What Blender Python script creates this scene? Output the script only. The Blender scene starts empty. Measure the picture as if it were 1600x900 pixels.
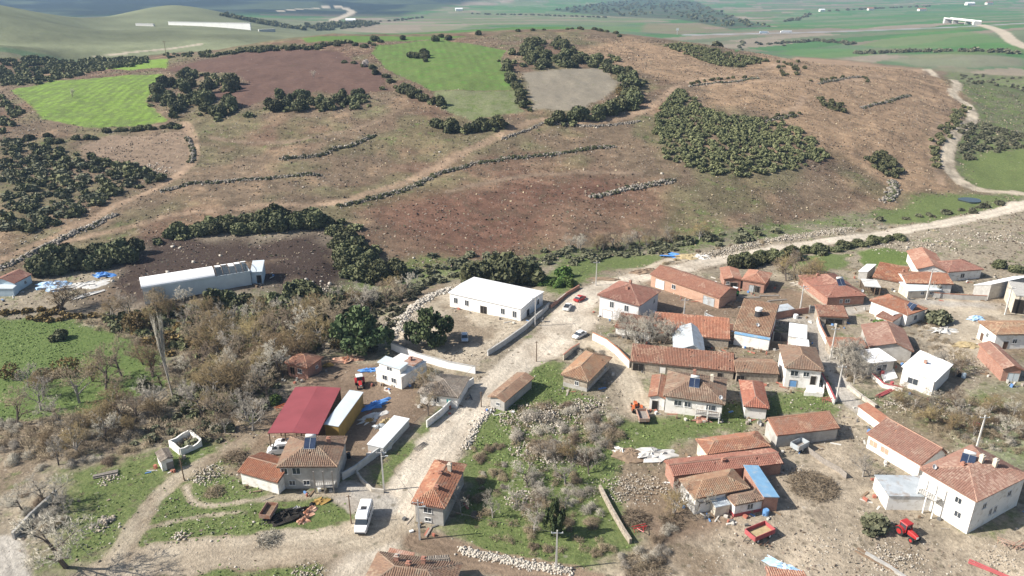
import bpy, math, random
import numpy as np
from mathutils import Vector, Matrix
random.seed(7)
R = math.radians

# ---------------------------------------------------------------- camera
CAM_H, PITCH, FPX = 82.0, R(22.3), 1180.0
scene = bpy.context.scene
cam_data = bpy.data.cameras.new("camera")
cam = bpy.data.objects.new("camera", cam_data)
scene.collection.objects.link(cam)
cam.location = (0, 0, CAM_H)
cam.rotation_euler = (math.pi / 2 - PITCH, 0, 0)
cam_data.sensor_width = 36.0
cam_data.lens = FPX / 1600 * 36.0
cam_data.clip_start = 1.0
cam_data.clip_end = 20000.0
scene.camera = cam
# ---------------------------------------------------------------- sky, sun, exposure
SUN_EL, SHADOW_AZ = R(38), R(8)          # shadows fall to +X, a little away from the camera
world = bpy.data.worlds.new("World")
scene.world = world
world.use_nodes = True
wn = world.node_tree.nodes
wl = world.node_tree.links
sky_node = wn.new("ShaderNodeTexSky")
sky_node.sky_type = 'NISHITA'
sky_node.sun_disc = False
sky_node.sun_elevation = SUN_EL
sky_node.sun_rotation = R(270) - SHADOW_AZ
sky_node.air_density = 1.2
sky_node.dust_density = 2.0
wl.new(sky_node.outputs[0], wn["Background"].inputs[0])
wn["Background"].inputs[1].default_value = 0.075
sun_data = bpy.data.lights.new("sun", 'SUN')
sun_data.energy = 5.0
sun_data.angle = R(0.5)
sun_data.color = (1.0, 0.94, 0.85)
sun = bpy.data.objects.new("sun", sun_data)
scene.collection.objects.link(sun)
sun_dir = Vector((math.cos(SHADOW_AZ) * math.cos(SUN_EL), math.sin(SHADOW_AZ) * math.cos(SUN_EL), -math.sin(SUN_EL)))
sun.rotation_euler = sun_dir.to_track_quat('-Z', 'Y').to_euler()
sun.location = (-60, -20, 120)
scene.view_settings.view_transform = 'Standard'
scene.view_settings.look = 'None'
scene.view_settings.gamma = 1.0
scene.view_settings.exposure = 0.74
scene.view_settings.use_curve_mapping = False
scene.cycles.max_bounces = 5
scene.cycles.diffuse_bounces = 2
scene.cycles.glossy_bounces = 2
scene.cycles.transparent_max_bounces = 6
scene.cycles.volume_bounces = 1
scene.cycles.use_denoising = True
scene.cycles.use_adaptive_sampling = True

#GEO-BEGIN
# ---------------------------------------------------------------- survey: sight lines of the photograph meet the terrain
def ray(px, py):
    px = np.asarray(px, float); py = np.asarray(py, float)
    x = (px - 800) / FPX; y = -(py - 450) / FPX
    c, s = math.cos(PITCH), math.sin(PITCH)
    return x, c + y * s, -s + y * c            # world direction (x right, y ahead, z up)

def hash2(ix, iy, seed):
    h = (ix.astype(np.int64) * 374761393 + iy.astype(np.int64) * 668265263 + seed * 1442695041) & 0x7fffffff
    h = ((h ^ (h >> 13)) * 1274126177) & 0x7fffffff
    return ((h ^ (h >> 16)) & 0xffff) / 65535.0

def vnoise(x, y, seed=0):
    ix = np.floor(x); iy = np.floor(y)
    fx = x - ix; fy = y - iy
    fx = fx * fx * (3 - 2 * fx); fy = fy * fy * (3 - 2 * fy)
    a = hash2(ix, iy, seed); b = hash2(ix + 1, iy, seed); c = hash2(ix, iy + 1, seed); d = hash2(ix + 1, iy + 1, seed)
    return (a * (1 - fx) + b * fx) * (1 - fy) + (c * (1 - fx) + d * fx) * fy

def fbm(x, y, scale, octaves=4, seed=0):
    v = 0.0; amp = 0.5; s = 1.0 / scale
    for o in range(octaves):
        v = v + amp * vnoise(x * s + 17.3 * o, y * s - 9.1 * o, seed + o)
        amp *= 0.5; s *= 2.03
    return v / (1 - 0.5 ** octaves)

CTRL_Z = [  # sight line (x, y) of the photograph and the ground height met there
    (-250,880,0),(100,880,0),(400,880,0),(800,880,0),(1200,880,0.3),(1500,880,0.5),(1850,880,1),
    (-200,740,-0.5),(150,740,-0.3),(450,740,0),(750,740,0),(1050,740,0.5),(1300,740,1),(1600,740,1.8),(1850,740,2),
    (-200,640,-2),(150,640,-1.6),(400,640,-0.5),(650,640,0),(900,640,0.3),(1150,640,0.8),(1400,640,1.5),(1650,640,2.5),
    (-200,560,-3),(100,560,-2.5),(300,560,-2.5),(500,560,-1),(700,560,0),(900,540,0.2),(1150,540,0.8),(1400,540,2),(1700,540,3),
    (-150,500,-3),(100,500,-2.5),(300,485,-3),(480,475,-3),(650,470,-1),(800,490,0.2),(950,480,0.4),(1200,470,1),(1450,460,2),(1700,460,3),
    (-150,450,-1),(100,445,-1),(300,450,-1),(520,445,-4),(640,430,-4),(760,425,-2.5),(900,425,-1),(1050,430,0.3),(1250,420,1),(1500,405,2),(1700,400,3),
    (-150,395,1),(100,390,1),(300,390,1),(500,400,0),(640,400,-1.5),(800,395,-3),(950,382,-4),(1100,380,-2),(1300,378,0.5),(1500,360,1.5),(1700,350,2),
    (-100,330,3),(120,330,3.5),(300,335,4),(550,330,4),(700,340,2.5),(900,340,1),(1100,350,-1),(1250,345,-2.5),(1400,330,-2.5),(1520,312,-1.5),(1600,300,-0.5),(1700,300,1),
    (-100,250,9),(150,250,9),(350,250,10.5),(600,250,11.5),(850,250,11.5),(1050,260,10),(1200,262,8.5),(1330,262,6),(1440,280,1),(1520,250,2),(1640,240,4),
    (-100,185,14),(150,185,16),(350,185,19),(600,185,21),(850,185,21.5),(1050,185,20.5),(1200,190,18.5),(1350,190,15),(1450,195,11),(1540,180,7),(1650,180,6),
    (-100,130,17),(120,130,20),(320,130,25),(600,130,28),(850,130,29.5),(1050,130,28),(1200,135,25.5),(1350,130,21.5),(1460,125,17),(1540,130,9),(1650,130,4),
    (-100,95,17),(100,95,20),(250,95,25),(450,95,31),(650,95,33.5),(850,95,35),(1020,85,34),(1055,66,37.5),(1110,74,35.5),(1175,88,31.5),(1150,100,28.5),(1300,102,23.5),(1400,108,20),
    (400,68,31),(560,68,36),(700,66,38),(870,62,40),(980,66,38),
    (520,54,37),(650,54,39),(760,50,41),(880,47,42),(960,52,40),
    (1560,115,-4),(1650,112,-6),
]
CTRL_D = [  # sight line and its ground distance
    (-60,70,760),(60,82,740),(200,82,780),(310,70,860),(400,58,960),
    (-60,30,980),(0,8,1250),(90,26,1250),(150,46,1180),(60,60,900),(180,62,940),(240,45,1080),(340,45,1120),(400,44,1200),(-100,-6,1300),
    (180,24,1420),(270,8,1500),(330,16,1500),(400,32,1500),(440,42,1450),(120,34,1500),
    (560,42,1600),(640,40,1650),(800,30,2000),(960,36,1750),(1060,56,1420),(1200,54,1450),(1400,50,1480),(1560,44,1500),(1650,40,1500),
    (1100,30,2100),(1300,30,2100),(1500,26,2100),(900,14,2800),(700,14,2800),(1250,12,2900),(1500,12,2900),(1100,4,3600),(1400,2,3700),(1650,4,3600),(800,2,3700),
    (1320,86,1080),(1450,80,1100),(1560,92,1010),(1250,86,1080),(1400,98,1000),(1650,80,1100),
    (100,16,2700),(300,10,3000),(450,12,2700),(500,26,2200),(540,14,2700),(60,2,3400),(200,0,3700),(420,1,3600),(600,2,3600),(1000,44,1600)
]
CTRL_W = [  # azimuth column, ground distance, height (ground that the ridges hide)
    (700,760,34),(880,780,36),(560,740,30),(1000,700,32),(1150,690,20),(1300,660,12),(1420,680,6),(800,1100,0),(600,1100,4),(1000,1000,2),(400,760,22),
    (250,720,18),(270,1900,0),(0,1700,2),(1250,850,-6),(1400,850,-8),(1550,750,-9),
    (0,30,0),(800,30,0),(1600,30,1),(-600,100,0),(2200,100,1),(-600,400,8),(2300,400,6),(-600,1000,18),(2400,1000,-8),
    (-400,3000,-6),(2300,3000,-8),(0,5200,60),(400,5200,64),(800,5200,40),(1200,5200,30),(1600,5200,30),(-600,5200,60),(2300,5200,40),
    (0,8000,118),(400,8000,124),(800,8000,112),(1200,8000,110),(1600,8000,112),(-600,8000,118),(2300,8000,112),
]
_pts = []
for a, b, z in CTRL_Z:
    x, y, w = ray(a, b); t = (z - CAM_H) / w
    _pts.append((x * t, y * t, z))
for a, b, d in CTRL_D:
    x, y, w = ray(a, b); t = d / math.hypot(x, y)
    _pts.append((x * t, y * t, CAM_H + w * t))
for a, d, z in CTRL_W:
    az = math.atan2((a - 800) / FPX, math.cos(PITCH))
    _pts.append((math.sin(az) * d, math.cos(az) * d, z))
_pts = np.array(_pts, float)

def _uv(x, y):
    r = np.maximum(np.hypot(x, y), 15.0)
    return np.arctan2(x, y) * 2.2, np.log(r) * 1.5

def _phi(r2):
    return 0.5 * r2 * np.log(r2 + 1e-9)

def _solve():
    u, v = _uv(_pts[:, 0], _pts[:, 1]); n = len(u)
    K = _phi((u[:, None] - u) ** 2 + (v[:, None] - v) ** 2) + np.eye(n) * 2e-4
    P = np.stack([np.ones(n), u, v], 1)
    A = np.zeros((n + 3, n + 3)); A[:n, :n] = K; A[:n, n:] = P; A[n:, :n] = P.T
    return u, v, np.linalg.solve(A, np.concatenate([_pts[:, 2], np.zeros(3)]))
_U, _V, _W = _solve()

def base_height(x, y):
    x = np.asarray(x, float); y = np.asarray(y, float)
    sh = x.shape; u, v = _uv(x.ravel(), y.ravel())
    out = np.empty(u.shape)
    for i in range(0, len(u), 40000):
        uu, vv = u[i:i + 40000], v[i:i + 40000]
        out[i:i + 40000] = _phi((uu[:, None] - _U) ** 2 + (vv[:, None] - _V) ** 2) @ _W[:-3] + _W[-3] + _W[-2] * uu + _W[-1] * vv
    return out.reshape(sh)

# terrain stored on a polar grid: fine inside the view, coarse around
AZ_F = np.linspace(R(-47), R(47), 680)
AZ = np.concatenate([np.linspace(R(-180), R(-48), 27), AZ_F, np.linspace(R(48), R(180), 27)])
def _radii():
    dep = np.concatenate([np.linspace(R(80), R(50), 14), np.linspace(R(49.5), R(20), 220)])
    r1 = CAM_H / np.tan(dep)
    r2 = np.geomspace(r1[-1] * 1.005, 760, 205)
    r3 = np.geomspace(770, 2200, 95)
    r4 = np.geomspace(2250, 9000, 50)
    return np.concatenate([[4.0], r1, r2, r3, r4])
RAD = _radii()
_AA, _RR = np.meshgrid(AZ, RAD)
GX, GY = np.sin(_AA) * _RR, np.cos(_AA) * _RR
GZ = base_height(GX, GY)
_hill = np.clip((_RR - 235) / 60, 0, 1) * np.clip((1200 - _RR) / 300, 0, 1)
GZ = GZ + (fbm(GX, GY, 45, 3, 5) - 0.5) * 2.2 * _hill + (fbm(GX, GY, 9, 3, 9) - 0.5) * (0.25 + 1.2 * _hill) + (fbm(GX, GY, 3, 2, 3) - 0.5) * 0.16
GZ = GZ + (fbm(GX, GY, 420, 4, 21) - 0.5) * 60 * np.clip((_RR - 2300) / 700, 0, 1) * np.clip((R(12) - _AA) / R(14), 0.12, 1)
GZ = np.minimum(GZ, 126)

def height(x, y):
    x = np.atleast_1d(np.asarray(x, float)); y = np.atleast_1d(np.asarray(y, float))
    a = np.arctan2(x, y); r = np.clip(np.hypot(x, y), RAD[0], RAD[-1] * 0.999)
    i = np.clip(np.searchsorted(AZ, a) - 1, 0, len(AZ) - 2); j = np.clip(np.searchsorted(RAD, r) - 1, 0, len(RAD) - 2)
    fa = np.clip((a - AZ[i]) / (AZ[i + 1] - AZ[i]), 0, 1); fr = np.clip((r - RAD[j]) / (RAD[j + 1] - RAD[j]), 0, 1)
    return (GZ[j, i] * (1 - fa) + GZ[j, i + 1] * fa) * (1 - fr) + (GZ[j + 1, i] * (1 - fa) + GZ[j + 1, i + 1] * fa) * fr

def hz(x, y):
    return float(height(x, y)[0])

_T = np.concatenate([np.linspace(40, 900, 1400), np.geomspace(902, 8800, 500)])
def survey(pts, h=0.0):
    """Ground points (x, y) met by the sight lines, at h metres above the ground."""
    out = []
    for p in pts:
        x, y, w = ray(p[0], p[1]); k = math.hypot(x, y)
        X, Y, Z = x / k * _T, y / k * _T, CAM_H + w / k * _T
        below = np.nonzero(Z <= height(X, Y) + h)[0]
        if len(below) == 0:
            i = len(_T) - 1; out.append((X[i], Y[i])); continue
        i = below[0]
        if i == 0:
            out.append((X[0], Y[0])); continue
        g0 = Z[i - 1] - hz(X[i - 1], Y[i - 1]) - h; g1 = Z[i] - hz(X[i], Y[i]) - h
        f = g0 / (g0 - g1 + 1e-12)
        out.append((X[i - 1] + (X[i] - X[i - 1]) * f, Y[i - 1] + (Y[i] - Y[i - 1]) * f))
    return np.array(out)

def G(px, py, h=0.0):
    p = survey([(px, py)], h)[0]
    return float(p[0]), float(p[1])

def rect(fl, fr, br, h):
    """Footprint of a rectangular building from three eave corners seen at height h: centre, width, depth, heading."""
    A, B, C = survey([fl, fr, br], h)
    u = B - A; w = np.hypot(*u); u = u / w
    v = np.array([-u[1], u[0]]); d = float((C - B) @ v)
    if d < 0: v = -v; d = -d
    c = A + u * w / 2 + v * d / 2
    return float(c[0]), float(c[1]), float(w), d, math.atan2(u[1], u[0])
#GEO-END
# ---------------------------------------------------------------- small library: materials, meshes, things
COL = scene.collection
MATS = {}

def new_mat(name):
    m = bpy.data.materials.new(name); m.use_nodes = True
    MATS[name] = m
    return m, m.node_tree.nodes, m.node_tree.links, m.node_tree.nodes["Principled BSDF"]

def mixc(nt, fac, a, b, kind='MIX'):
    n = nt.nodes.new("ShaderNodeMix"); n.data_type = 'RGBA'; n.blend_type = kind
    for sock, v in ((n.inputs[0], fac), (n.inputs[6], a), (n.inputs[7], b)):
        if hasattr(v, 'is_linked') or isinstance(v, bpy.types.NodeSocket): nt.links.new(v, sock)
        elif isinstance(v, (tuple, list)): sock.default_value = (*v[:3], 1)
        else: sock.default_value = v
    return n.outputs[2]

def noise(nt, scale, detail=3, rough=0.55, vec=None):
    n = nt.nodes.new("ShaderNodeTexNoise"); n.inputs["Scale"].default_value = scale
    n.inputs["Detail"].default_value = detail; n.inputs["Roughness"].default_value = rough
    if vec is not None: nt.links.new(vec, n.inputs["Vector"])
    return n.outputs["Fac"]

def remap(nt, v, a, b, c=0.0, d=1.0, smooth=False):
    n = nt.nodes.new("ShaderNodeMapRange"); n.interpolation_type = 'SMOOTHSTEP' if smooth else 'LINEAR'
    nt.links.new(v, n.inputs[0])
    for k, x in enumerate((a, b, c, d)): n.inputs[k + 1].default_value = x
    return n.outputs[0]

def maths(nt, op, a, b=0.0):
    n = nt.nodes.new("ShaderNodeMath"); n.operation = op
    for s, v in ((n.inputs[0], a), (n.inputs[1], b)):
        if isinstance(v, bpy.types.NodeSocket): nt.links.new(v, s)
        else: s.default_value = v
    return n.outputs[0]

def position(nt):
    return nt.nodes.new("ShaderNodeNewGeometry").outputs["Position"]

def attr(nt, name, out="Fac"):
    n = nt.nodes.new("ShaderNodeAttribute"); n.attribute_name = name
    return n.outputs[out]

def mat(name, c1, c2=None, scale=1.0, rough=0.85, metal=0.0, bump=0.0, lo=0.35, hi=0.65, stain=None, stain_scale=0.25, spec=0.3):
    m, N, L, B = new_mat(name); nt = m.node_tree
    B.inputs["Roughness"].default_value = rough; B.inputs["Metallic"].default_value = metal
    B.inputs["Specular IOR Level"].default_value = spec
    pos = position(nt)
    if c2 is None: c2 = tuple(x * 0.75 for x in c1)
    f = noise(nt, scale, 4, 0.6, pos)
    out = mixc(nt, remap(nt, f, lo, hi), c1, c2)
    if stain:
        g = noise(nt, stain_scale, 5, 0.65, pos)
        out = mixc(nt, remap(nt, g, 0.52, 0.68), out, stain)
    L.new(out, B.inputs["Base Color"])
    if bump:
        b = N.new("ShaderNodeBump"); b.inputs["Strength"].default_value = bump; b.inputs["Distance"].default_value = 0.05
        L.new(noise(nt, scale * 4, 3, 0.6, pos), b.inputs["Height"]); L.new(b.outputs[0], B.inputs["Normal"])
    return m

def tile_mat(name, c1, c2, c3, lichen=0.3, lich_col=(0.30, 0.27, 0.22)):
    """Fired clay: every tile its own tone, lichen and dust in drifts."""
    m, N, L, B = new_mat(name); nt = m.node_tree
    B.inputs["Roughness"].default_value = 0.9; B.inputs["Specular IOR Level"].default_value = 0.2
    pos = position(nt); t = attr(nt, "tint")
    c = mixc(nt, remap(nt, t, 0.0, 0.5), c1, c2)
    c = mixc(nt, remap(nt, t, 0.55, 1.0), c, c3)
    d = noise(nt, 0.55, 5, 0.65, pos)
    c = mixc(nt, remap(nt, d, 0.62 - 0.25 * lichen, 0.85 - 0.25 * lichen, 0, min(0.85, lichen * 2)), c, lich_col)
    e = noise(nt, 5.0, 3, 0.6, pos)
    c = mixc(nt, remap(nt, e, 0.3, 0.75, 0.0, 0.35), c, tuple(x * 0.45 for x in c2))
    info = N.new('ShaderNodeObjectInfo'); h = N.new('ShaderNodeHueSaturation'); L.new(c, h.inputs['Color'])
    L.new(remap(nt, info.outputs['Random'], 0, 1, 0.74, 1.12), h.inputs['Value']); L.new(remap(nt, info.outputs['Random'], 0, 1, 0.8, 1.05), h.inputs['Saturation']); L.new(h.outputs[0], B.inputs['Base Color'])
    return m

def leaf_mat(name, c1, c2, trans=0.15):
    m, N, L, B = new_mat(name); nt = m.node_tree
    B.inputs["Roughness"].default_value = 0.75; B.inputs["Specular IOR Level"].default_value = 0.25
    info = N.new("ShaderNodeObjectInfo")
    c = mixc(nt, attr(nt, "tint"), c1, c2)
    h = N.new("ShaderNodeHueSaturation"); L.new(c, h.inputs["Color"])
    L.new(remap(nt, info.outputs["Random"], 0, 1, 0.7, 1.35), h.inputs["Value"])
    L.new(remap(nt, info.outputs["Random"], 0, 1, 0.485, 0.512), h.inputs["Hue"])
    L.new(h.outputs[0], B.inputs["Base Color"])
    return m

def obj_mesh(name, verts, faces, material, parent=None, smooth=False, attrs=None):
    me = bpy.data.meshes.new(name)
    verts = np.asarray(verts, np.float32)
    if isinstance(faces, np.ndarray):
        n, k = faces.shape
        me.vertices.add(len(verts)); me.vertices.foreach_set("co", verts.ravel())
        me.loops.add(n * k); me.loops.foreach_set("vertex_index", faces.astype(np.int32).ravel())
        me.polygons.add(n); me.polygons.foreach_set("loop_start", np.arange(n, dtype=np.int32) * k)
        try: me.polygons.foreach_set("loop_total", np.full(n, k, np.int32))
        except Exception: pass
        me.update(calc_edges=True)
    else:
        me.from_pydata(verts.tolist(), [], faces); me.update()
    if smooth: me.polygons.foreach_set("use_smooth", np.ones(len(me.polygons), bool))
    for an, (kind, data) in (attrs or {}).items():
        a = me.attributes.new(an, kind, 'POINT')
        if kind == 'FLOAT': a.data.foreach_set("value", np.asarray(data, np.float32).ravel())
        else: a.data.foreach_set("color", np.asarray(data, np.float32).ravel())
    if material is not None: me.materials.append(MATS[material] if isinstance(material, str) else material)
    o = bpy.data.objects.new(name, me); COL.objects.link(o)
    if parent is not None: o.parent = parent
    return o

def tag(o, label=None, cat=None, group=None, kind=None):
    if label: o["label"] = label
    if cat: o["category"] = cat
    if group: o["group"] = group
    if kind: o["kind"] = kind
    return o

def thing(name, x, y, z, rz, label, cat, group=None):
    o = bpy.data.objects.new(name, None); COL.objects.link(o)
    o.location = (x, y, z); o.rotation_euler = (0, 0, rz); o.empty_display_size = 0.5
    return tag(o, label, cat, group)

class MB:
    """Collects solids; build() links them as one mesh."""
    def __init__(s): s.v = []; s.f = []
    def add(s, vs, fs, M=None):
        n = len(s.v)
        if M is not None: vs = [tuple(M @ Vector(p)) for p in vs]
        s.v += [tuple(p) for p in vs]; s.f += [tuple(i + n for i in q) for q in fs]
        return s
    def box(s, x0, x1, y0, y1, z0, z1, M=None, tx=0.0, ty=0.0):
        """Box; tx, ty draw the top in (taper)."""
        vs = [(x0,y0,z0),(x1,y0,z0),(x1,y1,z0),(x0,y1,z0),(x0+tx,y0+ty,z1),(x1-tx,y0+ty,z1),(x1-tx,y1-ty,z1),(x0+tx,y1-ty,z1)]
        return s.add(vs, [(0,3,2,1),(4,5,6,7),(0,1,5,4),(1,2,6,5),(2,3,7,6),(3,0,4,7)], M)
    def prism(s, poly, t, M=None):
        """Planar 3-D polygon thickened by the vector t."""
        n = len(poly); t = Vector(t); a = [Vector(p) for p in poly]; b = [p + t for p in a]
        fs = [tuple(range(n - 1, -1, -1)), tuple(range(n, 2 * n))] + [(i, (i + 1) % n, n + (i + 1) % n, n + i) for i in range(n)]
        return s.add(a + b, fs, M)
    def tube(s, p, q, r0, r1=None, n=6, M=None):
        p, q = Vector(p), Vector(q); r1 = r0 if r1 is None else r1
        w = (q - p).normalized(); u = w.orthogonal().normalized(); v = w.cross(u)
        vs = []
        for c, r in ((p, r0), (q, r1)):
            for k in range(n):
                a = 2 * math.pi * k / n; vs.append(c + (u * math.cos(a) + v * math.sin(a)) * r)
        fs = [(k, (k + 1) % n, n + (k + 1) % n, n + k) for k in range(n)] + [tuple(range(n - 1, -1, -1)), tuple(range(n, 2 * n))]
        return s.add(vs, fs, M)
    def loft(s, rings, M=None, cap=True):
        n = len(rings[0]); vs = [p for r in rings for p in r]; fs = []
        for k in range(len(rings) - 1):
            for i in range(n):
                j = (i + 1) % n
                fs.append((k*n+i, k*n+j, (k+1)*n+j, (k+1)*n+i))
        if cap: fs += [tuple(range(n - 1, -1, -1)), tuple(range((len(rings)-1)*n, len(rings)*n))]
        return s.add(vs, fs, M)
    def build(s, name, material, parent=None, smooth=False):
        return obj_mesh(name, s.v, s.f, material, parent, smooth)

def inside(poly, x, y):
    x = np.asarray(x); y = np.asarray(y); r = np.zeros(x.shape, bool); n = len(poly)
    for i in range(n):
        x0, y0 = poly[i]; x1, y1 = poly[(i + 1) % n]
        c = ((y0 > y) != (y1 > y)) & (x < (x1 - x0) * (y - y0) / (y1 - y0 + 1e-12) + x0)
        r ^= c
    return r

def seg_dist(line, x, y, closed=False):
    d = np.full(x.shape, 1e9); n = len(line)
    for i in range(n if closed else n - 1):
        a = line[i]; b = line[(i + 1) % n]; ab = (b[0] - a[0], b[1] - a[1]); L2 = ab[0] ** 2 + ab[1] ** 2 + 1e-9
        t = np.clip(((x - a[0]) * ab[0] + (y - a[1]) * ab[1]) / L2, 0, 1)
        d = np.minimum(d, np.hypot(x - a[0] - t * ab[0], y - a[1] - t * ab[1]))
    return d
# ---------------------------------------------------------------- ground: what covers it, from the survey of the photograph
VC = dict(dry=(0.275,0.237,0.18), dust=(0.42,0.365,0.285), road=(0.52,0.465,0.385), yard=(0.33,0.28,0.215), muck=(0.062,0.045,0.037),
          hill=(0.160,0.120,0.083), red=(0.148,0.085,0.06), tan=(0.285,0.200,0.13), plough=(0.125,0.078,0.062), green=(0.165,0.255,0.05), green2=(0.098,0.19,0.042),
          pale=(0.17,0.185,0.10), grey=(0.235,0.21,0.165), grass=(0.155,0.155,0.075), olive=(0.14,0.15,0.075), meadow=(0.16,0.175,0.105), rock=(0.36,0.31,0.24),
          asphalt=(0.28,0.28,0.28), plain=(0.11,0.16,0.065), scrub=(0.13,0.13,0.085), forest=(0.02,0.032,0.028), brown=(0.22,0.165,0.12), lane=(0.40,0.375,0.335), track=(0.31,0.225,0.158))
# (object name, label, colour, grass, stone, edge softness in metres, outline in the photograph)
AREAS = [
 ('hillside','rocky scrub slope falling to the valley on the far side','scrub',.5,.3,6,[(1480,100),(1600,118),(1700,125),(1700,300),(1540,300),(1490,283),(1478,255),(1490,215),(1524,190),(1512,160),(1482,140)]),
 ('hillside','tan bulldozed hillside with bare soil and loose stones','tan',.05,.3,14,[(1060,78),(1140,104),(1245,90),(1330,96),(1440,109),(1478,128),(1490,150),(1500,165),(1480,185),(1455,205),(1462,260),(1478,290),(1400,306),(1310,262),(1290,235),(1200,188),(1095,165),(1075,135),(1010,120),(890,78),(975,58)]),
 ('hillside','reddish stony lower slope above the stream','red',.12,.5,24,[(545,325),(650,300),(780,262),(940,250),(1060,285),(1040,320),(960,345),(880,372),(760,395),(660,405),(590,380)]),
 ('field','bright green striped field with one small tree','green',.5,0,1.2,[(17,141),(84,126),(189,118),(256,116),(236,142),(228,160),(262,190),(200,197),(142,200),(67,185),(50,165)]),
 ('field','small green field behind the tree hedge','green',.3,0,1.5,[(158,109),(216,95),(262,92),(262,106),(200,110)]),
 ('field','straw coloured strip beside the scrub','tan',.2,.1,2,[(62,118),(105,112),(140,114),(75,124)]),
 ('field','dark purple brown ploughed field on the plateau','plough',.1,.1,3,[(245,112),(337,90),(400,79),(530,80),(560,95),(600,120),(606,140),(560,148),(500,142),(430,150),(385,166),(320,150),(385,128),(360,114),(300,112)]),
 ('field','wide bright green field in the middle of the plateau','green2',.6,0,1.2,[(581,84),(590,70),(690,62),(739,69),(790,79),(781,98),(800,128),(797,140),(675,142),(641,125),(604,108)]),
 ('field','thin green strip along the ridge','green2',.5,0,2,[(470,60),(560,56),(729,57),(700,61),(560,66),(480,66)]),
 ('field','pale green fallow strip below the green field','pale',.4,.15,1.5,[(675,143),(806,142),(817,175),(740,189),(689,169)]),
 ('field','grey fallow field ringed by trees','grey',.15,.05,2,[(817,115),(935,105),(965,128),(958,145),(901,174),(834,171)]),
 ('field','small ploughed slope beside the farm track','brown',.1,.3,3,[(118,232),(165,214),(290,205),(300,235),(292,268),(240,270),(150,255)]),
 ('yard','dark trampled muck yard around the long white shed','muck',0,.25,4,[(150,470),(175,450),(215,400),(250,375),(400,372),(500,360),(525,385),(530,425),(510,455),(480,465),(420,450),(225,480)]),
 ('field','lush green meadow under bare trees','green2',.9,.02,3,[(-60,500),(120,502),(215,540),(252,570),(248,605),(200,618),(130,640),(60,655),(-60,670)]),
 ('field','small green garden plot above the village','green',.8,0,1.5,[(1342,392),(1385,388),(1435,397),(1432,413),(1350,418)]),
 ('field','pale green plot behind the brick barn','pale',.8,.1,2,[(1225,405),(1275,398),(1330,398),(1325,415),(1290,425),(1230,420)]),
 ('field','green bank behind the white hall','grass',.9,.1,3,[(840,448),(905,402),(1030,398),(1020,412),(950,425),(905,455),(870,462)]),
 ('field','green bank with a pond beside the upper road','olive',.8,.1,4,[(1400,335),(1440,310),(1560,305),(1560,318),(1480,338),(1400,350)]),
 ('field','bright green slope past the winding road','grass',.8,.1,4,[(1510,290),(1530,240),(1600,228),(1700,225),(1700,300),(1560,298)]),
 ('yard','bare graded yard in front of the white hall','dust',0,.35,2,[(608,528),(622,488),(660,462),(705,450),(850,470),(846,495),(765,560),(742,582),(690,560),(640,545)]),
 ('yard','brown farmyard beside the red shed','brown',.08,.15,2,[(500,560),(600,570),(660,600),(672,640),(640,672),(600,700),(560,720),(520,712),(470,700),(420,690),(400,700),(395,690),(460,610)]),
 ('yard','wide pale stony farmyard between the barns','yard',0,.6,3,[(985,800),(1000,760),(1050,735),(1230,720),(1320,640),(1345,660),(1365,720),(1440,770),(1480,830),(1640,850),(1700,930),(860,930),(930,880)]),
 ('yard','brown yard between the brick barns','brown',.05,.2,2,[(1015,440),(1140,470),(1230,450),(1295,470),(1290,485),(1210,490),(1140,505),(1060,500),(1000,485)]),
 ('yard','brown trampled corner before the farm cottage','brown',.05,.3,3,[(985,790),(1010,755),(1060,770),(1080,805),(1130,815),(1110,840),(1020,850)]),
 ('yard','dry yard in front of the white farmhouse','dust',.05,.2,2,[(1410,470),(1520,455),(1590,462),(1600,495),(1540,560),(1570,585),(1450,560),(1425,520)]),
 ('field','grassy garden strip between lane and houses','grass',1.0,.2,2.5,[(742,665),(770,640),(830,572),(880,566),(890,600),(905,625),(890,660),(960,690),(1000,690),(950,740),(965,800),(985,840),(900,900),(760,860),(690,845),(735,760),(720,720)]),
 ('field','green lawn between the tiled houses','grass',1.0,.25,2.5,[(940,655),(1000,655),(1060,650),(1190,640),(1310,600),(1290,640),(1190,660),(1090,690),(1040,715),(985,700)]),
 ('field','patchy grass beside the junction','grass',.85,.35,2,[(240,815),(280,760),(330,745),(430,775),(560,790),(555,820),(470,845),(330,850),(220,862)]),
 ('field','patchy grass on the slope near the ruin','grass',.75,.4,3,[(100,740),(200,715),(300,690),(320,712),(260,745),(225,800),(180,870),(60,880),(110,800)]),
 ('field','grassy corner below the track','grass',.8,.3,2,[(190,893),(300,880),(480,880),(500,930),(180,930)]),
 ('field','green verge beside the long white wall','grass',.9,.2,1.5,[(558,745),(600,712),(668,672),(705,640),(700,655),(650,710),(610,765),(590,772)]),
 ('field','dry grassy waste ground with rubble','meadow',.35,.8,4,[(1330,610),(1420,600),(1640,620),(1640,760),(1560,740),(1480,690),(1400,660)]),
]
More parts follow.
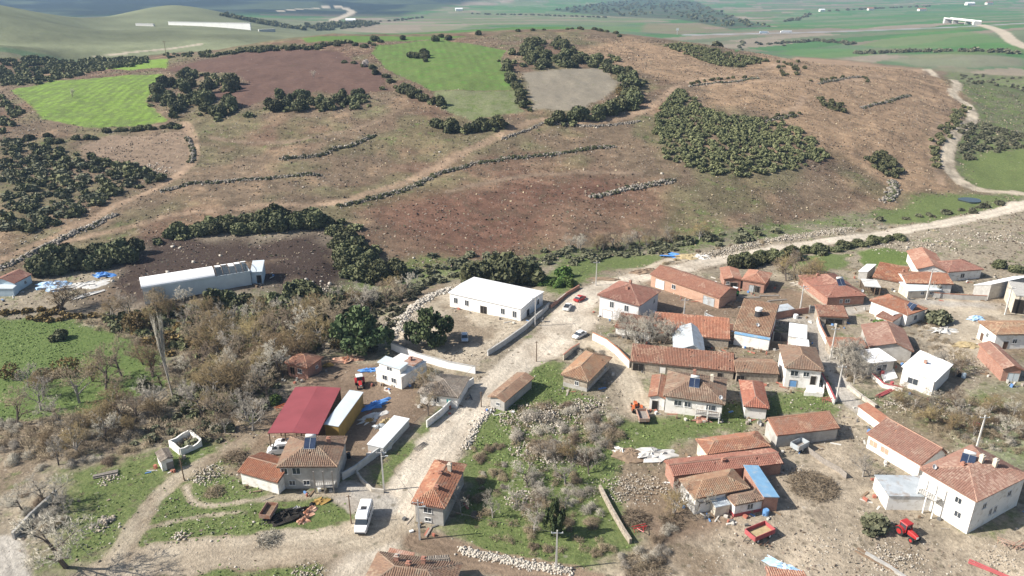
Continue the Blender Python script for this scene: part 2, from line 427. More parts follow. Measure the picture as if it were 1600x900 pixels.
ROADS = [ # name, label, colour, width, outline
 ('dirt_track','brown farm track climbing past the scrub','track',4.2,[(-40,425),(0,406),(84,371),(162,330),(216,308),(270,279),(300,256),(305,233),(297,202),(285,192)]),
 ('dirt_track','rutted track along the foot of the ploughed slope','track',3.6,[(60,395),(120,372),(216,352),(270,334),(371,326),(526,317)]),
 ('dirt_track','long brown track crossing the hill to the ridge','track',5,[(526,317),(590,299),(640,283),(720,240),(780,212),(845,184),(900,192),(980,186),(1030,160),(1060,132),(1110,122),(1170,116),(1200,106),(1225,97),(1245,90)]),
 ('dirt_track','faint bulldozer track below the ridge scrub','track',3.5,[(1255,150),(1248,170),(1200,186),(1150,184)]),
 ('dirt_track','faint track down the edge of the bulldozed slope','track',4,[(1470,190),(1458,215),(1456,245),(1470,285)]),
 ('dirt_track','faint track along the terraces of the tan slope','track',3.5,[(1070,135),(1130,130),(1200,126),(1300,128),(1380,118)]),
 ('dirt_track','faint plough headland on the stony slope','brown',3,[(700,300),(800,275),(900,268),(1000,272)]),
 ('dirt_track','faint diagonal track on the stony slope','brown',3,[(330,215),(420,225),(500,215),(590,190)]),
 ('road','pale winding road on the far slope','dust',6,[(1440,108),(1462,112),(1485,124),(1499,135),(1484,145),(1512,162),(1524,187),(1492,208),(1482,230),(1478,258),(1499,284),(1532,299),(1600,303),(1700,306)]),
 ('road','main gravel road through the village','road',8.5,[(1700,292),(1600,318),(1500,345),(1400,362),(1300,376),(1200,391),(1100,410),(1060,420),(1000,432),(950,446),(915,462),(895,485),(880,505),(855,535),(800,575),(745,630),(695,690),(645,750),(605,810),(575,860),(545,930)]),
 ('road','wide gravel forecourt of the village road','road',10,[(905,500),(880,520),(850,545)]),
 ('road','dusty branch road at the junction','dust',8,[(600,825),(520,848),(430,858),(300,866),(190,888),(120,930)]),
 ('lane','concrete apron beside the grey house','lane',7,[(545,770),(590,790)]),
 ('dirt_track','narrow track past the ruin','dust',3.6,[(165,920),(190,860),(215,818),(245,775),(290,735),(340,712),(385,690)]),
 ('dirt_track','footpath across the patchy grass','dust',1.6,[(290,760),(305,795),(400,780),(470,775),(540,770)]),
 ('dirt_track','footpath up to the stone pile','dust',1.2,[(230,825),(300,808),(380,800)]),
 ('lane','concrete lane between the houses','lane',4.2,[(1205,495),(1265,500),(1300,488),(1400,474),(1440,470),(1500,475),(1600,480)]),
 ('lane','concrete lane running down to the farmyard','lane',4.0,[(1268,500),(1280,530),(1296,570),(1318,600),(1320,620),(1345,640),(1400,672),(1440,705),(1480,740)]),
 ('lane','pale lane curving behind the white wall','dust',5.0,[(905,525),(930,545),(965,570),(985,600),(990,625),(1000,640)]),
 ('road','brown road below the stone wall','brown',5.0,[(655,845),(720,868),(800,885),(900,900),(960,930)]),
 ('road','concrete road in the corner','lane',5.0,[(0,850),(14,880),(25,930)]),
 ('yard','sandy dump beside the upper road','dust',6,[(1010,425),(1040,408),(1085,400)]),
 ('highway','grey motorway crossing the plain','asphalt',26,[(1075,54.5),(1195,52),(1397,46),(1475,43),(1600,37),(1700,32)]),
 ('highway','slip road climbing to the overpass','dust',16,[(1475,33),(1526,37),(1563,47),(1580,64),(1600,74),(1680,100)]),
 ('highway','curving road in the far valley','dust',24,[(430,18),(480,14),(515,8),(545,14),(552,19),(540,25),(520,30),(527,38)]),
 ('highway','pale road at the foot of the grassy hill','dust',8,[(150,88),(190,84),(250,78),(312,69)]),
]
def edge_noise(x, y, s=4, seed=31): return (fbm(x, y, s, 3, seed) - 0.5)

gx, gy, gz = GX.ravel(), GY.ravel(), GZ.ravel()
gr = np.hypot(gx, gy)
NV = len(gx)
col = np.tile(np.array(VC['dry']), (NV, 1)); grass = np.full(NV, 0.30); stone = np.full(NV, 0.45)
region = np.zeros(NV, np.int32)            # index into REG
REG = [('ground', 'dry village ground with patchy grass and stones')]

def blend(k, c, g, s, rid):
    global col, grass, stone
    c = np.array(c)
    col[:] = col * (1 - k[:, None]) + c * k[:, None]
    grass[:] = grass * (1 - k) + g * k; stone[:] = stone * (1 - k) + s * k
    region[k > 0.5] = rid

def soft(sd, w): return np.clip(0.5 + sd / w, 0, 1)
# valley bottom and hill as a whole, by where the land rises
stream = survey([(-150,560),(60,575),(200,560),(300,500),(420,470),(540,445),(640,432),(760,412),(880,396),(980,384),(1100,374),(1250,350),(1400,336),(1520,318),(1640,300)])
hill_line = survey([(-200,470),(0,440),(120,420),(250,372),(400,345),(520,350),(590,400),(640,425),(760,408),(880,392),(980,380),(1100,370),(1250,346),(1400,330),(1500,312),(1700,285)])
az_v = np.arctan2(gx, gy)
hl_az = np.arctan2(hill_line[:, 0], hill_line[:, 1]); hl_r = np.hypot(hill_line[:, 0], hill_line[:, 1])
lim = np.interp(az_v, hl_az, hl_r)
REG.append(('hillside', 'brown stony hillside beyond the village'))
nz = edge_noise(gx, gy, 12)
blend(soft(gr - lim + nz * 10, 8), VC['hill'], .12, .75, 1)
k = np.clip(1 - seg_dist(stream, gx, gy) / 14 + nz, 0, 1)
blend(k * 0.8, VC['scrub'], .7, .3, 1)
# left meadow side of the valley
# red soil drifts and dry grass on the hill
onhill = soft(gr - lim, 8) * (gr < 900)
n1 = fbm(gx, gy, 38, 4, 77); n2 = fbm(gx, gy, 14, 4, 78)
col[:] = col + (np.array(VC['red']) - col) * (np.clip((n1 - 0.5) * 4, 0, 0.55) * onhill)[:, None]
col[:] = col + (np.array(VC['tan']) - col) * (np.clip((n2 - 0.55) * 4, 0, 0.5) * onhill)[:, None]
ol = np.clip((fbm(gx, gy, 22, 4, 80) - 0.47) * 5, 0, 0.6) * onhill
col[:] = col + (np.array((0.135, 0.13, 0.07)) - col) * ol[:, None]
grass += np.clip((fbm(gx, gy, 22, 3, 80) - 0.55) * 2, -0.1, 0.18) * onhill
# beyond the ridge: grassy hills on one side, a patchwork of fields on the plain
far = np.clip((gr - 690) / 30, 0, 1)
ridge_px = [(0,92),(250,82),(330,75),(420,62),(520,50),(760,46),(900,43),(980,50),(1060,60),(1150,82),(1245,86),(1330,92),(1440,104),(1500,112),(1600,116)]
rp = survey([(a, b + 3) for a, b in ridge_px]); ra = np.arctan2(rp[:, 0], rp[:, 1]); rr = np.hypot(rp[:, 0], rp[:, 1])
rl = np.interp(az_v, ra, rr)
beyond = soft(gr - rl - 6, 12)
REG.append(('plain', 'hazy farmed plain beyond the ridge'))
a0 = R(18); fu = gx * math.cos(a0) + gy * math.sin(a0); fv = -gx * math.sin(a0) + gy * math.cos(a0)
band = np.floor(fv / 62 + (fbm(gx, gy, 260, 2, 8) - 0.5) * 2.2); cell = np.floor(fu / (150 + 130 * hash2(band, band * 0, 3)) + hash2(band, band * 0 + 2, 4) * 7)
hsh = hash2(cell, band, 11)
pal = np.array([VC['plain'], (0.085,0.17,0.06), (0.10,0.15,0.08), (0.13,0.155,0.09), (0.20,0.17,0.125), (0.24,0.205,0.155), (0.07,0.15,0.055), (0.17,0.17,0.11)])
pc = pal[np.clip((hsh * 8).astype(int), 0, 7)]
pc = pc * (0.85 + 0.3 * fbm(gx, gy, 60, 3, 91))[:, None]
blend(beyond, VC['plain'], .15, 0, 2)
col[:] = col * (1 - beyond[:, None]) + pc * beyond[:, None]
REG.append(('hill', 'smooth grassy hill behind the plateau'))
lh = beyond * np.clip((R(-11.5) - az_v) / R(2) + 0.5, 0, 1) * soft(1700 - gr, 150) * soft(gr - 745, 20)
hc = np.array(VC['meadow'])[None] * (0.55 + 0.9 * fbm(gx, gy, 90, 5, 15))[:, None]
blend(lh, VC['meadow'], .25, .05, 3); col[:] = col * (1 - lh[:, None]) + hc * lh[:, None]
REG.append(('mountain', 'dark blue forested mountain on the horizon'))
fo = beyond * np.clip(0.5 + (gr - (2250 + 1900 * np.clip((az_v + R(8)) / R(10), 0, 1))) / 300, 0, 1) * np.clip((R(9) - az_v) / R(9), 0, 1)
blend(fo, VC['forest'], .1, 0, 4); clr = np.clip((fbm(gx, gy, 260, 4, 160) - .52) * 8, 0, .8) * fo; col += (np.array((.075, .10, .06)) - col) * clr[:, None]
fm = np.clip((gr - 4300) / 500, 0, 1); blend(fm, (0.03, 0.048, 0.038), .1, 0, 4)
# wooded spur dropping into the plain, and pale stubble behind the ridge
FARA = [('field','pale stubble field behind the ridge',(0.27,0.225,0.165),[(530,47),(560,38),(640,34),(740,40),(700,48),(600,52)]),
        ('field','brown ploughed strip beside the motorway',(0.235,0.165,0.12),[(1000,50),(1010,36),(1100,37),(1150,48),(1060,54)]),
        ('field','dull olive pasture on the plain',(0.17,0.17,0.10),[(640,32),(690,16),(960,24),(1050,32),(960,40),(740,38)]),
        ('field','broad green field on the rising plain',(0.07,0.17,0.06),[(740,18),(780,5),(1050,-2),(1080,8),(900,22)]),
        ('field','dark wooded hillside on the plain',(0.055,0.075,0.045),[(860,16),(940,4),(1010,-3),(1090,2),(1130,20),(1205,42),(1140,45),(1060,30),(960,26)]),
        ('field','large green field below the motorway',(0.085,0.185,0.05),[(1340,72),(1400,56),(1500,46),(1580,64),(1590,78),(1500,74),(1400,76)]),
        ('field','long green field in front of the tree line',(0.085,0.19,0.05),[(1210,84),(1240,77),(1310,76),(1375,80),(1370,86),(1290,91)]),
        ('field','green strip near the ridge',(0.075,0.16,0.055),[(1390,96),(1430,91),(1520,95),(1515,104),(1440,102)]),
        ('field','grey brown field near the ridge',(0.23,0.20,0.155),[(1300,92),(1380,84),(1600,92),(1600,104),(1520,106),(1440,104),(1400,96)]),
        ('field','wide emerald field across the plain',(0.065,0.165,0.06),[(1200,30),(1260,14),(1420,10),(1600,18),(1600,30),(1400,40),(1250,44)])]
for nm, lb, c, px in FARA:
    P = survey(px); sd = np.full(NV, -1e3); bb = (gr > 600) & (gx > P[:, 0].min() - 20) & (gx < P[:, 0].max() + 20) & (gy > P[:, 1].min() - 20) & (gy < P[:, 1].max() + 20)
    sd[bb] = np.where(inside(P, gx[bb], gy[bb]), 1, -1) * seg_dist(P, gx[bb], gy[bb], True)
    REG.append((nm, lb)); blend(soft(sd, 10) * (beyond > .3) * (.55 if 'wood' not in lb else .8), c, .1, 0, len(REG) - 1)
for nm, lb, c, g, s, w, px in AREAS:
    P = survey(px); bb = (gx > P[:, 0].min() - 25) & (gx < P[:, 0].max() + 15) & (gy > P[:, 1].min() - 15) & (gy < P[:, 1].max() + 15)
    kk = np.zeros(NV); x, y = gx[bb], gy[bb]
    ww = w * (2.2 if c in ('grass', 'meadow', 'yard', 'dust', 'olive', 'muck') else 1.0)
    sd = np.where(inside(P, x, y), 1, -1) * seg_dist(P, x, y, True) + edge_noise(x, y, ww * 2.5) * ww * 2.2
    kk[bb] = soft(sd, ww) * (1 - beyond[bb])
    REG.append((nm, lb)); cc = np.array(VC[c]) if isinstance(c, str) else c
    blend(kk, cc, g, s, len(REG) - 1)
ROAD_LINES = []
en_ = edge_noise(gx, gy, 3.5, 5); f20_ = fbm(gx, gy, 20, 2, 71); f7_ = fbm(gx, gy, 7, 3, 72)
for nm, lb, c, w, px in ROADS:
    P = survey(px)
    # smooth the line
    for _ in range(2):
        Q = [P[0]]
        for i in range(len(P) - 1): Q += [P[i] * .75 + P[i + 1] * .25, P[i] * .25 + P[i + 1] * .75]
        P = np.array(Q + [P[-1]])
    mg = w + 12; bb = (gx > P[:, 0].min() - mg) & (gx < P[:, 0].max() + mg) & (gy > P[:, 1].min() - mg) & (gy < P[:, 1].max() + mg)
    d = np.full(NV, 1e3); d[bb] = seg_dist(P, gx[bb], gy[bb]) + en_[bb] * min(w * 0.35, 2.2)
    hw = w / 2; sft = max(1.0, w * 0.16)
    k = soft(hw - d, sft)
    if nm in ('dirt_track',): k = k * (0.72 + 0.28 * np.clip(np.abs(d - hw * 0.5) / (hw * 0.5), 0, 1))
    REG.append((nm, lb)); ROAD_LINES.append((nm, w, P))
    blend(k, VC[c], .03 if nm != 'dirt_track' else .12, .08 if w < 12 else 0, len(REG) - 1)
    if nm in ('road', 'lane', 'dirt_track'):
        tr_ = np.sin(d * 2 * math.pi / 1.15 + f20_ * 7); col *= (1 + 0.085 * tr_ * k)[:, None]
        mud = np.clip((f7_ - .52) * 6, 0, 1) * k * np.clip(d / hw, 0, 1) * (gr < 260); col += (np.array((.24, .18, .125)) - col) * (mud * .4)[:, None]
    if nm == 'road':                                     # wheel-worn ruts paler than the crown
        col *= (1 + 0.10 * np.exp(-((d - hw * 0.42) / (hw * 0.16)) ** 2) * k - 0.10 * np.exp(-(d / (hw * 0.15)) ** 2) * k)[:, None]
# drill rows in the two sown fields, plough lines on the hill
rows = np.sin((gx * math.cos(R(8)) + gy * math.sin(R(8))) * 2 * math.pi / 5.0 + fbm(gx, gy, 70, 2, 4) * 5)
isg = np.isin(region, [i for i, r in enumerate(REG) if 'striped' in r[1] or 'wide bright' in r[1]])
col *= (1 + 0.26 * rows * isg * (0.2 + 1.2 * fbm(gx, gy, 45, 2, 6)))[:, None]
pl = np.sin((gx * math.cos(R(70)) + gy * math.sin(R(70))) * 2 * math.pi / 5 + fbm(gx, gy, 40, 3, 14) * 9)
col *= (1 + 0.09 * pl * np.isin(region, [i for i, r in enumerate(REG) if 'ploughed' in r[1] or 'stony lower' in r[1] or 'brown stony' in r[1] or 'bulldozed' in r[1]]) * (gr < 900))[:, None]
col *= (0.88 + 0.24 * fbm(gx, gy, 18, 4, 55))[:, None]
hh = onhill * (1 - beyond) * ~np.isin(region, [i for i, r in enumerate(REG) if r[0] == 'field'])
col *= (1 + hh * ((fbm(gx, gy, 6, 3, 151) - .5) * .55 + (fbm(gx, gy, 2.6, 2, 152) - .5) * .4))[:, None]
ct = np.sin((gz + (fbm(gx, gy, 30, 3, 153) - .5) * 5) * 2 * math.pi / 1.5); col *= (1 + hh * .11 * ct * np.clip(fbm(gx, gy, 40, 2, 154) * 2.4 - .7, 0, 1))[:, None]
gul = np.clip(1 - np.abs(fbm(gx, gy, 26, 4, 155) - .5) * 26, 0, 1) * hh; col += (np.array((.095, .075, .052)) - col) * (gul * .5)[:, None]
nr = (gr < 235) * (1 - .5 * np.isin(region, [i for i, r in enumerate(REG) if r[0] in ('road', 'lane')]))
col *= (1 + nr * ((fbm(gx, gy, 9, 4, 56) - .5) * .75 + (fbm(gx, gy, 3, 3, 57) - .5) * .35))[:, None]
brn = np.clip((fbm(gx, gy, 13, 4, 58) - .53) * 6, 0, .7) * nr * (grass < .6); col += (np.array((.19, .145, .10)) - col) * brn[:, None]
near_k = np.clip((700 - gr) / 400, 0, 1)

m, N, L, B = new_mat("terrain"); nt = m.node_tree
B.inputs["Roughness"].default_value = 0.95; B.inputs["Specular IOR Level"].default_value = 0.1
pos = position(nt); base = attr(nt, "soil", "Color"); ag = attr(nt, "grassy"); ast = attr(nt, "stony")
n_a = noise(nt, 0.35, 6, 0.65, pos); n_b = noise(nt, 1.7, 5, 0.7, pos); n_c = noise(nt, 0.12, 5, 0.6, pos)
c = mixc(nt, 1.0, base, remap(nt, n_b, 0.25, 0.75, 0.68, 1.32), 'MULTIPLY')
c = mixc(nt, remap(nt, n_a, 0.3, 0.7, 0, 0.35), c, mixc(nt, 1.0, base, (0.62, 0.58, 0.55), 'MULTIPLY'))
gcol = mixc(nt, remap(nt, n_b, 0.3, 0.7), (0.065, 0.105, 0.03), (0.155, 0.185, 0.07))
gm = maths(nt, 'ADD', maths(nt, 'MULTIPLY', n_a, 1.0), maths(nt, 'MULTIPLY', n_c, 0.9))
gm = maths(nt, 'ADD', gm, maths(nt, 'MULTIPLY', ag, 0.9))
c = mixc(nt, remap(nt, gm, 1.22, 1.55, 0, 0.85, True), c, gcol)
n_d = noise(nt, 0.8, 6, 0.8, pos)
c = mixc(nt, remap(nt, ast, 0.0, 0.45, 0.3, 1.0), c, mixc(nt, 1.0, c, remap(nt, n_d, 0.3, 0.7, 0.62, 1.38), 'MULTIPLY'))
vo3 = N.new("ShaderNodeTexVoronoi"); vo3.inputs["Scale"].default_value = 0.5; L.new(pos, vo3.inputs["Vector"])
v3 = N.new("ShaderNodeSeparateColor"); L.new(vo3.outputs["Color"], v3.inputs[0])
st3 = maths(nt, 'MULTIPLY', remap(nt, vo3.outputs["Distance"], 0.22, 0.12, 0, 0.45), maths(nt, 'LESS_THAN', v3.outputs[0], maths(nt, 'MULTIPLY', ast, 0.5)))
c = mixc(nt, st3, c, mixc(nt, v3.outputs[1], (0.46, 0.42, 0.37), (0.24, 0.21, 0.18)))
vo = N.new("ShaderNodeTexVoronoi"); vo.inputs["Scale"].default_value = 0.95; vo.inputs["Randomness"].default_value = 1.0
L.new(pos, vo.inputs["Vector"])
sp = remap(nt, vo.outputs["Distance"], 0.20, 0.12, 0, 1)
vcol = N.new("ShaderNodeSeparateColor"); L.new(vo.outputs["Color"], vcol.inputs[0])
pick = maths(nt, 'LESS_THAN', vcol.outputs[0], maths(nt, 'MULTIPLY', ast, remap(nt, n_a, 0.35, 0.6, 0.2, 1.0)))
c = mixc(nt, maths(nt, 'MULTIPLY', sp, maths(nt, 'MULTIPLY', pick, 0.6)), c, mixc(nt, vcol.outputs[1], (0.50, 0.46, 0.40), (0.30, 0.27, 0.23)))
vo2 = N.new("ShaderNodeTexVoronoi"); vo2.inputs["Scale"].default_value = 0.7; L.new(pos, vo2.inputs["Vector"])
v2 = N.new("ShaderNodeSeparateColor"); L.new(vo2.outputs["Color"], v2.inputs[0])
tf = maths(nt, 'MULTIPLY', remap(nt, vo2.outputs["Distance"], 0.40, 0.22, 0, 0.6), maths(nt, 'LESS_THAN', v2.outputs[0], maths(nt, 'MULTIPLY', ast, 0.55)))
c = mixc(nt, tf, c, mixc(nt, v2.outputs[1], (0.075, 0.075, 0.045), (0.13, 0.10, 0.07)))
L.new(c, B.inputs["Base Color"])
bp = N.new("ShaderNodeBump"); bp.inputs["Strength"].default_value = 0.8; bp.inputs["Distance"].default_value = 0.35
L.new(maths(nt, 'ADD', n_b, maths(nt, 'MULTIPLY', sp, maths(nt, 'MULTIPLY', pick, 0.4))), bp.inputs["Height"]); L.new(bp.outputs[0], B.inputs["Normal"])

nR, nA = GX.shape
idx = np.arange(NV).reshape(nR, nA)
quads = np.stack([idx[:-1, :-1], idx[:-1, 1:], idx[1:, 1:], idx[1:, :-1]], -1).reshape(-1, 4)[:, ::-1]
wrap = np.stack([idx[:-1, -1], idx[:-1, 0], idx[1:, 0], idx[1:, -1]], -1)[:, ::-1]
qreg = np.max(np.stack([region[quads[:, 0]], region[quads[:, 2]]]), 0)
co = np.stack([gx, gy, gz], 1); rgba = np.concatenate([np.clip(col, 0.01, 0.8), np.ones((NV, 1))], 1)
for rid, (nm, lb) in enumerate(REG):
    f = quads[qreg == rid]
    if len(f) == 0: continue
    used, inv = np.unique(f, return_inverse=True)
    o = obj_mesh(nm, co[used], inv.reshape(-1, 4), "terrain", None, True,
                 {"soil": ('FLOAT_COLOR', rgba[used]), "grassy": ('FLOAT', np.clip(grass[used], 0, 1)), "stony": ('FLOAT', np.clip(stone[used], 0, 1) * (gr[used] < 1000))})
    tag(o, lb, nm.replace('_', ' '), None, 'structure')
# pond beside the upper road
mat("water", (0.03, 0.04, 0.045), (0.04, 0.05, 0.05), 0.5, 0.08, spec=0.6)

P = survey([(1501,313),(1512,309),(1526,310),(1530,314),(1520,318),(1506,318)]); pc_ = P.mean(0); zz = hz(*pc_) + 0.3
a_ = np.linspace(0, 2 * math.pi, 25)[:-1]; rx_ = np.ptp(P[:, 0]) / 2; ry_ = np.ptp(P[:, 1]) / 2
pv = [(pc_[0] + rx_ * math.cos(t) * (1 + .12 * math.sin(3 * t)), pc_[1] + ry_ * math.sin(t), zz) for t in a_]
pv += [(p[0], p[1], zz - 1.0) for p in pv]
tag(obj_mesh("pond", pv, [tuple(range(24))] + [(k, 24 + k, 24 + (k + 1) % 24, (k + 1) % 24) for k in range(24)], "water"), "small dark pond on the green bank beside the upper road", "pond", None, "structure")
# ---------------------------------------------------------------- plants
leaf_mat("leaf_oak", (0.055, 0.066, 0.033), (0.145, 0.15, 0.072))
leaf_mat("leaf_thicket", (0.075, 0.085, 0.04), (0.175, 0.18, 0.085))
leaf_mat("leaf_shrub", (0.07, 0.075, 0.042), (0.155, 0.155, 0.095))
leaf_mat("leaf_pine", (0.035, 0.06, 0.026), (0.105, 0.135, 0.055))
leaf_mat("leaf_ochre", (0.12, 0.085, 0.03), (0.22, 0.16, 0.06))
leaf_mat("leaf_fresh", (0.05, 0.095, 0.02), (0.11, 0.16, 0.04))
leaf_mat("leaf_grass", (0.09, 0.145, 0.035), (0.17, 0.21, 0.075))
leaf_mat("leaf_dead", (0.13, 0.10, 0.075), (0.25, 0.205, 0.16))
leaf_mat("blossom", (0.45, 0.40, 0.38), (0.6, 0.55, 0.52))
leaf_mat("twig_grey", (0.22, 0.20, 0.165), (0.43, 0.395, 0.335))
leaf_mat("twig_brown", (0.155, 0.12, 0.08), (0.31, 0.25, 0.175))
leaf_mat("twig_ochre", (0.16, 0.12, 0.06), (0.30, 0.23, 0.12))
mat("bark", (0.16, 0.13, 0.11), (0.09, 0.075, 0.06), 4, 0.95)
mat("bark_pale", (0.40, 0.37, 0.34), (0.26, 0.24, 0.21), 4, 0.95)

def leaf_quads(rng, P, D, size, flop=0.9):
    """A small bent leaf spray at every point P, facing roughly D."""
    n = len(P)
    nrm = D + rng.normal(size=(n, 3)) * flop; nrm /= np.linalg.norm(nrm, axis=1)[:, None] + 1e-9
    t = np.cross(nrm, rng.normal(size=(n, 3))); t /= np.linalg.norm(t, axis=1)[:, None] + 1e-9
    b = np.cross(nrm, t); s = size * rng.uniform(0.6, 1.45, n)[:, None]
    V = np.stack([P - t * s * .5 - b * s * .22, P + t * s * .08 - b * s * .5, P + t * s * .55 + b * s * .12, P - t * s * .1 + b * s * .5], 1)
    return V.reshape(-1, 3), np.arange(4 * n).reshape(-1, 4)

def leafy(seed, n=900, lobes=9, leaf=0.16, sx=1.0, sz=0.8, base=0.0, layered=False):
    rng = np.random.default_rng(seed)
    c = rng.normal(size=(lobes, 3)); c /= np.linalg.norm(c, axis=1)[:, None]
    c *= rng.uniform(0.25, 0.68, lobes)[:, None]; c[:, 2] = np.abs(c[:, 2]) * 0.95 + 0.12
    lr = rng.uniform(0.26, 0.46, lobes); c[0] = (0, 0, 0.35); lr[0] = 0.55
    if layered:
        c[:, 2] = np.linspace(0.1, 1.15, lobes); sh = np.linspace(1.0, 0.25, lobes)
        c[:, :2] *= sh[:, None] * 2.2; lr = (0.10 + 0.13 * sh) * rng.uniform(.6, 1.35, lobes)
    lt = rng.uniform(0, 1, lobes)
    w = lr ** 2; k = rng.choice(lobes, n * 2, p=w / w.sum())
    d = rng.normal(size=(n * 2, 3)); d /= np.linalg.norm(d, axis=1)[:, None]
    P = c[k] + d * (lr[k] * rng.uniform(0.72, 1.08, n * 2))[:, None]
    deep = np.zeros(len(P), bool)
    for i in range(lobes): deep |= (np.linalg.norm(P - c[i], axis=1) < lr[i] * 0.68)
    keep = np.nonzero(~deep & (P[:, 2] > -0.12))[0][:n]
    P, d, k = P[keep], d[keep], k[keep]
    V, F = leaf_quads(rng, P, d, leaf)
    V[:, 2] = np.maximum(V[:, 2], -0.1)
    V *= np.array([sx, sx, sz]); V[:, 2] += base
    t = np.clip(lt[k] * 0.55 + rng.uniform(0, 0.45, len(k)), 0, 1)
    return V, F, np.repeat(t, 4)

def strip(p, q, wid, rng):
    """Twig: a thin three-sided sliver."""
    d = q - p; u = np.cross(d, rng.normal(size=3)); u /= np.linalg.norm(u) + 1e-9; v = np.cross(d, u); v /= np.linalg.norm(v) + 1e-9
    return [p + u * wid, p - u * wid * .5 + v * wid * .86, p - u * wid * .5 - v * wid * .86, q]

def bare_tree(seed, h=1.0, spread=0.55, levels=4, up=0.35, kids=(4, 5, 5, 6), tw=0.0022, forks=1):
    """Leafless tree of unit height: trunk mesh and twig mesh."""
    rng = np.random.default_rng(seed); TR = MB(); tv, tf, tt = [], [], []
    def grow(p, d, ln, r, lev):
        n = 2 if lev < 2 else 1; q = p
        for i in range(n):
            d = d + rng.normal(size=3) * (0.13 if lev else 0.06); d /= np.linalg.norm(d)
            e = q + d * ln / n
            r2 = r * (0.78 if n == 2 else 0.5)
            if lev <= 1: TR.tube(q, e, r, r2, 5 if lev == 0 else 4)
            else:
                b = len(tv); tv.extend(strip(q, e, max(r, tw), rng)); tf.extend([(b, b+1, b+3), (b+1, b+2, b+3), (b+2, b, b+3)]); tt.extend([rng.uniform(0, 1)] * 4)
            q = e; r = r2
            if lev < levels:
                for _ in range(kids[lev] if i == n - 1 else kids[lev] // 2):
                    a = rng.normal(size=3); a -= d * (a @ d); a /= np.linalg.norm(a) + 1e-9
                    nd = d * rng.uniform(0.5, 1.0) + a * rng.uniform(0.5, 1.1) * (spread / 0.55) + np.array([0, 0, up])
                    nd /= np.linalg.norm(nd)
                    f = rng.uniform(0.55, 1.0)
                    grow(q - d * ln / n * rng.uniform(0, 0.5), nd, ln * f * (0.72 if lev else 0.8), r * 0.62, lev + 1)
    for k in range(forks):
        d0 = np.array([rng.normal() * 0.14 * forks, rng.normal() * 0.14 * forks, 1.0]); grow(np.array([0, 0, -0.02]), d0 / np.linalg.norm(d0), 0.36, 0.022, 0)
    V = np.array(tv); top = max(V[:, 2].max(), 0.5); V = V / top
    TR.v = [tuple(np.array(p) / top) for p in TR.v]
    return TR, V, np.array(tf), np.array(tt)

def bramble(seed, n=900, wid=0.014):
    rng = np.random.default_rng(seed); V, F, T = [], [], []
    cc = rng.uniform(-.75, .75, (5, 2)); cr = rng.uniform(.3, .65, 5)
    for i in range(n):
        j = rng.integers(5); a = rng.uniform(0, 2 * math.pi); r = rng.uniform(0, 1) ** 0.6; z = rng.uniform(0, 1) * math.sqrt(max(0, 1 - r * r)) * 1.2 * cr[j]
        p = np.array([r * cr[j] * math.cos(a) + cc[j, 0], r * cr[j] * math.sin(a) + cc[j, 1], z]); d = rng.normal(size=3) * 0.7 + np.array([math.cos(a) * .5, math.sin(a) * .5, 0.7]); d /= np.linalg.norm(d)
        b = len(V); V.extend(strip(p, p + d * rng.uniform(0.2, 0.5), wid * rng.uniform(0.6, 1.5), rng)); F.extend([(b, b+1, b+3), (b+1, b+2, b+3), (b+2, b, b+3)]); T.extend([rng.uniform(0, 1)] * 4)
    return np.array(V), np.array(F), np.array(T)

def proto(name, V, F, T, material):
    me = obj_mesh(name, V, F, material, None, False, {"tint": ('FLOAT', T)})
    d = me.data; bpy.data.objects.remove(me); return d

OAK = [proto("evergreen_crown", *leafy(100 + i, 1100, 11, 0.17, 1.0, 0.95, 0.12), "leaf_oak") for i in range(6)]
SHRUB = [proto("shrub_crown", *leafy(200 + i, 520, 7, 0.22, 1.0, 0.85, 0.05), "leaf_shrub") for i in range(5)]
FRESH = [proto("fresh_crown", *leafy(300 + i, 900, 9, 0.16, 1.0, 1.0, 0.15), "leaf_fresh") for i in range(2)]
PINE = [proto("pine_crown", *leafy(400 + i, 2800, 38, 0.12, 1.0, 1.2, 0.3, True), "leaf_pine") for i in range(3)]
OCHRE = [proto("ochre_crown", *leafy(500 + i, 560, 9, 0.11, 1.0, 1.0, 0.2), "leaf_ochre") for i in range(3)]
BLOSSOM = [proto("blossom_crown", *leafy(600, 700, 8, 0.12, 1.0, 1.0, 0.2), "blossom")]
BRAM = [proto("bramble_twigs", *bramble(700 + i), "twig_grey" if i % 2 else "twig_brown") for i in range(6)]
BARE = []
for i in range(6):
    tr, V, F, T = bare_tree(800 + i, spread=0.5 + 0.06 * (i % 3), up=0.22 + 0.05 * (i % 2), forks=1 + (i % 3 == 2))
    t = tr.build("bare_trunk", "bark_pale" if i % 2 else "bark"); td = t.data; bpy.data.objects.remove(t)
    BARE.append((td, proto("bare_crown", V, F, T, ("twig_grey", "twig_brown", "twig_ochre")[i % 3]), proto("bare_crown_pale", V, F, T, "twig_grey")))
tr, V, F, T = bare_tree(901, spread=0.16, up=0.95, kids=(7, 6, 5, 4), tw=0.0016)
V[:, :2] *= 0.55; tr.v = [(p[0] * .55, p[1] * .55, p[2]) for p in tr.v]
t = tr.build("poplar_trunk", "bark_pale"); POP_T = t.data; bpy.data.objects.remove(t)
POP_C = proto("poplar_crown", V, F, T, "twig_grey")
TRUNK = MB().tube((0, 0, -0.15), (0.03, 0.02, 0.25), 0.075, 0.055, 7).tube((0.03, 0.02, 0.25), (0.14, -0.05, 0.55), 0.05, 0.02, 5).tube((0.03, 0.02, 0.25), (-0.14, 0.08, 0.58), 0.045, 0.02, 5).build("trunk", "bark")
TRUNK_D = TRUNK.data; bpy.data.objects.remove(TRUNK)
prng = np.random.default_rng(42)

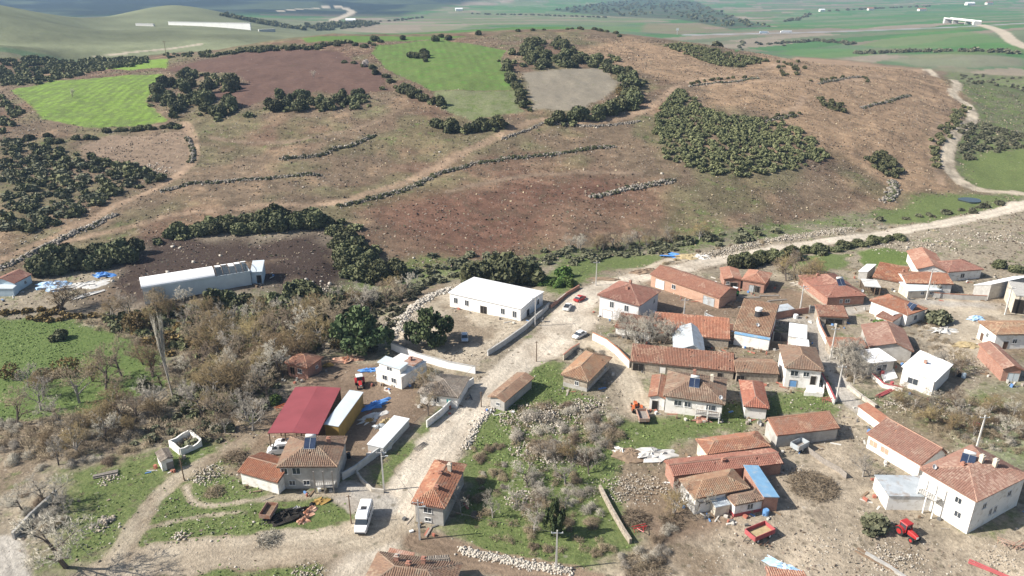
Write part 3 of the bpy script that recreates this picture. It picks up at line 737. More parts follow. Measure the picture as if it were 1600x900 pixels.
def link(name, data, parent=None, loc=(0, 0, 0), rz=0.0, sc=(1, 1, 1)):
    o = bpy.data.objects.new(name, data); COL.objects.link(o); o.parent = parent
    o.location = loc; o.rotation_euler = (0, 0, rz); o.scale = sc
    return o

def leafed_tree(name, x, y, size, label, cat, group, crowns, tall=1.0, trunk=True):
    s = size / 2; rz = prng.uniform(0, 6.28); z = hz(x, y)
    q = s * tall * prng.uniform(0.85, 1.15)
    if not trunk:
        return tag(link(name, crowns[prng.integers(len(crowns))], None, (x, y, z - 0.12 * s), rz, (s * prng.uniform(.9, 1.15), s * prng.uniform(.9, 1.15), q)), label, cat, group)
    r = thing(name, x, y, z, rz, label, cat, group)
    link("trunk", TRUNK_D, r, sc=(s, s, q)); link("crown", crowns[prng.integers(len(crowns))], r, sc=(s * prng.uniform(.9, 1.1), s * prng.uniform(.9, 1.1), q))
    return r

def bare(x, y, h, label, group, kind=None, pale=False, name="bare_tree", wide=1.0):
    k = prng.integers(len(BARE)) if kind is None else kind
    r = thing(name, x, y, hz(x, y), prng.uniform(0, 6.28), label, "tree", group)
    link("trunk", BARE[k][0], r, sc=(h * wide, h * wide, h)); link("crown", BARE[k][2 if pale else 1], r, sc=(h * wide, h * wide, h))
    return r

def scatter(px, n, gap, line=False, h=0.0):
    P = survey(px, h); out = []
    if line:
        L = np.cumsum([0] + [np.hypot(*(P[i + 1] - P[i])) for i in range(len(P) - 1)])
        for k in range(n):
            s = L[-1] * (k + prng.uniform(0.1, 0.9)) / n; i = min(np.searchsorted(L, s, 'right') - 1, len(P) - 2)
            q = P[i] + (P[i + 1] - P[i]) * (s - L[i]) / (L[i + 1] - L[i] + 1e-9); out.append(q + prng.normal(size=2) * gap)
        return out
    lo, hi = P.min(0), P.max(0); tries = 0; arr = np.zeros((n + 1, 2))
    while len(out) < n and tries < n * 60:
        tries += 1; q = prng.uniform(lo, hi)
        if not inside(P, np.array([q[0]]), np.array([q[1]]))[0]: continue
        if out and (np.hypot(arr[:len(out), 0] - q[0], arr[:len(out), 1] - q[1]) < gap).any(): continue
        arr[len(out)] = q; out.append(q)
    return out

# evergreen trees and shrubs that can be told apart: (outline, count, size range, gap, line?, name, label, group, crowns, trunk)
GROVES = [
 ([(236,155),(262,124),(300,117),(360,124),(378,142),(330,152),(395,186),(340,192),(275,186),(240,168)],34,(6,9),3.6,0,'evergreen_oak','dark evergreen oak in the grove at the edge of the striped green field','grove beside the striped field',OAK,1),
 ([(165,207),(225,203),(285,200)],10,(3.5,5.5),1.0,1,'evergreen_shrub','round evergreen shrub in the row below the striped green field','shrub row below the striped field',OAK,0),
 ([(40,215),(100,222),(155,214)],9,(3.5,6),2.0,1,'evergreen_shrub','dark shrub on the rocky edge below the striped green field','shrubs on the rocky edge',OAK,0),
 ([(414,165),(440,148),(500,156),(570,146),(580,166),(500,172),(430,180)],20,(5.5,8),3.6,0,'evergreen_oak','evergreen oak along the lower edge of the dark ploughed field','oaks below the ploughed field',OAK,1),
 ([(322,90),(380,80),(440,78),(480,78)],16,(4.5,7),2.5,1,'evergreen_oak','small evergreen oak in the hedge above the dark ploughed field','hedge above the ploughed field',OAK,0),
 ([(480,80),(520,70),(570,72),(590,66)],12,(4,7),3,1,'evergreen_oak','evergreen oak in the loose row by the ridge strip','loose row by the ridge',OAK,0),
 ([(535,98),(555,96),(580,112),(600,120),(615,135)],9,(4,6),2,1,'evergreen_shrub','shrub on the bank between ploughed and green field','shrubs between ploughed and green field',OAK,0),
 ([(610,140),(640,138),(655,150),(690,166),(670,168),(625,150)],12,(4,6.5),2.5,0,'evergreen_oak','oak at the lower corner of the wide green field','oaks at the green field corner',OAK,1),
 ([(684,198),(720,206),(760,202),(785,196)],12,(5,8),1.2,1,'evergreen_oak','oak in the thick clump above the long hill track','clump above the hill track',OAK,1),
 ([(640,90),(665,86),(690,94),(660,97)],7,(4,7),2.5,0,'evergreen_oak','oak in the clump standing inside the wide green field','clump inside the green field',OAK,1),
 ([(784,100),(798,120),(808,145),(818,172)],12,(4.5,6.5),1.0,1,'evergreen_oak','oak in the hedge between green and grey fields','hedge between green and grey fields',OAK,1),
 ([(797,84),(835,68),(880,66),(900,82),(970,90),(962,103),(930,106),(830,112),(800,100)],36,(5.5,9),3.6,0,'evergreen_oak','evergreen oak in the wood above the grey field','wood above the grey field',OAK,1),
 ([(945,112),(975,118),(990,140),(985,165),(940,182),(862,190)],24,(6,9.5),1.8,1,'evergreen_oak','large oak in the curved belt around the grey field','belt around the grey field',OAK,1),
 ([(738,52),(752,56),(676,66),(710,58),(528,63)],6,(4,7),2,1,'evergreen_oak','lone oak on the ridge above the green field','lone oaks on the ridge',OAK,1),
 ([(800,50),(830,48),(870,47),(930,47),(975,58)],13,(3.5,6),2,1,'evergreen_shrub','low shrub on the skyline of the plateau','shrubs on the skyline',OAK,0),
 ([(255,372),(330,356),(420,344),(500,346),(530,360),(420,362),(330,370)],34,(5,8),3.0,0,'evergreen_oak','evergreen oak in the hedge behind the dark muck yard','hedge behind the muck yard',OAK,1),
 ([(520,365),(545,375),(575,405),(620,430),(600,445),(560,440),(535,420)],22,(5,8),3.2,0,'evergreen_oak','dark oak on the bank between muck yard and hall','oaks between muck yard and hall',OAK,1),
 ([(50,425),(80,408),(150,405),(215,395),(225,400),(170,420),(70,432)],17,(6,9),3.2,0,'evergreen_oak','tall dark oak behind the blue tarp heap','oaks behind the tarp heap',OAK,1),
 ([(330,485),(400,470),(470,462),(540,470),(540,500),(470,530),(400,520)],24,(6,9),3.4,0,'evergreen_oak','dark evergreen tree in front of the long white shed','trees before the long white shed',OAK,1),
 ([(720,440),(760,432),(800,430),(835,440),(820,446),(735,446)],8,(8,11),4.0,0,'evergreen_oak','big dark oak right behind the white hall','oaks behind the white hall',OAK,1),
 ([(845,445),(880,432),(905,438),(870,455)],6,(4,6),2.5,0,'evergreen_shrub','green bush beside the hall on the grass bank','bushes beside the hall',FRESH,0),
 ([(1152,420),(1180,412),(1215,406),(1250,402)],11,(4.5,7),1.0,1,'evergreen_oak','dark oak between upper road and brick barn','oaks below the upper road',OAK,1),
 ([(1255,398),(1290,392),(1330,388),(1370,378),(1420,372)],18,(3,5.5),1.2,1,'evergreen_shrub','bush on the lower verge of the upper road','bushes below the upper road',OAK,0),
 ([(1395,345),(1450,338),(1510,330),(1570,318)],14,(2.5,4.5),2.0,1,'evergreen_shrub','low bush on the stream bank above the upper road','stream bank bushes',SHRUB,0),
]
for px, n, (s0, s1), gap, ln, nm, lab, grp, crowns, trk in GROVES:
    for q in scatter(px, n, gap * .9, bool(ln)):
        leafed_tree(nm, q[0], q[1], prng.uniform(s0, s1) * 1.2, lab, 'tree' if trk else 'shrub', grp, crowns, 1.12 if trk else 0.85, bool(trk))

# far scrub that reads as one mass
def mass(name, label, specs):
    Vs, Fs, Ts, o = [], [], [], 0
    for px, n, (s0, s1), gap, ln, kind in specs:
        for q in scatter(px, n, gap, bool(ln)):
            me = (LOW, LOW2, LOW3, LOW2)[kind][prng.integers(4)]; V, F, T = me
            s = prng.uniform(s0, s1) / 2; a = prng.uniform(0, 6.28); c_, s_ = math.cos(a), math.sin(a)
            W = np.stack([(V[:, 0] * c_ - V[:, 1] * s_) * s + q[0], (V[:, 0] * s_ + V[:, 1] * c_) * s + q[1], V[:, 2] * s * prng.uniform(.8, 1.1) + hz(*q)], 1)
            Vs.append(W); Fs.append(F + o); Ts.append(np.clip(T + prng.uniform(-.25, .25), 0, 1)); o += len(V)
    return tag(obj_mesh(name, np.concatenate(Vs), np.concatenate(Fs), ("leaf_thicket", "leaf_shrub", "twig_brown", "leaf_ochre")[specs[0][5]], None, False, {"tint": ('FLOAT', np.concatenate(Ts))}), label, "scrub", None, "stuff")
LOW = [leafy(150 + i, 115, 6, 0.42, 1.0, 0.85, 0.05) for i in range(4)]
LOW3 = [bramble(760 + i, 165, 0.026) for i in range(4)]
LOW2 = [leafy(170 + i, 105, 6, 0.42, 1.0, 0.8, 0.03) for i in range(4)]
mass('thicket','dense dark green thicket on the bulldozed slope',[([(1035,165),(1062,142),(1082,152),(1095,172),(1150,182),(1240,198),(1302,248),(1250,262),(1170,277),(1100,272),(1042,248),(1022,205)],560,(2.6,4.8),1.7,0,0)])
mass('thicket','low scrub draped over the shoulder by the ridge',[([(1035,72),(1060,69),(1110,77),(1175,90),(1205,96),(1150,106),(1110,100),(1060,82)],260,(2.8,4.8),1.9,0,0)])
mass('thicket','dark scrub wood along the back of the striped field',[([(0,96),(60,92),(150,92),(228,90),(232,100),(150,112),(70,132),(0,138)],320,(4.5,8),2.3,0,0),([(0,150),(30,160),(35,185),(0,215)],22,(4,6),2.6,0,0),([(250,84),(330,80),(320,90),(260,92)],24,(4,6),2.4,0,0),([(325,90),(380,80),(440,76),(480,76),(540,66)],60,(4,7),2.6,1,0)])
mass('thicket','low evergreen scrub filling the gaps of the plateau groves',[([(232,160),(258,122),(300,114),(365,122),(385,142),(330,154),(400,186),(340,194),(270,188),(238,172)],75,(3.5,6.5),2.4,0,0),([(410,170),(440,150),(500,158),(575,148),(585,168),(430,182)],45,(3,6),2.2,0,0),([(795,86),(835,68),(880,66),(905,84),(972,90),(965,104),(930,107),(830,113),(798,102)],70,(3.5,6.5),2.4,0,0),([(945,108),(980,116),(996,140),(990,168),(940,186),(858,192)],40,(3.5,6.5),2.6,1,0),([(682,198),(720,207),(760,203),(790,196)],22,(3,5),1.6,1,0),([(600,138),(640,140),(690,168)],16,(3,5),2,1,0),([(784,96),(800,125),(820,176)],20,(3,5),1.4,1,0),([(250,376),(330,360),(420,348),(530,352),(600,440)],70,(3,5.5),2.6,1,0)])
mass('thicket','grey green scrub on the rocky slope beside the farm track',[([(0,218),(55,232),(120,248),(215,262),(248,282),(190,300),(130,335),(60,356),(0,362)],150,(2.2,7),2.9,0,1)])
mass('thicket','dark evergreen bushes dotted through the grey green scrub slope',[([(0,214),(60,228),(130,244),(232,262),(256,282),(195,304),(135,340),(60,362),(0,368)],105,(2.5,7.5),3.6,0,0)])
mass('thicket','scrub clumps along the terraces of the bulldozed slope',[([(1212,98),(1245,95),(1258,108),(1235,124),(1210,118)],22,(3,4.6),2,0,0),([(1262,150),(1300,158),(1335,172),(1310,178)],20,(3,4.6),2,0,0),([(1352,250),(1380,240),(1410,268),(1408,282),(1370,268)],26,(3.5,5.5),2,0,0),([(1270,128),(1320,120)],9,(2.5,3.5),.8,1,0),([(1180,122),(1130,124),(1075,132)],16,(2.5,3.5),.8,1,0),([(1150,184),(1200,186),(1250,178)],14,(2.5,3.5),.8,1,0),([(1370,165),(1400,155),(1420,148)],10,(2,3.5),.8,1,0),([(1355,128),(1350,120)],4,(2.5,3.5),.8,1,0)])
mass('thicket','hedge scrub lining the winding road',[([(1508,168),(1500,182),(1475,205),(1462,230),(1462,262)],56,(3,5),1.6,1,0)])
mass('thicket','scrub cover on the slope past the winding road',[([(1500,112),(1600,122),(1660,130),(1660,158),(1560,140),(1510,130)],110,(3,5),2.2,0,1),([(1500,200),(1530,190),(1600,212),(1660,220),(1600,232),(1540,240),(1500,255)],90,(3,5.5),2.4,0,1)])
mass('thicket','low scrub strung along the stream bed',[([(640,432),(760,408),(880,396),(980,388),(1100,378),(1200,366)],95,(2.5,5),3.2,1,1),([(880,412),(960,398),(1060,390)],30,(2,4),2.5,1,1),([(530,470),(600,465),(680,440),(720,432)],40,(3,5),2.6,1,1)])
mass('treeline','dark tree plantation in the far valley',[([(455,46),(480,38),(560,34),(598,38),(570,42),(500,48)],150,(9,14),6,0,0),([(860,16),(940,4),(1010,-2),(1090,4),(1130,20),(1205,42),(1140,44),(1060,28),(960,24)],330,(8,16),9,0,0),([(330,22),(430,36),(470,46),(420,40)],90,(8,13),5,0,0)])
mass('treeline','bare brown tree lines between the fields of the plain',[([(1190,70),(1280,64),(1340,70)],40,(7,12),4,1,1),([(1340,84),(1400,82),(1480,80),(1590,84)],60,(7,12),4,1,1),([(1120,74),(1160,66),(1230,72)],26,(6,10),4,1,1),([(740,22),(840,24),(950,28)],40,(8,12),5,1,1),([(1230,34),(1270,22)],18,(10,16),5,1,1),([(1300,18),(1360,14),(1460,10)],30,(10,16),8,1,1),([(600,34),(660,28)],18,(8,12),6,1,1)])

mass('undergrowth','dark olive undergrowth filling the wooded stream bank',[([(150,500),(230,480),(330,480),(430,470),(540,470),(560,500),(500,540),(430,590),(360,650),(290,660),(275,600),(300,550),(210,530)],230,(2.2,5),2.0,0,0)])
mass('undergrowth','brown dead undergrowth on the stream bank',[([(120,500),(240,500),(330,500),(520,490),(480,560),(400,640),(320,690),(200,700),(60,720),(0,700),(0,670),(140,650),(250,630),(280,560)],360,(2.0,4.6),2.0,0,2)])
mass('undergrowth','ochre budding scrub on the stream bank',[([(160,500),(240,480),(330,490),(460,480),(540,480),(480,540),(380,600),(300,600)],70,(2.5,5),3.0,0,3),([(0,490),(100,480),(150,495),(60,505)],16,(2,4),2,0,3)])
mass('undergrowth','olive shrubs under the bare trees by the brick cottage',[([(280,560),(440,560),(430,640),(330,700),(200,695),(260,640)],80,(1.6,3.8),2.2,0,1)])
mass('undergrowth','grey green scrub on the slopes beside the hall yard',[([(530,470),(600,455),(660,450),(640,480),(615,520),(590,560),(520,540)],90,(1.8,4),1.8,0,1)])
mass('undergrowth','dead brown scrub in the village gardens',[([(800,640),(900,625),(970,660),(960,700),(860,720),(800,700)],60,(1.5,3),1.5,0,2),([(740,700),(800,720),(930,760),(950,850),(860,880),(740,830)],36,(1.2,2.6),1.5,0,2),([(1370,620),(1500,620),(1600,650),(1600,710),(1480,690)],90,(1.2,2.6),1.6,0,2),([(960,508),(1060,512),(1060,530),(980,535)],30,(1.5,2.6),1.2,0,2),([(1440,500),(1500,530),(1460,560),(1420,520)],20,(1.2,2.4),1.4,0,2)])
# leafless trees: the wooded stream and the gardens
BARES = [
 ([(300,520),(420,500),(520,500),(540,540),(470,580),(400,620),(330,640),(280,600)],46,(6,10.5),3.8,'bare grey tree in the thicket between meadow and brick cottage','bare trees by the stream'),
 ([(290,600),(420,590),(425,640),(380,690),(300,700),(250,690)],16,(5,8.5),3.4,'bare tree on the lower bank between ruin and red shed','lower bank trees'),
 ([(0,560),(60,600),(130,600),(230,560),(270,600),(250,660),(140,690),(20,690)],16,(6,10),6,'bare tree on the bank of the green meadow','bare trees by the meadow'),
 ([(160,480),(220,480),(300,470),(340,500),(260,520),(180,510)],12,(6,9),4,'bare tree at the foot of the long white shed','bare trees below the white shed'),
 ([(620,455),(560,470),(520,490),(560,500),(640,470)],10,(5,8),4,'bare tree on the slope left of the hall yard','bare trees by the hall yard'),
 ([(870,395),(930,385),(1000,380),(1080,375),(1140,370)],20,(5,7.5),2,'bare willow along the stream under the stony slope','stream willows'),
 ([(960,520),(1000,515),(1060,525),(1050,540),(990,540)],15,(5,7.5),2.0,'bare fruit tree in the walled garden by the long red roof','walled garden trees'),
 ([(1210,425),(1250,420),(1285,430),(1280,450),(1240,450)],10,(5.5,8),2.6,'bare tree behind the brick farmhouse','trees behind the brick farmhouse'),
 ([(1310,560),(1345,555),(1350,590),(1330,605),(1312,580)],13,(5,7),1.8,'bare tree beside the concrete lane and the white modern house','trees beside the concrete lane'),
 ([(1455,575),(1500,560),(1500,590),(1470,595)],6,(4,5.5),2.5,'bare tree in the plot behind the white modern house','trees behind the modern house'),
 ([(1380,610),(1440,620),(1520,640),(1600,650),(1600,690),(1500,680),(1420,650)],24,(3,5.5),3.4,'small bare tree on the rubble strewn waste ground','waste ground trees'),
 ([(640,625),(670,605),(700,640),(670,650)],6,(4.5,6),2.4,'bare tree in the garden of the grey roofed cottage','grey cottage garden trees'),
 ([(750,800),(790,780),(830,720),(880,700),(930,740),(900,800),(830,840)],14,(3.5,6),4,'small bare tree in the overgrown garden strip','overgrown garden trees'),
 ([(1035,800),(1060,780),(1100,810)],3,(4.5,6),3,'bare tree before the white farm cottage','cottage yard trees'),
 ([(60,700),(150,660),(240,640),(250,660),(170,700),(90,730)],16,(4,7.5),4,'bare tree on the slope above the ruin','trees above the ruin'),
 ([(30,800),(70,780),(110,790),(80,830)],5,(4,6),3,'bare sapling by the grey wall in the corner','saplings by the grey wall'),
]
for px, n, (a, b), gap, lab, grp in BARES:
    for q in scatter(px, n, gap): bare(q[0], q[1], prng.uniform(a, b), lab, grp, pale=('village' in grp or 'wall' in grp or 'lane' in grp), wide=prng.uniform(.95, 1.25))
x, y = G(105, 886); bare(x, y, 11.5, 'big bare tree with pale trunk at the corner of the branch road', None, 4, True, wide=1.15)
x, y = G(92, 488); bare(x, y, 10, 'spreading ochre tree beside the blue tarp heap', None, 2, wide=1.3)
x, y = G(1348, 745); bare(x, y, 5.5, 'grey bare tree beside the blue metal roof', None, 1, True, wide=1.2)
x, y = G(1462, 462); bare(x, y, 4.5, 'bare tree before the leaning white roof', None, 3, True)
x, y = G(1190, 700 - 60); bare(x, y, 3.5, 'bare shrub before the small red roofed cottage', None, 5, True)
x, y = G(720, 800); bare(x, y, 4.5, 'bare tree leaning on the tiled roadside house', None, 3, True, wide=1.3)
x, y = G(520, 735); bare(x, y, 4.2, 'bare tree in the corner of the grey house porch', None, 1, True, wide=1.2)
x, y = G(271, 622); r = thing('poplar_tree', x, y, hz(x, y), 0.4, 'tall slender bare poplar before the long white shed', 'tree')
link("trunk", POP_T, r, sc=(14, 14, 21)); link("crown", POP_C, r, sc=(13, 13, 21))
for px, py, s, lab in ((215,515,8,'ochre budding tree beside the poplar'),(250,545,6,'ochre bush behind the poplar'),(105,585,7,'rounded ochre tree on the green meadow'),(20,590,6,'ochre tree at the edge of the meadow'),(968,150,7,'orange brown oak in the belt around the grey field')):
    x, y = G(px, py); leafed_tree('budding_tree', x, y, s, lab, 'tree', None, OCHRE, 1.2)
for px, py, s, t, lab in ((567,548,14,.95,'broad dark pine beside the pale bank of the hall yard'),(670,538,11.5,.9,'green pine standing in the hall yard over parked car')):
    x, y = G(px, py); leafed_tree('pine_tree', x, y, s, lab, 'tree', None, PINE, t)
x, y = G(1466,505); leafed_tree('round_tree', x, y, 7.0, 'round olive green tree beside the solar roofed house', 'tree', None, SHRUB + OAK[:1], 1.0)
for px, py, s, lab in ((432,628,4.2,'fresh green bush beside the red shed'),(1375,510,4,'green bush before the white terrace house'),(95,530,5.5,'dark round bush on the green meadow'),(228,610,5,'dark bush behind the poplar'),(1560,418,6,'dark bush on the right edge above the village'),(1590,425,5,'grey bush at the right edge above the village'),(70,590,6,'dark bush under the ochre tree')):
    x, y = G(px, py); leafed_tree('round_bush', x, y, s, lab, 'bush', None, FRESH if 'green bush' in lab else OAK, 0.95, False)
x, y = G(113,152); bare(x, y, 5, 'lone small tree in the striped green field', None, 0)
x, y = G(490,122); bare(x, y, 5, 'lone pale tree in the dark ploughed field', None, 1, True)
x, y = G(571,104); leafed_tree('blossom_tree', x, y, 6, 'white blossoming tree between ploughed and green field', 'tree', None, BLOSSOM, 1.1)
x, y = G(866,838); leafed_tree('cypress', x, y, 3.4, 'dark narrow conifer in the overgrown garden', 'tree', None, PINE, 2.2)
x, y = G(1368,828); leafed_tree('olive_tree', x, y, 5.6, 'pale olive bush beside the red tractor', 'tree', None, SHRUB, 1.0)
# brambles and thorn
BRAMBLES = [
 ([(820,640),(900,625),(960,650),(980,690),(930,720),(870,720),(800,700)],30,(2.4,5),1.8,'grey bramble on the stone heap in the garden strip','brambles on the stone heap'),
 ([(735,700),(780,690),(800,760),(770,830),(740,820)],14,(1.6,3.2),1.5,'grey bramble along the village road garden edge','brambles by the road'),
 ([(800,740),(900,740),(930,800),(960,860),(900,885),(820,860)],20,(1.8,4),2.4,'brown bramble in the lower overgrown garden','brambles in the lower garden'),
 ([(1400,620),(1480,615),(1600,640),(1600,700),(1560,720),(1480,680)],34,(1.4,3.0),2.0,'dry thorn bush on the rubble strewn waste ground','thorn on the waste ground'),
 ([(300,560),(420,540),(500,520),(470,600),(380,660),(300,680)],34,(2.5,4.5),2.6,'tangled thorn under the bare stream trees','thorn under the stream trees'),
 ([(0,660),(120,650),(240,640),(260,690),(150,730),(20,740)],28,(2,4),2.4,'dry thorn on the slope below the meadow','thorn below the meadow'),
 ([(0,780),(60,760),(110,800),(60,860),(20,830)],12,(1.8,3.2),1.6,'thorn beside the grey wall in the corner','thorn by the grey wall'),
 ([(930,880),(1000,840),(1050,830),(1030,890)],8,(2,3.5),1.6,'brown thorn heap at the edge of the pale farmyard','thorn by the farmyard'),
 ([(895,555),(915,545),(945,552),(930,560)],6,(2,3.2),1.2,'dark thorn behind the roadside tiled cottage','thorn behind the cottage'),
 ([(960,510),(1050,510),(1060,525),(1000,535),(950,525)],14,(2,3),1.4,'thorn in the walled garden by the long red roof','walled garden thorn'),
 ([(1310,575),(1350,560),(1350,600),(1325,600)],9,(1.8,3),1.3,'thorn beside the concrete lane','lane thorn'),
 ([(1030,420),(1100,395),(1200,380),(1300,368),(1400,352)],20,(1.5,3),2.0,'dry bush on the stony verge of the upper road','upper verge bushes'),
]
for px, n, (a, b), gap, lab, grp in BRAMBLES:
    for q in scatter(px, n, gap, 'upper verge' in grp):
        s = prng.uniform(a, b) / 2
        tag(link('bramble_bush', BRAM[prng.integers(len(BRAM))], None, (q[0], q[1], hz(*q) - 0.05), prng.uniform(0, 6.28), (s, s * prng.uniform(.8, 1.1), s * prng.uniform(.8, 1.2))), lab, 'bush', grp)
# ---------------------------------------------------------------- buildings
tile_mat("tile_new", (0.42,0.205,0.135), (0.33,0.155,0.105), (0.49,0.31,0.225), 0.42, (0.42,0.27,0.19))
tile_mat("tile_red", (0.345,0.155,0.11), (0.26,0.115,0.085), (0.42,0.245,0.18), 0.42, (0.32,0.2,0.15))
tile_mat("tile_old", (0.36,0.17,0.105), (0.28,0.13,0.085), (0.43,0.26,0.17), 0.38)
tile_mat("tile_brown", (0.33,0.20,0.125), (0.25,0.15,0.10), (0.40,0.28,0.19), 0.5, (0.30,0.26,0.19))
tile_mat("tile_grey", (0.27,0.23,0.185), (0.20,0.165,0.135), (0.35,0.30,0.25), 0.5, (0.20,0.19,0.17))
mat("plaster_white", (0.80,0.785,0.755), (0.72,0.705,0.67), 0.7, 0.9, stain=(0.55,0.51,0.45), stain_scale=0.9)
mat("plaster_new", (0.82,0.82,0.81), (0.78,0.78,0.77), 0.7, 0.9)
mat("plaster_grey", (0.46,0.445,0.42), (0.36,0.345,0.32), 0.8, 0.9, stain=(0.28,0.26,0.24), stain_scale=0.6)
mat("plaster_lilac", (0.60,0.585,0.60), (0.54,0.525,0.54), 0.7, 0.9)
mat("plaster_red", (0.42,0.10,0.11), (0.34,0.09,0.09), 1.0, 0.9)
mat("plaster_cream", (0.66,0.60,0.50), (0.54,0.48,0.39), 0.7, 0.9, stain=(0.38,0.33,0.27), stain_scale=0.5)
mat("plaster_blue", (0.50,0.60,0.68), (0.40,0.50,0.58), 0.8, 0.9)
mat("stone_wall", (0.42,0.37,0.30), (0.24,0.20,0.16), 2.2, 0.95, bump=0.6)
mat("concrete", (0.42,0.41,0.39), (0.32,0.31,0.29), 1.2, 0.92)
mat("concrete_new", (0.56,0.56,0.55), (0.46,0.46,0.45), 1.0, 0.92)
mat("block", (0.47,0.46,0.44), (0.37,0.36,0.34), 2.0, 0.95)
mat("sheet_white", (0.80,0.82,0.83), (0.74,0.76,0.78), 0.3, 0.55, stain=(0.62,0.64,0.66), stain_scale=0.2)
mat("sheet_hall", (0.86,0.86,0.86), (0.84,0.84,0.84), 0.3, 0.6)
mat("sheet_zinc", (0.50,0.54,0.57), (0.40,0.44,0.47), 0.6, 0.5, 0.2, stain=(0.34,0.30,0.27), stain_scale=0.7)
mat("sheet_pale", (0.60,0.66,0.70), (0.52,0.58,0.62), 0.4, 0.5, 0.1)
mat("sheet_blue", (0.22,0.40,0.58), (0.18,0.33,0.50), 0.8, 0.5, 0.1, stain=(0.38,0.45,0.5), stain_scale=0.5)
mat("sheet_magenta", (0.25,0.062,0.072), (0.21,0.052,0.06), 0.25, 0.55)
mat("sheet_rust", (0.30,0.15,0.10), (0.40,0.30,0.25), 0.9, 0.8)
mat("tarp_yellow", (0.38,0.25,0.07), (0.28,0.18,0.06), 0.7, 0.6)
mat("tarp_blue", (0.06,0.20,0.55), (0.12,0.30,0.62), 0.9, 0.5)
mat("tarp_sky", (0.25,0.45,0.70), (0.50,0.62,0.75), 0.7, 0.5)
mat("tarp_white", (0.66,0.65,0.62), (0.46,0.44,0.41), 0.9, 0.6)
mat("tarp_orange", (0.58,0.28,0.18), (0.66,0.45,0.32), 0.9, 0.6)
mat("white_paint", (0.78,0.78,0.77), None, 1, 0.5)
mat("glass", (0.035,0.045,0.055), (0.06,0.07,0.085), 0.4, 0.12, spec=0.6)
mat("solar_glass", (0.02,0.03,0.06), (0.035,0.05,0.09), 0.8, 0.1, spec=0.6)
mat("shade", (0.018,0.016,0.014), (0.03,0.026,0.022), 1.0, 1.0)  # near-black: paints the shade inside openings on flat panels; also colours the muck heap
mat("wood", (0.22,0.15,0.10), (0.14,0.10,0.07), 3, 0.9)
mat("wood_grey", (0.30,0.27,0.24), (0.20,0.18,0.16), 3, 0.95)
mat("door_blue", (0.16,0.34,0.62), (0.13,0.28,0.52), 1, 0.6)
mat("door_brown", (0.13,0.075,0.05), None, 1, 0.7)
mat("turquoise", (0.10,0.42,0.42), None, 1, 0.6)
mat("steel_dark", (0.06,0.06,0.065), None, 1, 0.6, 0.3)
mat("pole_concrete", (0.62,0.60,0.57), (0.52,0.50,0.47), 1.5, 0.9)
mat("rubber", (0.02,0.02,0.02), (0.03,0.03,0.03), 2, 0.9)
mat("paint_white", (0.78,0.78,0.78), (0.72,0.72,0.72), 0.5, 0.3, spec=0.5)
mat("paint_red", (0.42,0.03,0.03), (0.34,0.03,0.03), 1.0, 0.35, spec=0.5)
mat("paint_green", (0.05,0.26,0.06), (0.04,0.2,0.05), 1.0, 0.4, spec=0.5)
mat("paint_silver", (0.42,0.48,0.55), (0.36,0.42,0.5), 0.7, 0.3, 0.4, spec=0.5)
mat("paint_orange", (0.55,0.14,0.05), (0.42,0.12,0.05), 1.0, 0.5)
mat("earth", (0.26,0.19,0.13), (0.17,0.125,0.09), 1.5, 0.95)
mat("hay", (0.42,0.34,0.20), (0.32,0.25,0.14), 2.0, 0.95)
mat("limestone", (0.52,0.48,0.42), (0.36,0.325,0.275), 1.3, 0.95)
mat("limestone_tan", (0.38,0.33,0.265), (0.27,0.235,0.185), 1.3, 0.95)
mat("limestone_dark", (0.26,0.235,0.20), (0.17,0.15,0.13), 1.3, 0.95)
for _n, _a, _b in (("brick", (0.38,0.165,0.105), (0.30,0.12,0.08)), ("brick_pale", (0.52,0.30,0.20), (0.44,0.24,0.16))):
    m, N, L, B = new_mat(_n); nt = m.node_tree; B.inputs["Roughness"].default_value = 0.92
    tc = N.new("ShaderNodeTexCoord"); sx = N.new("ShaderNodeSeparateXYZ"); L.new(tc.outputs["Object"], sx.inputs[0])
    cx = N.new("ShaderNodeCombineXYZ"); L.new(maths(nt, 'ADD', sx.outputs[0], sx.outputs[1]), cx.inputs[0]); L.new(sx.outputs[2], cx.inputs[1])
    bt = N.new("ShaderNodeTexBrick"); L.new(cx.outputs[0], bt.inputs["Vector"]); bt.inputs["Scale"].default_value = 1.0
    bt.inputs["Brick Width"].default_value = 0.3; bt.inputs["Row Height"].default_value = 0.2; bt.inputs["Mortar Size"].default_value = 0.018
    bt.inputs["Color1"].default_value = (*_a, 1); bt.inputs["Color2"].default_value = (*_b, 1); bt.inputs["Mortar"].default_value = (0.42, 0.38, 0.33, 1)
    L.new(mixc(nt, remap(nt, noise(nt, 0.8, 4, 0.6, position(nt)), 0.4, 0.7, 0, 0.4), bt.outputs["Color"], tuple(x * .6 for x in _b)), B.inputs["Base Color"])

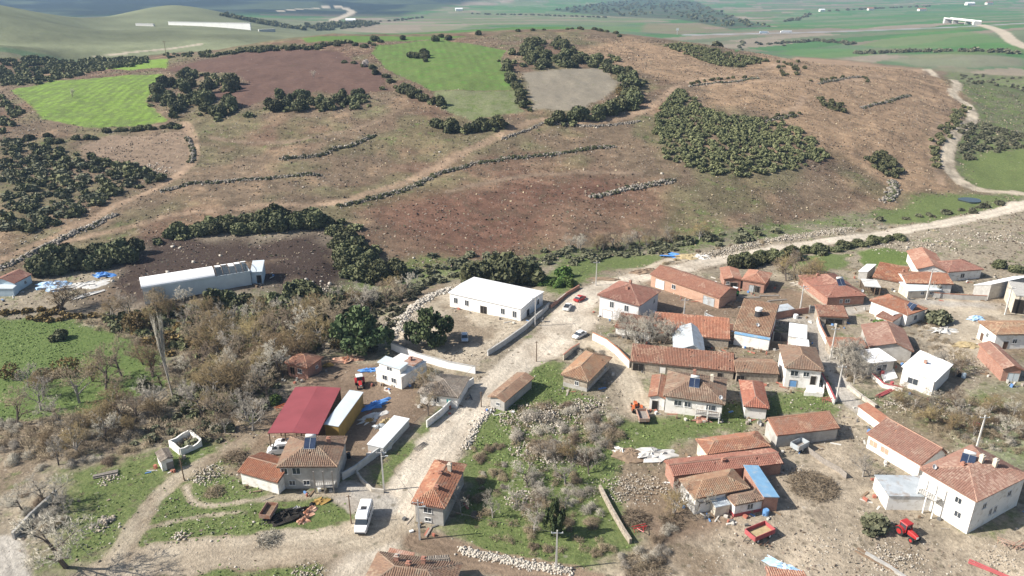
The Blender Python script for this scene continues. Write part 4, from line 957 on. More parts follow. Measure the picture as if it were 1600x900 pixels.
trng = np.random.default_rng(5)
def tiles_on(poly, acc, wid=0.34, ln=0.44, amp=0.105, missing=0.004):
    """Rows of half-round tiles over a roof plane; poly[0]-poly[1] is the eave."""
    P = np.array(poly, float); e = P[1] - P[0]; e /= np.linalg.norm(e); n = np.cross(P[1] - P[0], P[-1] - P[0]); n /= np.linalg.norm(n)
    if n[2] < 0: n = -n
    s = np.cross(n, e)
    if s[2] < 0: s = -s
    q = np.stack([(P - P[0]) @ e, (P - P[0]) @ s], 1)
    A = np.arange(q[:, 0].min() + wid / 2, q[:, 0].max(), wid); Bn = np.arange(ln / 2, q[:, 1].max(), ln)
    a, b = [t.ravel() for t in np.meshgrid(A, Bn)]
    k = inside(q, a, b) & (trng.uniform(0, 1, len(a)) > missing); a, b = a[k], b[k]
    if len(a) == 0: return
    m = len(a); a = a + trng.normal(0, 0.012, m)
    offs = np.array([-0.5, -0.22, 0.22, 0.5]) * wid * 1.02; hs = np.array([0.0, 1.0, 1.0, 0.0]) * amp
    lift = np.array([0.055, 0.015]); bb = np.array([-0.56, 0.56]) * ln
    skew = trng.normal(0, 0.012, m)
    sag = vnoise(a * .45 + P[0][0] * 3.1, b * .45, 3) * .13
    V = np.zeros((m, 2, 4, 3))
    for r in range(2):
        for c in range(4):
            V[:, r, c] = P[0] + np.outer(sag, n) + np.outer(a + offs[c] + skew * (1 if r else -1), e) + np.outer(b + bb[r], s) + np.outer(np.full(m, hs[c] + lift[r]) + trng.normal(0, 0.006, m), n)
    base = np.arange(m)[:, None, None] * 8
    F = base + np.array([[0, 1, 5, 4], [1, 2, 6, 5], [2, 3, 7, 6]])[None]
    row = trng.uniform(-.12, .12, len(Bn))
    pt = vnoise(a * .3 + P[0][1] * 5.7, b * .35 + P[0][0], 8); t = np.clip(trng.beta(1.6, 1.6, m) * .8 + (pt > .68) * .4 - (pt < .25) * .3, 0, 1)
    acc.append((V.reshape(-1, 3), F.reshape(-1, 4), np.repeat(t, 8)))

def ribs_on(poly, acc, wid=0.32, amp=0.05):
    """Corrugated sheet over a four-sided roof plane."""
    P = np.array(poly, float); n_ = max(2, int(np.linalg.norm(P[1] - P[0]) / wid)); t = np.linspace(0, 1, n_ * 4 + 1)
    nr = np.cross(P[1] - P[0], P[3] - P[0]); nr /= np.linalg.norm(nr); nr = nr if nr[2] > 0 else -nr
    prof = np.tile([0, 1.0, 1.0, 0.0], n_ + 1)[:len(t)] * amp + 0.015
    lo = P[0] + np.outer(t, P[1] - P[0]) + np.outer(prof, nr); hi = P[3] + np.outer(t, P[2] - P[3]) + np.outer(prof, nr)
    V = np.concatenate([lo, hi]); m = len(t); i = np.arange(m - 1)
    acc.append((V, np.stack([i, i + 1, m + i + 1, m + i], 1), np.zeros(2 * m)))

def side_matrix(side, w, d):
    a, off = {'f': (0, d / 2), 'r': (90, w / 2), 'b': (180, d / 2), 'l': (-90, w / 2)}[side]
    M = Matrix.Rotation(R(a), 4, 'Z')
    return M @ Matrix.Translation((0, -off, 0)), (w if side in 'fb' else d)

def add_window(root, M, L, u, z, ww, hh, frame='white_paint', pane='glass', name='window'):
    x = u * L / 2; t = 0.07; b = MB()
    b.box(x - ww/2 - t, x + ww/2 + t, -0.075, 0.03, z + hh, z + hh + t, M).box(x - ww/2 - t, x - ww/2, -0.075, 0.03, z, z + hh, M)
    b.box(x + ww/2, x + ww/2 + t, -0.075, 0.03, z, z + hh, M).box(x - 0.03, x + 0.03, -0.06, 0.03, z, z + hh, M)
    b.box(x - ww/2 - t - .05, x + ww/2 + t + .05, -0.14, 0.03, z - 0.07, z, M)
    o = b.build(name, frame, root)
    MB().box(x - ww/2, x + ww/2, -0.018, 0.03, z, z + hh, M).build('pane', pane, o)
    return o

def add_door_or_shade(root, M, L, u, z, ww, hh, material='door_brown', name='door'):  # in 'shade' this is a black panel painting an opening's dark interior
    x = u * L / 2; b = MB().box(x - ww/2, x + ww/2, -0.03, 0.03, z, z + hh, M)
    o = b.build(name, material, root)
    f = MB().box(x - ww/2 - .09, x - ww/2, -0.08, 0.03, z, z + hh + .09, M).box(x + ww/2, x + ww/2 + .09, -0.08, 0.03, z, z + hh + .09, M).box(x - ww/2, x + ww/2, -0.08, 0.03, z + hh, z + hh + .09, M)
    f.build('frame', 'wood_grey', o)
    if ww > 1.5:
        p = MB()
        for k in (0.0,): p.box(x - .025, x + .025, -0.055, 0.0, z, z + hh, M)
        p.build('joint', 'wood_grey', o)
    return o

def house(label, fl, fr, br, h, roof='hip', pitch=20, cover='tile_old', wall='plaster_white', over=0.45, axis=None, name='house', win=(), door=(), chim=(), base=None, sheet=False, cap=True, group=None, cat=None, ridge_at=0.5, z0=None):
    cx, cy, w, d, rz = rect(fl, fr, br, h)
    zc = hz(cx, cy) if z0 is None else z0
    root = thing(name, cx, cy, zc, rz, label, cat or name.split('_')[-1], group)
    tp = math.tan(R(pitch)); W2, D2 = w / 2, d / 2; ax = axis or ('x' if w >= d else 'y')
    xi, yi = W2 - over, D2 - over
    planes, lines = [], []
    if roof == 'hip':
        m = min(W2, D2); hr = h + tp * m
        if W2 >= D2: a, b = (-(W2 - D2), 0, hr), (W2 - D2, 0, hr)
        else: a, b = (0, -(D2 - W2), hr), (0, D2 - W2, hr)
        c = [(-W2,-D2,h),(W2,-D2,h),(W2,D2,h),(-W2,D2,h)]
        if W2 >= D2: planes = [[c[0],c[1],b,a],[c[1],c[2],b],[c[2],c[3],a,b],[c[3],c[0],a]]; lines = [(a,b),(c[0],a),(c[3],a),(c[1],b),(c[2],b)]
        else: planes = [[c[0],c[1],a],[c[1],c[2],b,a],[c[2],c[3],b],[c[3],c[0],a,b]]; lines = [(a,b),(c[0],a),(c[1],a),(c[2],b),(c[3],b)]
        zr = lambda x, y: h + tp * min(W2 - abs(x), D2 - abs(y))
    elif roof == 'gable' and ax == 'x':
        ry = -D2 + d * ridge_at; hr = h + tp * d * ridge_at; tb = (hr - h) / (D2 - ry)
        planes = [[(-W2,-D2,h),(W2,-D2,h),(W2,ry,hr),(-W2,ry,hr)],[(W2,D2,h),(-W2,D2,h),(-W2,ry,hr),(W2,ry,hr)]]; lines = [((-W2,ry,hr),(W2,ry,hr))]
        zr = lambda x, y: (h + tp * (y + D2)) if y < ry else h + tb * (D2 - y)
    elif roof == 'gable':
        rx = -W2 + w * ridge_at; hr = h + tp * w * ridge_at; tb = (hr - h) / (W2 - rx)
        planes = [[(-W2,D2,h),(-W2,-D2,h),(rx,-D2,hr),(rx,D2,hr)],[(W2,-D2,h),(W2,D2,h),(rx,D2,hr),(rx,-D2,hr)]]; lines = [((rx,-D2,hr),(rx,D2,hr))]
        zr = lambda x, y: (h + tp * (x + W2)) if x < rx else h + tb * (W2 - x)
    else:
        g = {'shed': (0, tp), 'shedb': (0, -tp), 'shedl': (tp, 0), 'shedr': (-tp, 0), 'flat': (0, 0.0)}[roof]
        zr = lambda x, y: h + (g[0] * (x + W2) if g[0] >= 0 else -g[0] * (W2 - x)) + (g[1] * (y + D2) if g[1] >= 0 else -g[1] * (D2 - y))
        q = [(-W2,-D2),(W2,-D2),(W2,D2),(-W2,D2)]
        if roof in ('shedl',): q = q[3:] + q[:3]
        if roof in ('shedr',): q = q[1:] + q[:1]
        if roof in ('shedb',): q = q[2:] + q[:2]
        planes = [[(x, y, zr(x, y)) for x, y in q]]
    # walls
    t = 0.16; c2 = [(-xi,-yi),(xi,-yi),(xi,yi),(-xi,yi)]; loop = []
    for k in range(4):
        loop.append(c2[k])
        if roof == 'gable':
            if ax == 'x' and k in (1, 3): loop.append((c2[k][0], ry))
            if ax == 'y' and k in (0, 2): loop.append((rx, c2[k][1]))
    n = len(loop); vs = [(x, y, -1.6) for x, y in loop] + [(x, y, zr(x, y) - t) for x, y in loop]
    if wall is None:
        for px_ in np.linspace(-xi, xi, 4):
            for py_ in np.linspace(-yi, yi, 4): MB().box(px_ - .1, px_ + .1, py_ - .1, py_ + .1, -1, zr(px_, py_) - .14).build('post', 'wood', root)
        MB().box(-xi, xi, yi - .06, yi, -1, zr(0, yi) - .6).build('back_wall', 'wood_grey', root)
    else:
        MB().add(vs, [tuple(range(n, 2 * n))] + [(k, (k + 1) % n, n + (k + 1) % n, n + k) for k in range(n)]).build('wall', wall, root)
    if base:
        s = 0.03; MB().box(-xi - s, xi + s, -yi - s, yi + s, -1.6, base[1]).build('plinth', base[0], root)
    # roof
    db = MB()
    for p in planes: db.prism(p, (0, 0, -0.12))
    ro = db.build('roof', cover, root)
    me = ro.data; at = me.attributes.new("tint", 'FLOAT', 'POINT'); at.data.foreach_set("value", np.full(len(me.vertices), 0.25, np.float32))
    acc = []
    for p in planes:
        (ribs_on if sheet and len(p) == 4 else tiles_on)(p, acc) if not (sheet and len(p) != 4) else None
    if acc:
        o = 0; Vs, Fs, Ts = [], [], []
        for V, F, T in acc: Vs.append(V); Fs.append(F + o); Ts.append(T); o += len(V)
        tl = obj_mesh('corrugated_sheet' if sheet else 'roof_tiles', np.concatenate(Vs), np.concatenate(Fs), cover, ro, False, {"tint": ('FLOAT', np.concatenate(Ts))})
        tl["kind"] = "stuff"
    if lines and cap and not sheet:
        rb = MB()
        for a, b in lines: rb.tube((a[0], a[1], a[2] + 0.06), (b[0], b[1], b[2] + 0.06), 0.15, 0.15, 6)
        rc = rb.build('ridge_tiles', cover, ro); rc["kind"] = "stuff"
        at = rc.data.attributes.new("tint", 'FLOAT', 'POINT'); at.data.foreach_set("value", np.full(len(rc.data.vertices), 0.9, np.float32))
    for (u, v, ch) in chim:
        x, y = u * xi, v * yi; z = zr(x, y); b = MB().box(x-.3, x+.3, y-.3, y+.3, z-.4, z+ch).box(x-.38, x+.38, y-.38, y+.38, z+ch, z+ch+.1).box(x-.2, x+.2, y-.2, y+.2, z+ch+.1, z+ch+.3)
        b.build('chimney', 'brick' if ch < 1.3 else 'plaster_cream', ro)
    for wi in win:
        M, L = side_matrix(wi[0], 2 * xi, 2 * yi); add_window(root, M, L, *wi[1:])
    for di in door:
        M, L = side_matrix(di[0], 2 * xi, 2 * yi); add_door_or_shade(root, M, L, *di[1:])
    root["roof_top"] = float(max(p[2] for pl in planes for p in pl))
    return dict(root=root, zr=zr, w=w, d=d, xi=xi, yi=yi, z=zc, rz=rz, c=(cx, cy), h=h)

def on_roof(hs, u, v, dz=0.0):
    x, y = u * hs['xi'], v * hs['yi']; c, s = math.cos(hs['rz']), math.sin(hs['rz'])
    return hs['c'][0] + x * c - y * s, hs['c'][1] + x * s + y * c, hs['z'] + hs['zr'](x, y) + dz

def solar_heater(hs, u, v, label, rz=None, tank=True):
    x, y, z = on_roof(hs, u, v); r = thing('solar_water_heater', x, y, z, hs['rz'] if rz is None else rz, label, 'solar heater', 'solar water heaters')
    M = Matrix.Translation((0, 0, 0.5)) @ Matrix.Rotation(R(38), 4, 'X')
    p = MB().box(-1.0, 1.0, -1.0, 1.0, 0, 0.1, M).build('panel', 'solar_glass', r)
    MB().box(-1.04, 1.04, -1.04, -1.0, -.01, .13, M).box(-1.04, 1.04, 1.0, 1.04, -.01, .13, M).box(-.02, .02, -1, 1, .1, .12, M).build('frame', 'sheet_zinc', p)
    MB().tube((-.9, .8, 0), (-.9, .85, 1.3), .03).tube((.9, .8, 0), (.9, .85, 1.3), .03).tube((-.9, -.8, -.3), (-.9, -.75, .1), .03).tube((.9, -.8, -.3), (.9, -.75, .1), .03).build('stand', 'sheet_zinc', r)
    if tank: MB().tube((-.85, .98, 1.45), (.85, .98, 1.45), .3, .3, 12).build('tank', 'white_paint', r, True)

def dish(x, y, z, label, rz=0.3, rad=0.45):
    r = thing('satellite_dish', x, y, z, rz, label, 'satellite dish', 'satellite dishes')
    MB().tube((0, 0, -.3), (0, 0, .6), .03).build('mast', 'sheet_zinc', r)
    M = Matrix.Translation((0, -.12, .65)) @ Matrix.Rotation(R(55), 4, 'X')
    rings = [[(rad * k * math.cos(a), rad * k * math.sin(a), (k * k) * .14) for a in np.linspace(0, 2 * math.pi, 13)[:-1]] for k in (0.05, .4, .75, 1.0)]
    rings += [[(p[0] * .97, p[1] * .97, p[2] - .02) for p in rings[-1]]] + [[(p[0], p[1], p[2] - .03) for p in rings[1]]]
    MB().loft(rings, M).build('reflector', 'white_paint', r, True)

def yard_wall(label, px, hgt, material='plaster_white', thick=0.25, cap=None, name='yard_wall', panel=None):
    P = survey(px); c = P.mean(0); root = thing(name, c[0], c[1], hz(*c), 0, label, 'wall'); z0 = hz(*c); root['kind'] = 'thing'
    b, k = MB(), MB()
    for i in range(len(P) - 1):
        L = np.hypot(*(P[i + 1] - P[i])); n = max(1, int(L / 3.5)); u = (P[i + 1] - P[i]) / L; nv = np.array([-u[1], u[0]]) * thick / 2
        for j in range(n):
            a, e = P[i] + u * L * j / n, P[i] + u * L * (j + 1) / n
            za, ze = hz(*a) - z0, hz(*e) - z0; a, e = a - c, e - c
            lo = [(*(a - nv), za - .8), (*(e - nv), ze - .8), (*(e + nv), ze - .8), (*(a + nv), za - .8)]; hi = [(*(a - nv), za + hgt), (*(e - nv), ze + hgt), (*(e + nv), ze + hgt), (*(a + nv), za + hgt)]
            b.add(lo + hi, [(4,5,6,7),(0,1,5,4),(1,2,6,5),(2,3,7,6),(3,0,4,7)])
            if cap:
                v2 = nv * 1.35
                k.add([(*(a - v2), za + hgt), (*(e - v2), ze + hgt), (*(e + v2), ze + hgt), (*(a + v2), za + hgt), (*(a - v2), za + hgt + .12), (*(e - v2), ze + hgt + .12), (*(e + v2), ze + hgt + .12), (*(a + v2), za + hgt + .12)], [(4,5,6,7),(0,1,5,4),(1,2,6,5),(2,3,7,6),(3,0,4,7)])
    b.build('wall_face', material, root)
    if cap: k.build('coping', cap, root)
    return root

def gate(label, a, b, hgt=2.0, material='sheet_zinc'):
    A, B_ = survey([a, b]); u = B_ - A; L = float(np.hypot(*u)); c = (A + B_) / 2
    r = thing('metal_gate', c[0], c[1], hz(*c), math.atan2(u[1], u[0]), label, 'gate')
    for s in (-1, 1):
        x0, x1 = (-L/2 + .05, -.03) if s < 0 else (.03, L/2 - .05); m = MB(); n = max(3, int((x1 - x0) / .35))
        for k in range(n):
            xa = x0 + (x1 - x0) * k / n; xb = x0 + (x1 - x0) * (k + 1) / n; m.box(xa, xb, -.03 - .03 * (k % 2), .03, .08, hgt)
        lf = m.build('leaf', material, r); MB().box(x0, x1, -.1, -.06, hgt * .3, hgt * .3 + .08).box(x0, x1, -.1, -.06, hgt * .8, hgt * .8 + .08).build('rail', 'steel_dark', lf)
        MB().box(s * L/2 - .12, s * L/2 + .12, -.15, .15, -.6, hgt + .25).build('post', 'concrete', r)
    return r
# ---------------------------------------------------------------- the village
f, r_, l_ = 'f', 'r', 'l'
HALL = house('long single storey white hall with flat white metal roof and graded yard', (700,458),(814,480.5),(848,454.5),4.0,'gable',3.5,'sheet_hall','plaster_new',0.3,'x','hall',sheet=True,cat='hall',
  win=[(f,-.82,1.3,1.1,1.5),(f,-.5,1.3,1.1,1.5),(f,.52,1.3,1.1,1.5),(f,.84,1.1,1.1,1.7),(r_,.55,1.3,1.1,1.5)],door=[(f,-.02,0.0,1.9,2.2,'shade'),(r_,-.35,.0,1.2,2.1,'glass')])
TWO = house('two storey lilac grey house with orange hipped roof beside the road',(933,462),(999.5,478.5),(1035,454),5.8,'hip',23,'tile_red','plaster_lilac',0.5,None,'house',win=[(f,-.35,3.2,1.1,1.6),(f,.4,3.2,1.1,1.6),(r_,.6,3.2,.9,1.1)],door=[(f,-.55,-.3,2.6,2.4,'plaster_new')],chim=[(-.1,.25,.8),(.05,-.35,.5)])
house('long brick barn with new orange gable roof',(1015,431),(1125,466),(1150,452),3.2,'gable',20,'tile_new','brick_pale',0.35,'x','barn',win=[(f,-.3,1.2,1.2,1.2)],door=[(f,-.72,-.2,3.0,2.6,'sheet_white'),(f,.72,-.2,3.4,2.6,'sheet_zinc')])
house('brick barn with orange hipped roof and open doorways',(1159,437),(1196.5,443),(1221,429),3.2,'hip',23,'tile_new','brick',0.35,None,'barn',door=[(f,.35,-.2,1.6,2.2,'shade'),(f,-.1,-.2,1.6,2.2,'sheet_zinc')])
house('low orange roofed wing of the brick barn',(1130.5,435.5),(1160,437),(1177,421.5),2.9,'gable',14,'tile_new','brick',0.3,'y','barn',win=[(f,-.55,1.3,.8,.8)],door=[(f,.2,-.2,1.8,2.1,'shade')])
BRK = house('brick farmhouse with patched red hipped roof',(1293,466),(1354,461),(1351,424),2.9,'hip',21,'tile_red','brick',0.3,None,'house',win=[(f,-.25,1.2,.7,.9),(f,.1,1.2,1.2,.9)],base=('stone_wall',.5),chim=[(-.4,.5,.6)])
house('white gabled house with new orange roof at the top of the village',(1433,420.5),(1481,424.5),(1478,398),3.0,'gable',22,'tile_new','plaster_white',0.4,'y','house')
house('orange hip roofed house between gabled house and leaning white roof',(1482,425.5),(1538,420),(1549,401),3.0,'hip',21,'tile_red','plaster_white',0.4,None,'house',win=[(f,-.1,.9,1.2,1.2)])
house('steep white sheet roofed shed leaning over a dark wall',(1521,446),(1547,455),(1566,424),2.6,'shedl',22,'sheet_white','concrete',0.2,None,'shed',sheet=True)
RB = house('long red brown farmhouse with pale metal porch',(1416,443),(1491,444),(1484,426),3.0,'gable',17,'tile_old','plaster_white',0.35,'x','house',win=[(f,.5,1.2,.9,1.0)],chim=[(-.9,.1,.8)])
house('pale metal porch roof of the red brown farmhouse',(1419,455),(1472,453),(1466,442),2.2,'shed',9,'sheet_pale','plaster_cream',0.25,None,'porch',sheet=True,win=[(f,-.1,1.0,.9,.7),(f,.45,1.0,.9,.7)])
house('low red brown shed between the brick and the red brown farmhouse',(1363,433),(1411,442),(1410,426),2.4,'shed',12,'tile_old','stone_wall',0.3,None,'shed')
TER = house('tiled house with white terrace canopy and solar panel',(1358,470),(1419,492.5),(1443,479),3.3,'hip',19,'tile_old','plaster_white',0.4,None,'house',win=[(f,.3,1.1,1.1,1.2),(r_,0,1.1,1.0,1.2)])
house('white terrace canopy before the tiled house',(1373,482),(1396,492),(1407,485),2.9,'flat',0,'sheet_white','plaster_white',0.15,None,'canopy',sheet=True)
house('small white outbuilding with tiled lean-to under the terrace canopy',(1368,494),(1395,503),(1404,494),2.0,'shed',10,'tile_new','plaster_white',0.2,None,'outbuilding')
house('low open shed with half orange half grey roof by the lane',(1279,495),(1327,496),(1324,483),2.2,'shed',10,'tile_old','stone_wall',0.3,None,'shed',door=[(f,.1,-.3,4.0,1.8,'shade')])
TANK = house('white cottage with red base, blue eave strip and rooftop tank',(1145,517),(1203.5,527),(1209,492),3.1,'shed',13,'tile_brown','plaster_white',0.35,None,'cottage',win=[(f,.45,1.1,1.5,1.1)],base=('plaster_red',.85))
house('blue metal awning along the cottage with rooftop tank',(1147,521.5),(1203,531),(1205,523),2.9,'shed',7,'sheet_blue','plaster_white',0.1,None,'awning',sheet=True)
house('white flat garage with red trim beside the lane',(1232,525),(1261,528.5),(1257,507),2.6,'flat',0,'sheet_white','plaster_white',0.12,None,'garage',sheet=True,base=('plaster_red',.3))
house('small white flat shed in front of the garage',(1245,541),(1265,543),(1262,531),2.2,'flat',0,'sheet_white','plaster_white',0.1,None,'shed',sheet=True)
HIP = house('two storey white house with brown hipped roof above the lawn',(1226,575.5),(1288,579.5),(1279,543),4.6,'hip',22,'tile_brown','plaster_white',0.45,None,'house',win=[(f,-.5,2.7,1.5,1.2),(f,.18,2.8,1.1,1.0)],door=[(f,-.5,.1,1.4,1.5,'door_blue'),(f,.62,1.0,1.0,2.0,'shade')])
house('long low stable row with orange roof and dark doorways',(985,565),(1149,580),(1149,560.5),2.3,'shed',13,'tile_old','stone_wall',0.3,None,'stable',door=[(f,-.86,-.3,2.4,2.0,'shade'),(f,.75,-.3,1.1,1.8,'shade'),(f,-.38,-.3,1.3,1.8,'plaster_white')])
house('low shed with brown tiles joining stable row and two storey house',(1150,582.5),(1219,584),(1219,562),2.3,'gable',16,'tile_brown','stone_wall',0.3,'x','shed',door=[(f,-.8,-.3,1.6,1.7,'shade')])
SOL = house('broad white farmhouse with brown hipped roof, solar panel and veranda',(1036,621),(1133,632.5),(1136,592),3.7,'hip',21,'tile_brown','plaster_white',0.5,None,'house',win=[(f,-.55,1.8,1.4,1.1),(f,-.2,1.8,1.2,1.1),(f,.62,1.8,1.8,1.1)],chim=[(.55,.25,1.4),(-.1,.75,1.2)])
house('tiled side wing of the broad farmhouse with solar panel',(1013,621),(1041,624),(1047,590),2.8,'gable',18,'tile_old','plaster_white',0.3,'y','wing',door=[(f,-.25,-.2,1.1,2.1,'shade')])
house('small cottage with faded red hipped roof below the stable row',(1162,636),(1202,639),(1204,598),2.7,'hip',24,'tile_red','plaster_white',0.4,None,'cottage')
COT = house('roadside cottage with steep brown tiled hip roof',(876,586.5),(919,597),(957,559),2.7,'hip',25,'tile_brown','stone_wall',0.45,None,'cottage',win=[(f,.15,1.0,.8,.9),(r_,.6,1.0,.8,.9)],base=('plaster_grey',.9))
house('small tiled shed at the head of the green garden strip',(762,621),(789,629),(835,590.5),2.4,'gable',17,'tile_brown','plaster_grey',0.4,'y','shed',win=[(f,.1,.9,.8,.6)])
house('red brick cottage with hipped roof among bare trees',(444,568),(480,574.5),(502,557),3.4,'hip',24,'tile_old','brick',0.4,None,'cottage',win=[(f,.25,1.5,1.0,1.0),(f,-.5,.9,1.0,1.7,'wood','shade'),(r_,.3,1.6,.7,.6)])
REDS = house('large open shed with magenta red sheet roof',(418,677),(497,677),(544,605.5),4.4,'gable',3,'sheet_magenta',None,0.2,'y','open_shed',sheet=True,cap=False,cat='shed')
house('zinc and white lean-to roof with yellow tarpaulin sides',(506,664),(529,666),(563,612),3.6,'shedr',4,'sheet_pale','tarp_yellow',0.12,None,'lean_to',sheet=True,cat='shed')
GRY = house('grey two storey house with mixed hipped roof and solar panel',(432,731),(527,730),(543,683),4.6,'hip',20,'tile_brown','plaster_grey',0.4,None,'house',win=[(f,-.85,3.0,1.0,1.1),(f,-.42,3.0,1.3,1.2),(f,-.62,.7,1.0,.9),(f,-.1,.7,1.0,.9)],chim=[(.55,.3,1.0)])
house('low tiled barn with white wall beside the grey house',(371,738),(434,755.5),(440,716),2.6,'gable',19,'tile_old','plaster_white',0.35,'x','barn')
house('long low white sheet roof along the road wall',(573,694),(599,700.5),(668,660),1.7,'flat',0,'sheet_white','concrete_new',0.12,None,'shed',sheet=True)
BLU = house('white terraced house with blue grey sheet roof',(586,577),(627,590),(660,562),3.0,'flat',0,'plaster_white','plaster_white',0.1,None,'house',sheet=True,win=[(f,-.3,1.0,1.2,1.1),(f,.4,1.0,1.2,1.1)])
house('raised blue grey sheet roof of the white terraced house',(589,566),(625,577),(640,569),4.5,'shed',5,'sheet_pale','plaster_white',0.3,None,'upper_room',sheet=True,cat='house',win=[(f,0,3.2,1.4,.8)])
house('rust brown flat roof behind the white terraced house',(628,566),(646,572),(660,561),3.6,'flat',0,'sheet_rust','plaster_white',0.1,None,'annex',sheet=True,cat='house',chim=[(-.4,0,.6)])
GRO = house('old cottage with grey tiled roof and turquoise windows',(652,614),(716,622),(736,590),2.7,'hip',17,'tile_grey','plaster_white',0.4,None,'cottage',win=[(f,-.1,.9,1.0,1.1,'white_paint','glass'),(f,.55,.9,.9,1.0,'white_paint','turquoise')])
RSD = house('two storey roadside house with steep red brown hip roof and chimneys',(642,787),(695,795),(739,728),3.9,'hip',24,'tile_old','plaster_grey',0.5,None,'house',win=[(f,-.1,2.2,1.3,1.0),(f,-.1,.5,1.0,.7)],chim=[(.4,.45,1.4),(.2,-.5,.5),(-.05,.15,.5)])
house('rusty corrugated lean-to at the bottom edge',(603,868),(643,876),(650,866),2.6,'shed',8,'sheet_rust','plaster_grey',0.1,None,'lean_to',sheet=True,cat='shed')
house('weathered tiled house cut by the bottom edge',(560,925),(700,945),(716,880),3.4,'hip',22,'tile_brown','plaster_grey',0.4,None,'house',chim=[(-.45,.5,1.0),(.2,.6,1.0),(-.1,.2,.6)])
house('grey tiled annex at the bottom edge beside the brown road',(663,892),(702,890),(712,868),3.2,'gable',24,'tile_grey','plaster_grey',0.25,'x','annex',cat='house')
house('long upper barn with red brown hipped roof by the lawn',(1105,712),(1204,697),(1199,672),2.8,'hip',20,'tile_old','plaster_cream',0.35,None,'barn')
house('middle barn with long red gable roof behind the white farm cottage',(1052,746),(1226,722),(1222,697),2.7,'gable',17,'tile_red','brick',0.35,'x','barn',chim=[(-.05,-.3,.6)])
FCT = house('white farm cottage with brown hipped roof facing the farmyard',(1086,781),(1172,762),(1150,731),3.3,'hip',20,'tile_brown','plaster_white',0.35,None,'cottage',win=[(f,-.5,1.6,.8,.8),(l_,0,1.6,.8,.8)],door=[(f,-.15,-.2,1.0,2.0,'door_brown')])
house('small tiled porch block with red base on the farm cottage',(1148,791),(1197,780),(1184,762),2.5,'hip',18,'tile_brown','plaster_white',0.3,None,'porch',win=[(f,.1,1.0,1.0,1.0)],base=('plaster_red',.6))
house('tiny zinc roofed shed leaning on the farm cottage',(1118,793),(1142,788),(1137,777),2.0,'shed',8,'sheet_pale','plaster_cream',0.1,None,'shed',sheet=True)
house('blue sheet lean-to roof beside the farm cottage',(1193,779),(1218,777),(1184,727),2.9,'shedr',6,'sheet_blue','brick',0.12,None,'lean_to',sheet=True,cat='shed')
house('long barn with red tiles and whitewashed gable above the farmyard',(1214,682),(1314,668.5),(1308,645),2.7,'gable',19,'tile_old','plaster_grey',0.35,'x','barn',ridge_at=.8)
house('long whitewashed barn with new orange roof beside the lane',(1353,678),(1439,729),(1468,702),2.9,'gable',21,'tile_new','plaster_white',0.35,'x','barn',ridge_at=.7,win=[(f,-.75,.9,1.6,1.2,'plaster_white','brick_pale'),(f,-.3,.9,1.6,1.2,'plaster_white','brick_pale')])
house('narrow tile capped outhouse at the lane end of the barn',(1340,634),(1376,661),(1388,655),2.0,'shed',10,'tile_new','plaster_white',0.2,None,'outhouse')
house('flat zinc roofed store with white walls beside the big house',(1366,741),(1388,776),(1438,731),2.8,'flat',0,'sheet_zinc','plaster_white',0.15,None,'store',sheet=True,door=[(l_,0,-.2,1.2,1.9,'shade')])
BIG = house('big two storey white house with orange hip roof and solar heater',(1436,734),(1526,788),(1630,752),6.3,'hip',20,'tile_new','plaster_white',0.45,None,'house',win=[(f,.45,4.0,1.0,1.0),(f,.55,1.6,1.0,1.0),(r_,-.55,3.6,.9,.9),(r_,-.2,1.4,.7,1.2),(r_,0.0,1.4,.7,1.2),(r_,.45,3.6,.9,.9)],chim=[(.05,.1,1.4),(.35,.35,1.4),(-.2,-.35,.5)])
house('whitewashed farmhouse with brown tiled roof at the right edge',(1527,504),(1556,524),(1626,506),3.8,'hip',19,'tile_brown','plaster_white',0.45,None,'house',win=[(f,.1,1.6,.8,1.0),(r_,-.3,1.4,.9,1.0)],door=[(f,-.45,-.2,.9,1.9,'door_brown'),(r_,-.6,-.2,1.0,2.0,'door_brown')])
house('orange gable roofed shed cut by the right edge',(1567,577),(1600,578),(1610,541),3.0,'gable',22,'tile_new','brick',0.3,'y','shed',door=[(f,.3,-.2,2.2,2.2,'sheet_pale')])
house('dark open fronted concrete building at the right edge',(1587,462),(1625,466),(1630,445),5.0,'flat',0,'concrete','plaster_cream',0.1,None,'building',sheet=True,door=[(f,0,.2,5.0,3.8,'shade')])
MOD = house('modern white house with flat white roof and grey front wall',(1359,568),(1402,562),(1391,540.5),3.2,'flat',0,'sheet_hall','plaster_grey',0.35,None,'house',sheet=True,win=[(f,.05,1.0,2.4,1.3)])
MOD2 = house('white pitched sheet roof block of the modern house with red vent',(1407,579),(1462,596.5),(1437,552),3.6,'shedr',7,'sheet_hall','plaster_white',0.3,None,'house',sheet=True,win=[(f,-.25,1.2,2.0,1.3)],chim=[(-.2,.05,.6)])
house('orange and grey gabled house behind the modern white house',(1357,543),(1428,549),(1413,514),2.7,'gable',17,'tile_new','plaster_grey',0.35,'y','house',ridge_at=.58)
house('low brown shed roof beside the concrete lane',(1298,544),(1357,543),(1358,531),2.1,'shed',11,'tile_old','stone_wall',0.3,None,'shed')
house('cottage with half white half zinc gable roof in the walled garden',(1052,548.5),(1102,551),(1119,517),2.5,'gable',22,'sheet_zinc','plaster_white',0.3,'y','cottage',sheet=True,ridge_at=.62)
house('long low orange roofed store behind the walled garden',(1020,521),(1141,531),(1143,508),2.3,'shed',11,'tile_new','stone_wall',0.3,None,'store')
house('low grey tiled shed behind the walled garden thorns',(960,512),(1019,520),(1024,503),2.2,'shed',10,'tile_old','plaster_white',0.3,None,'shed')
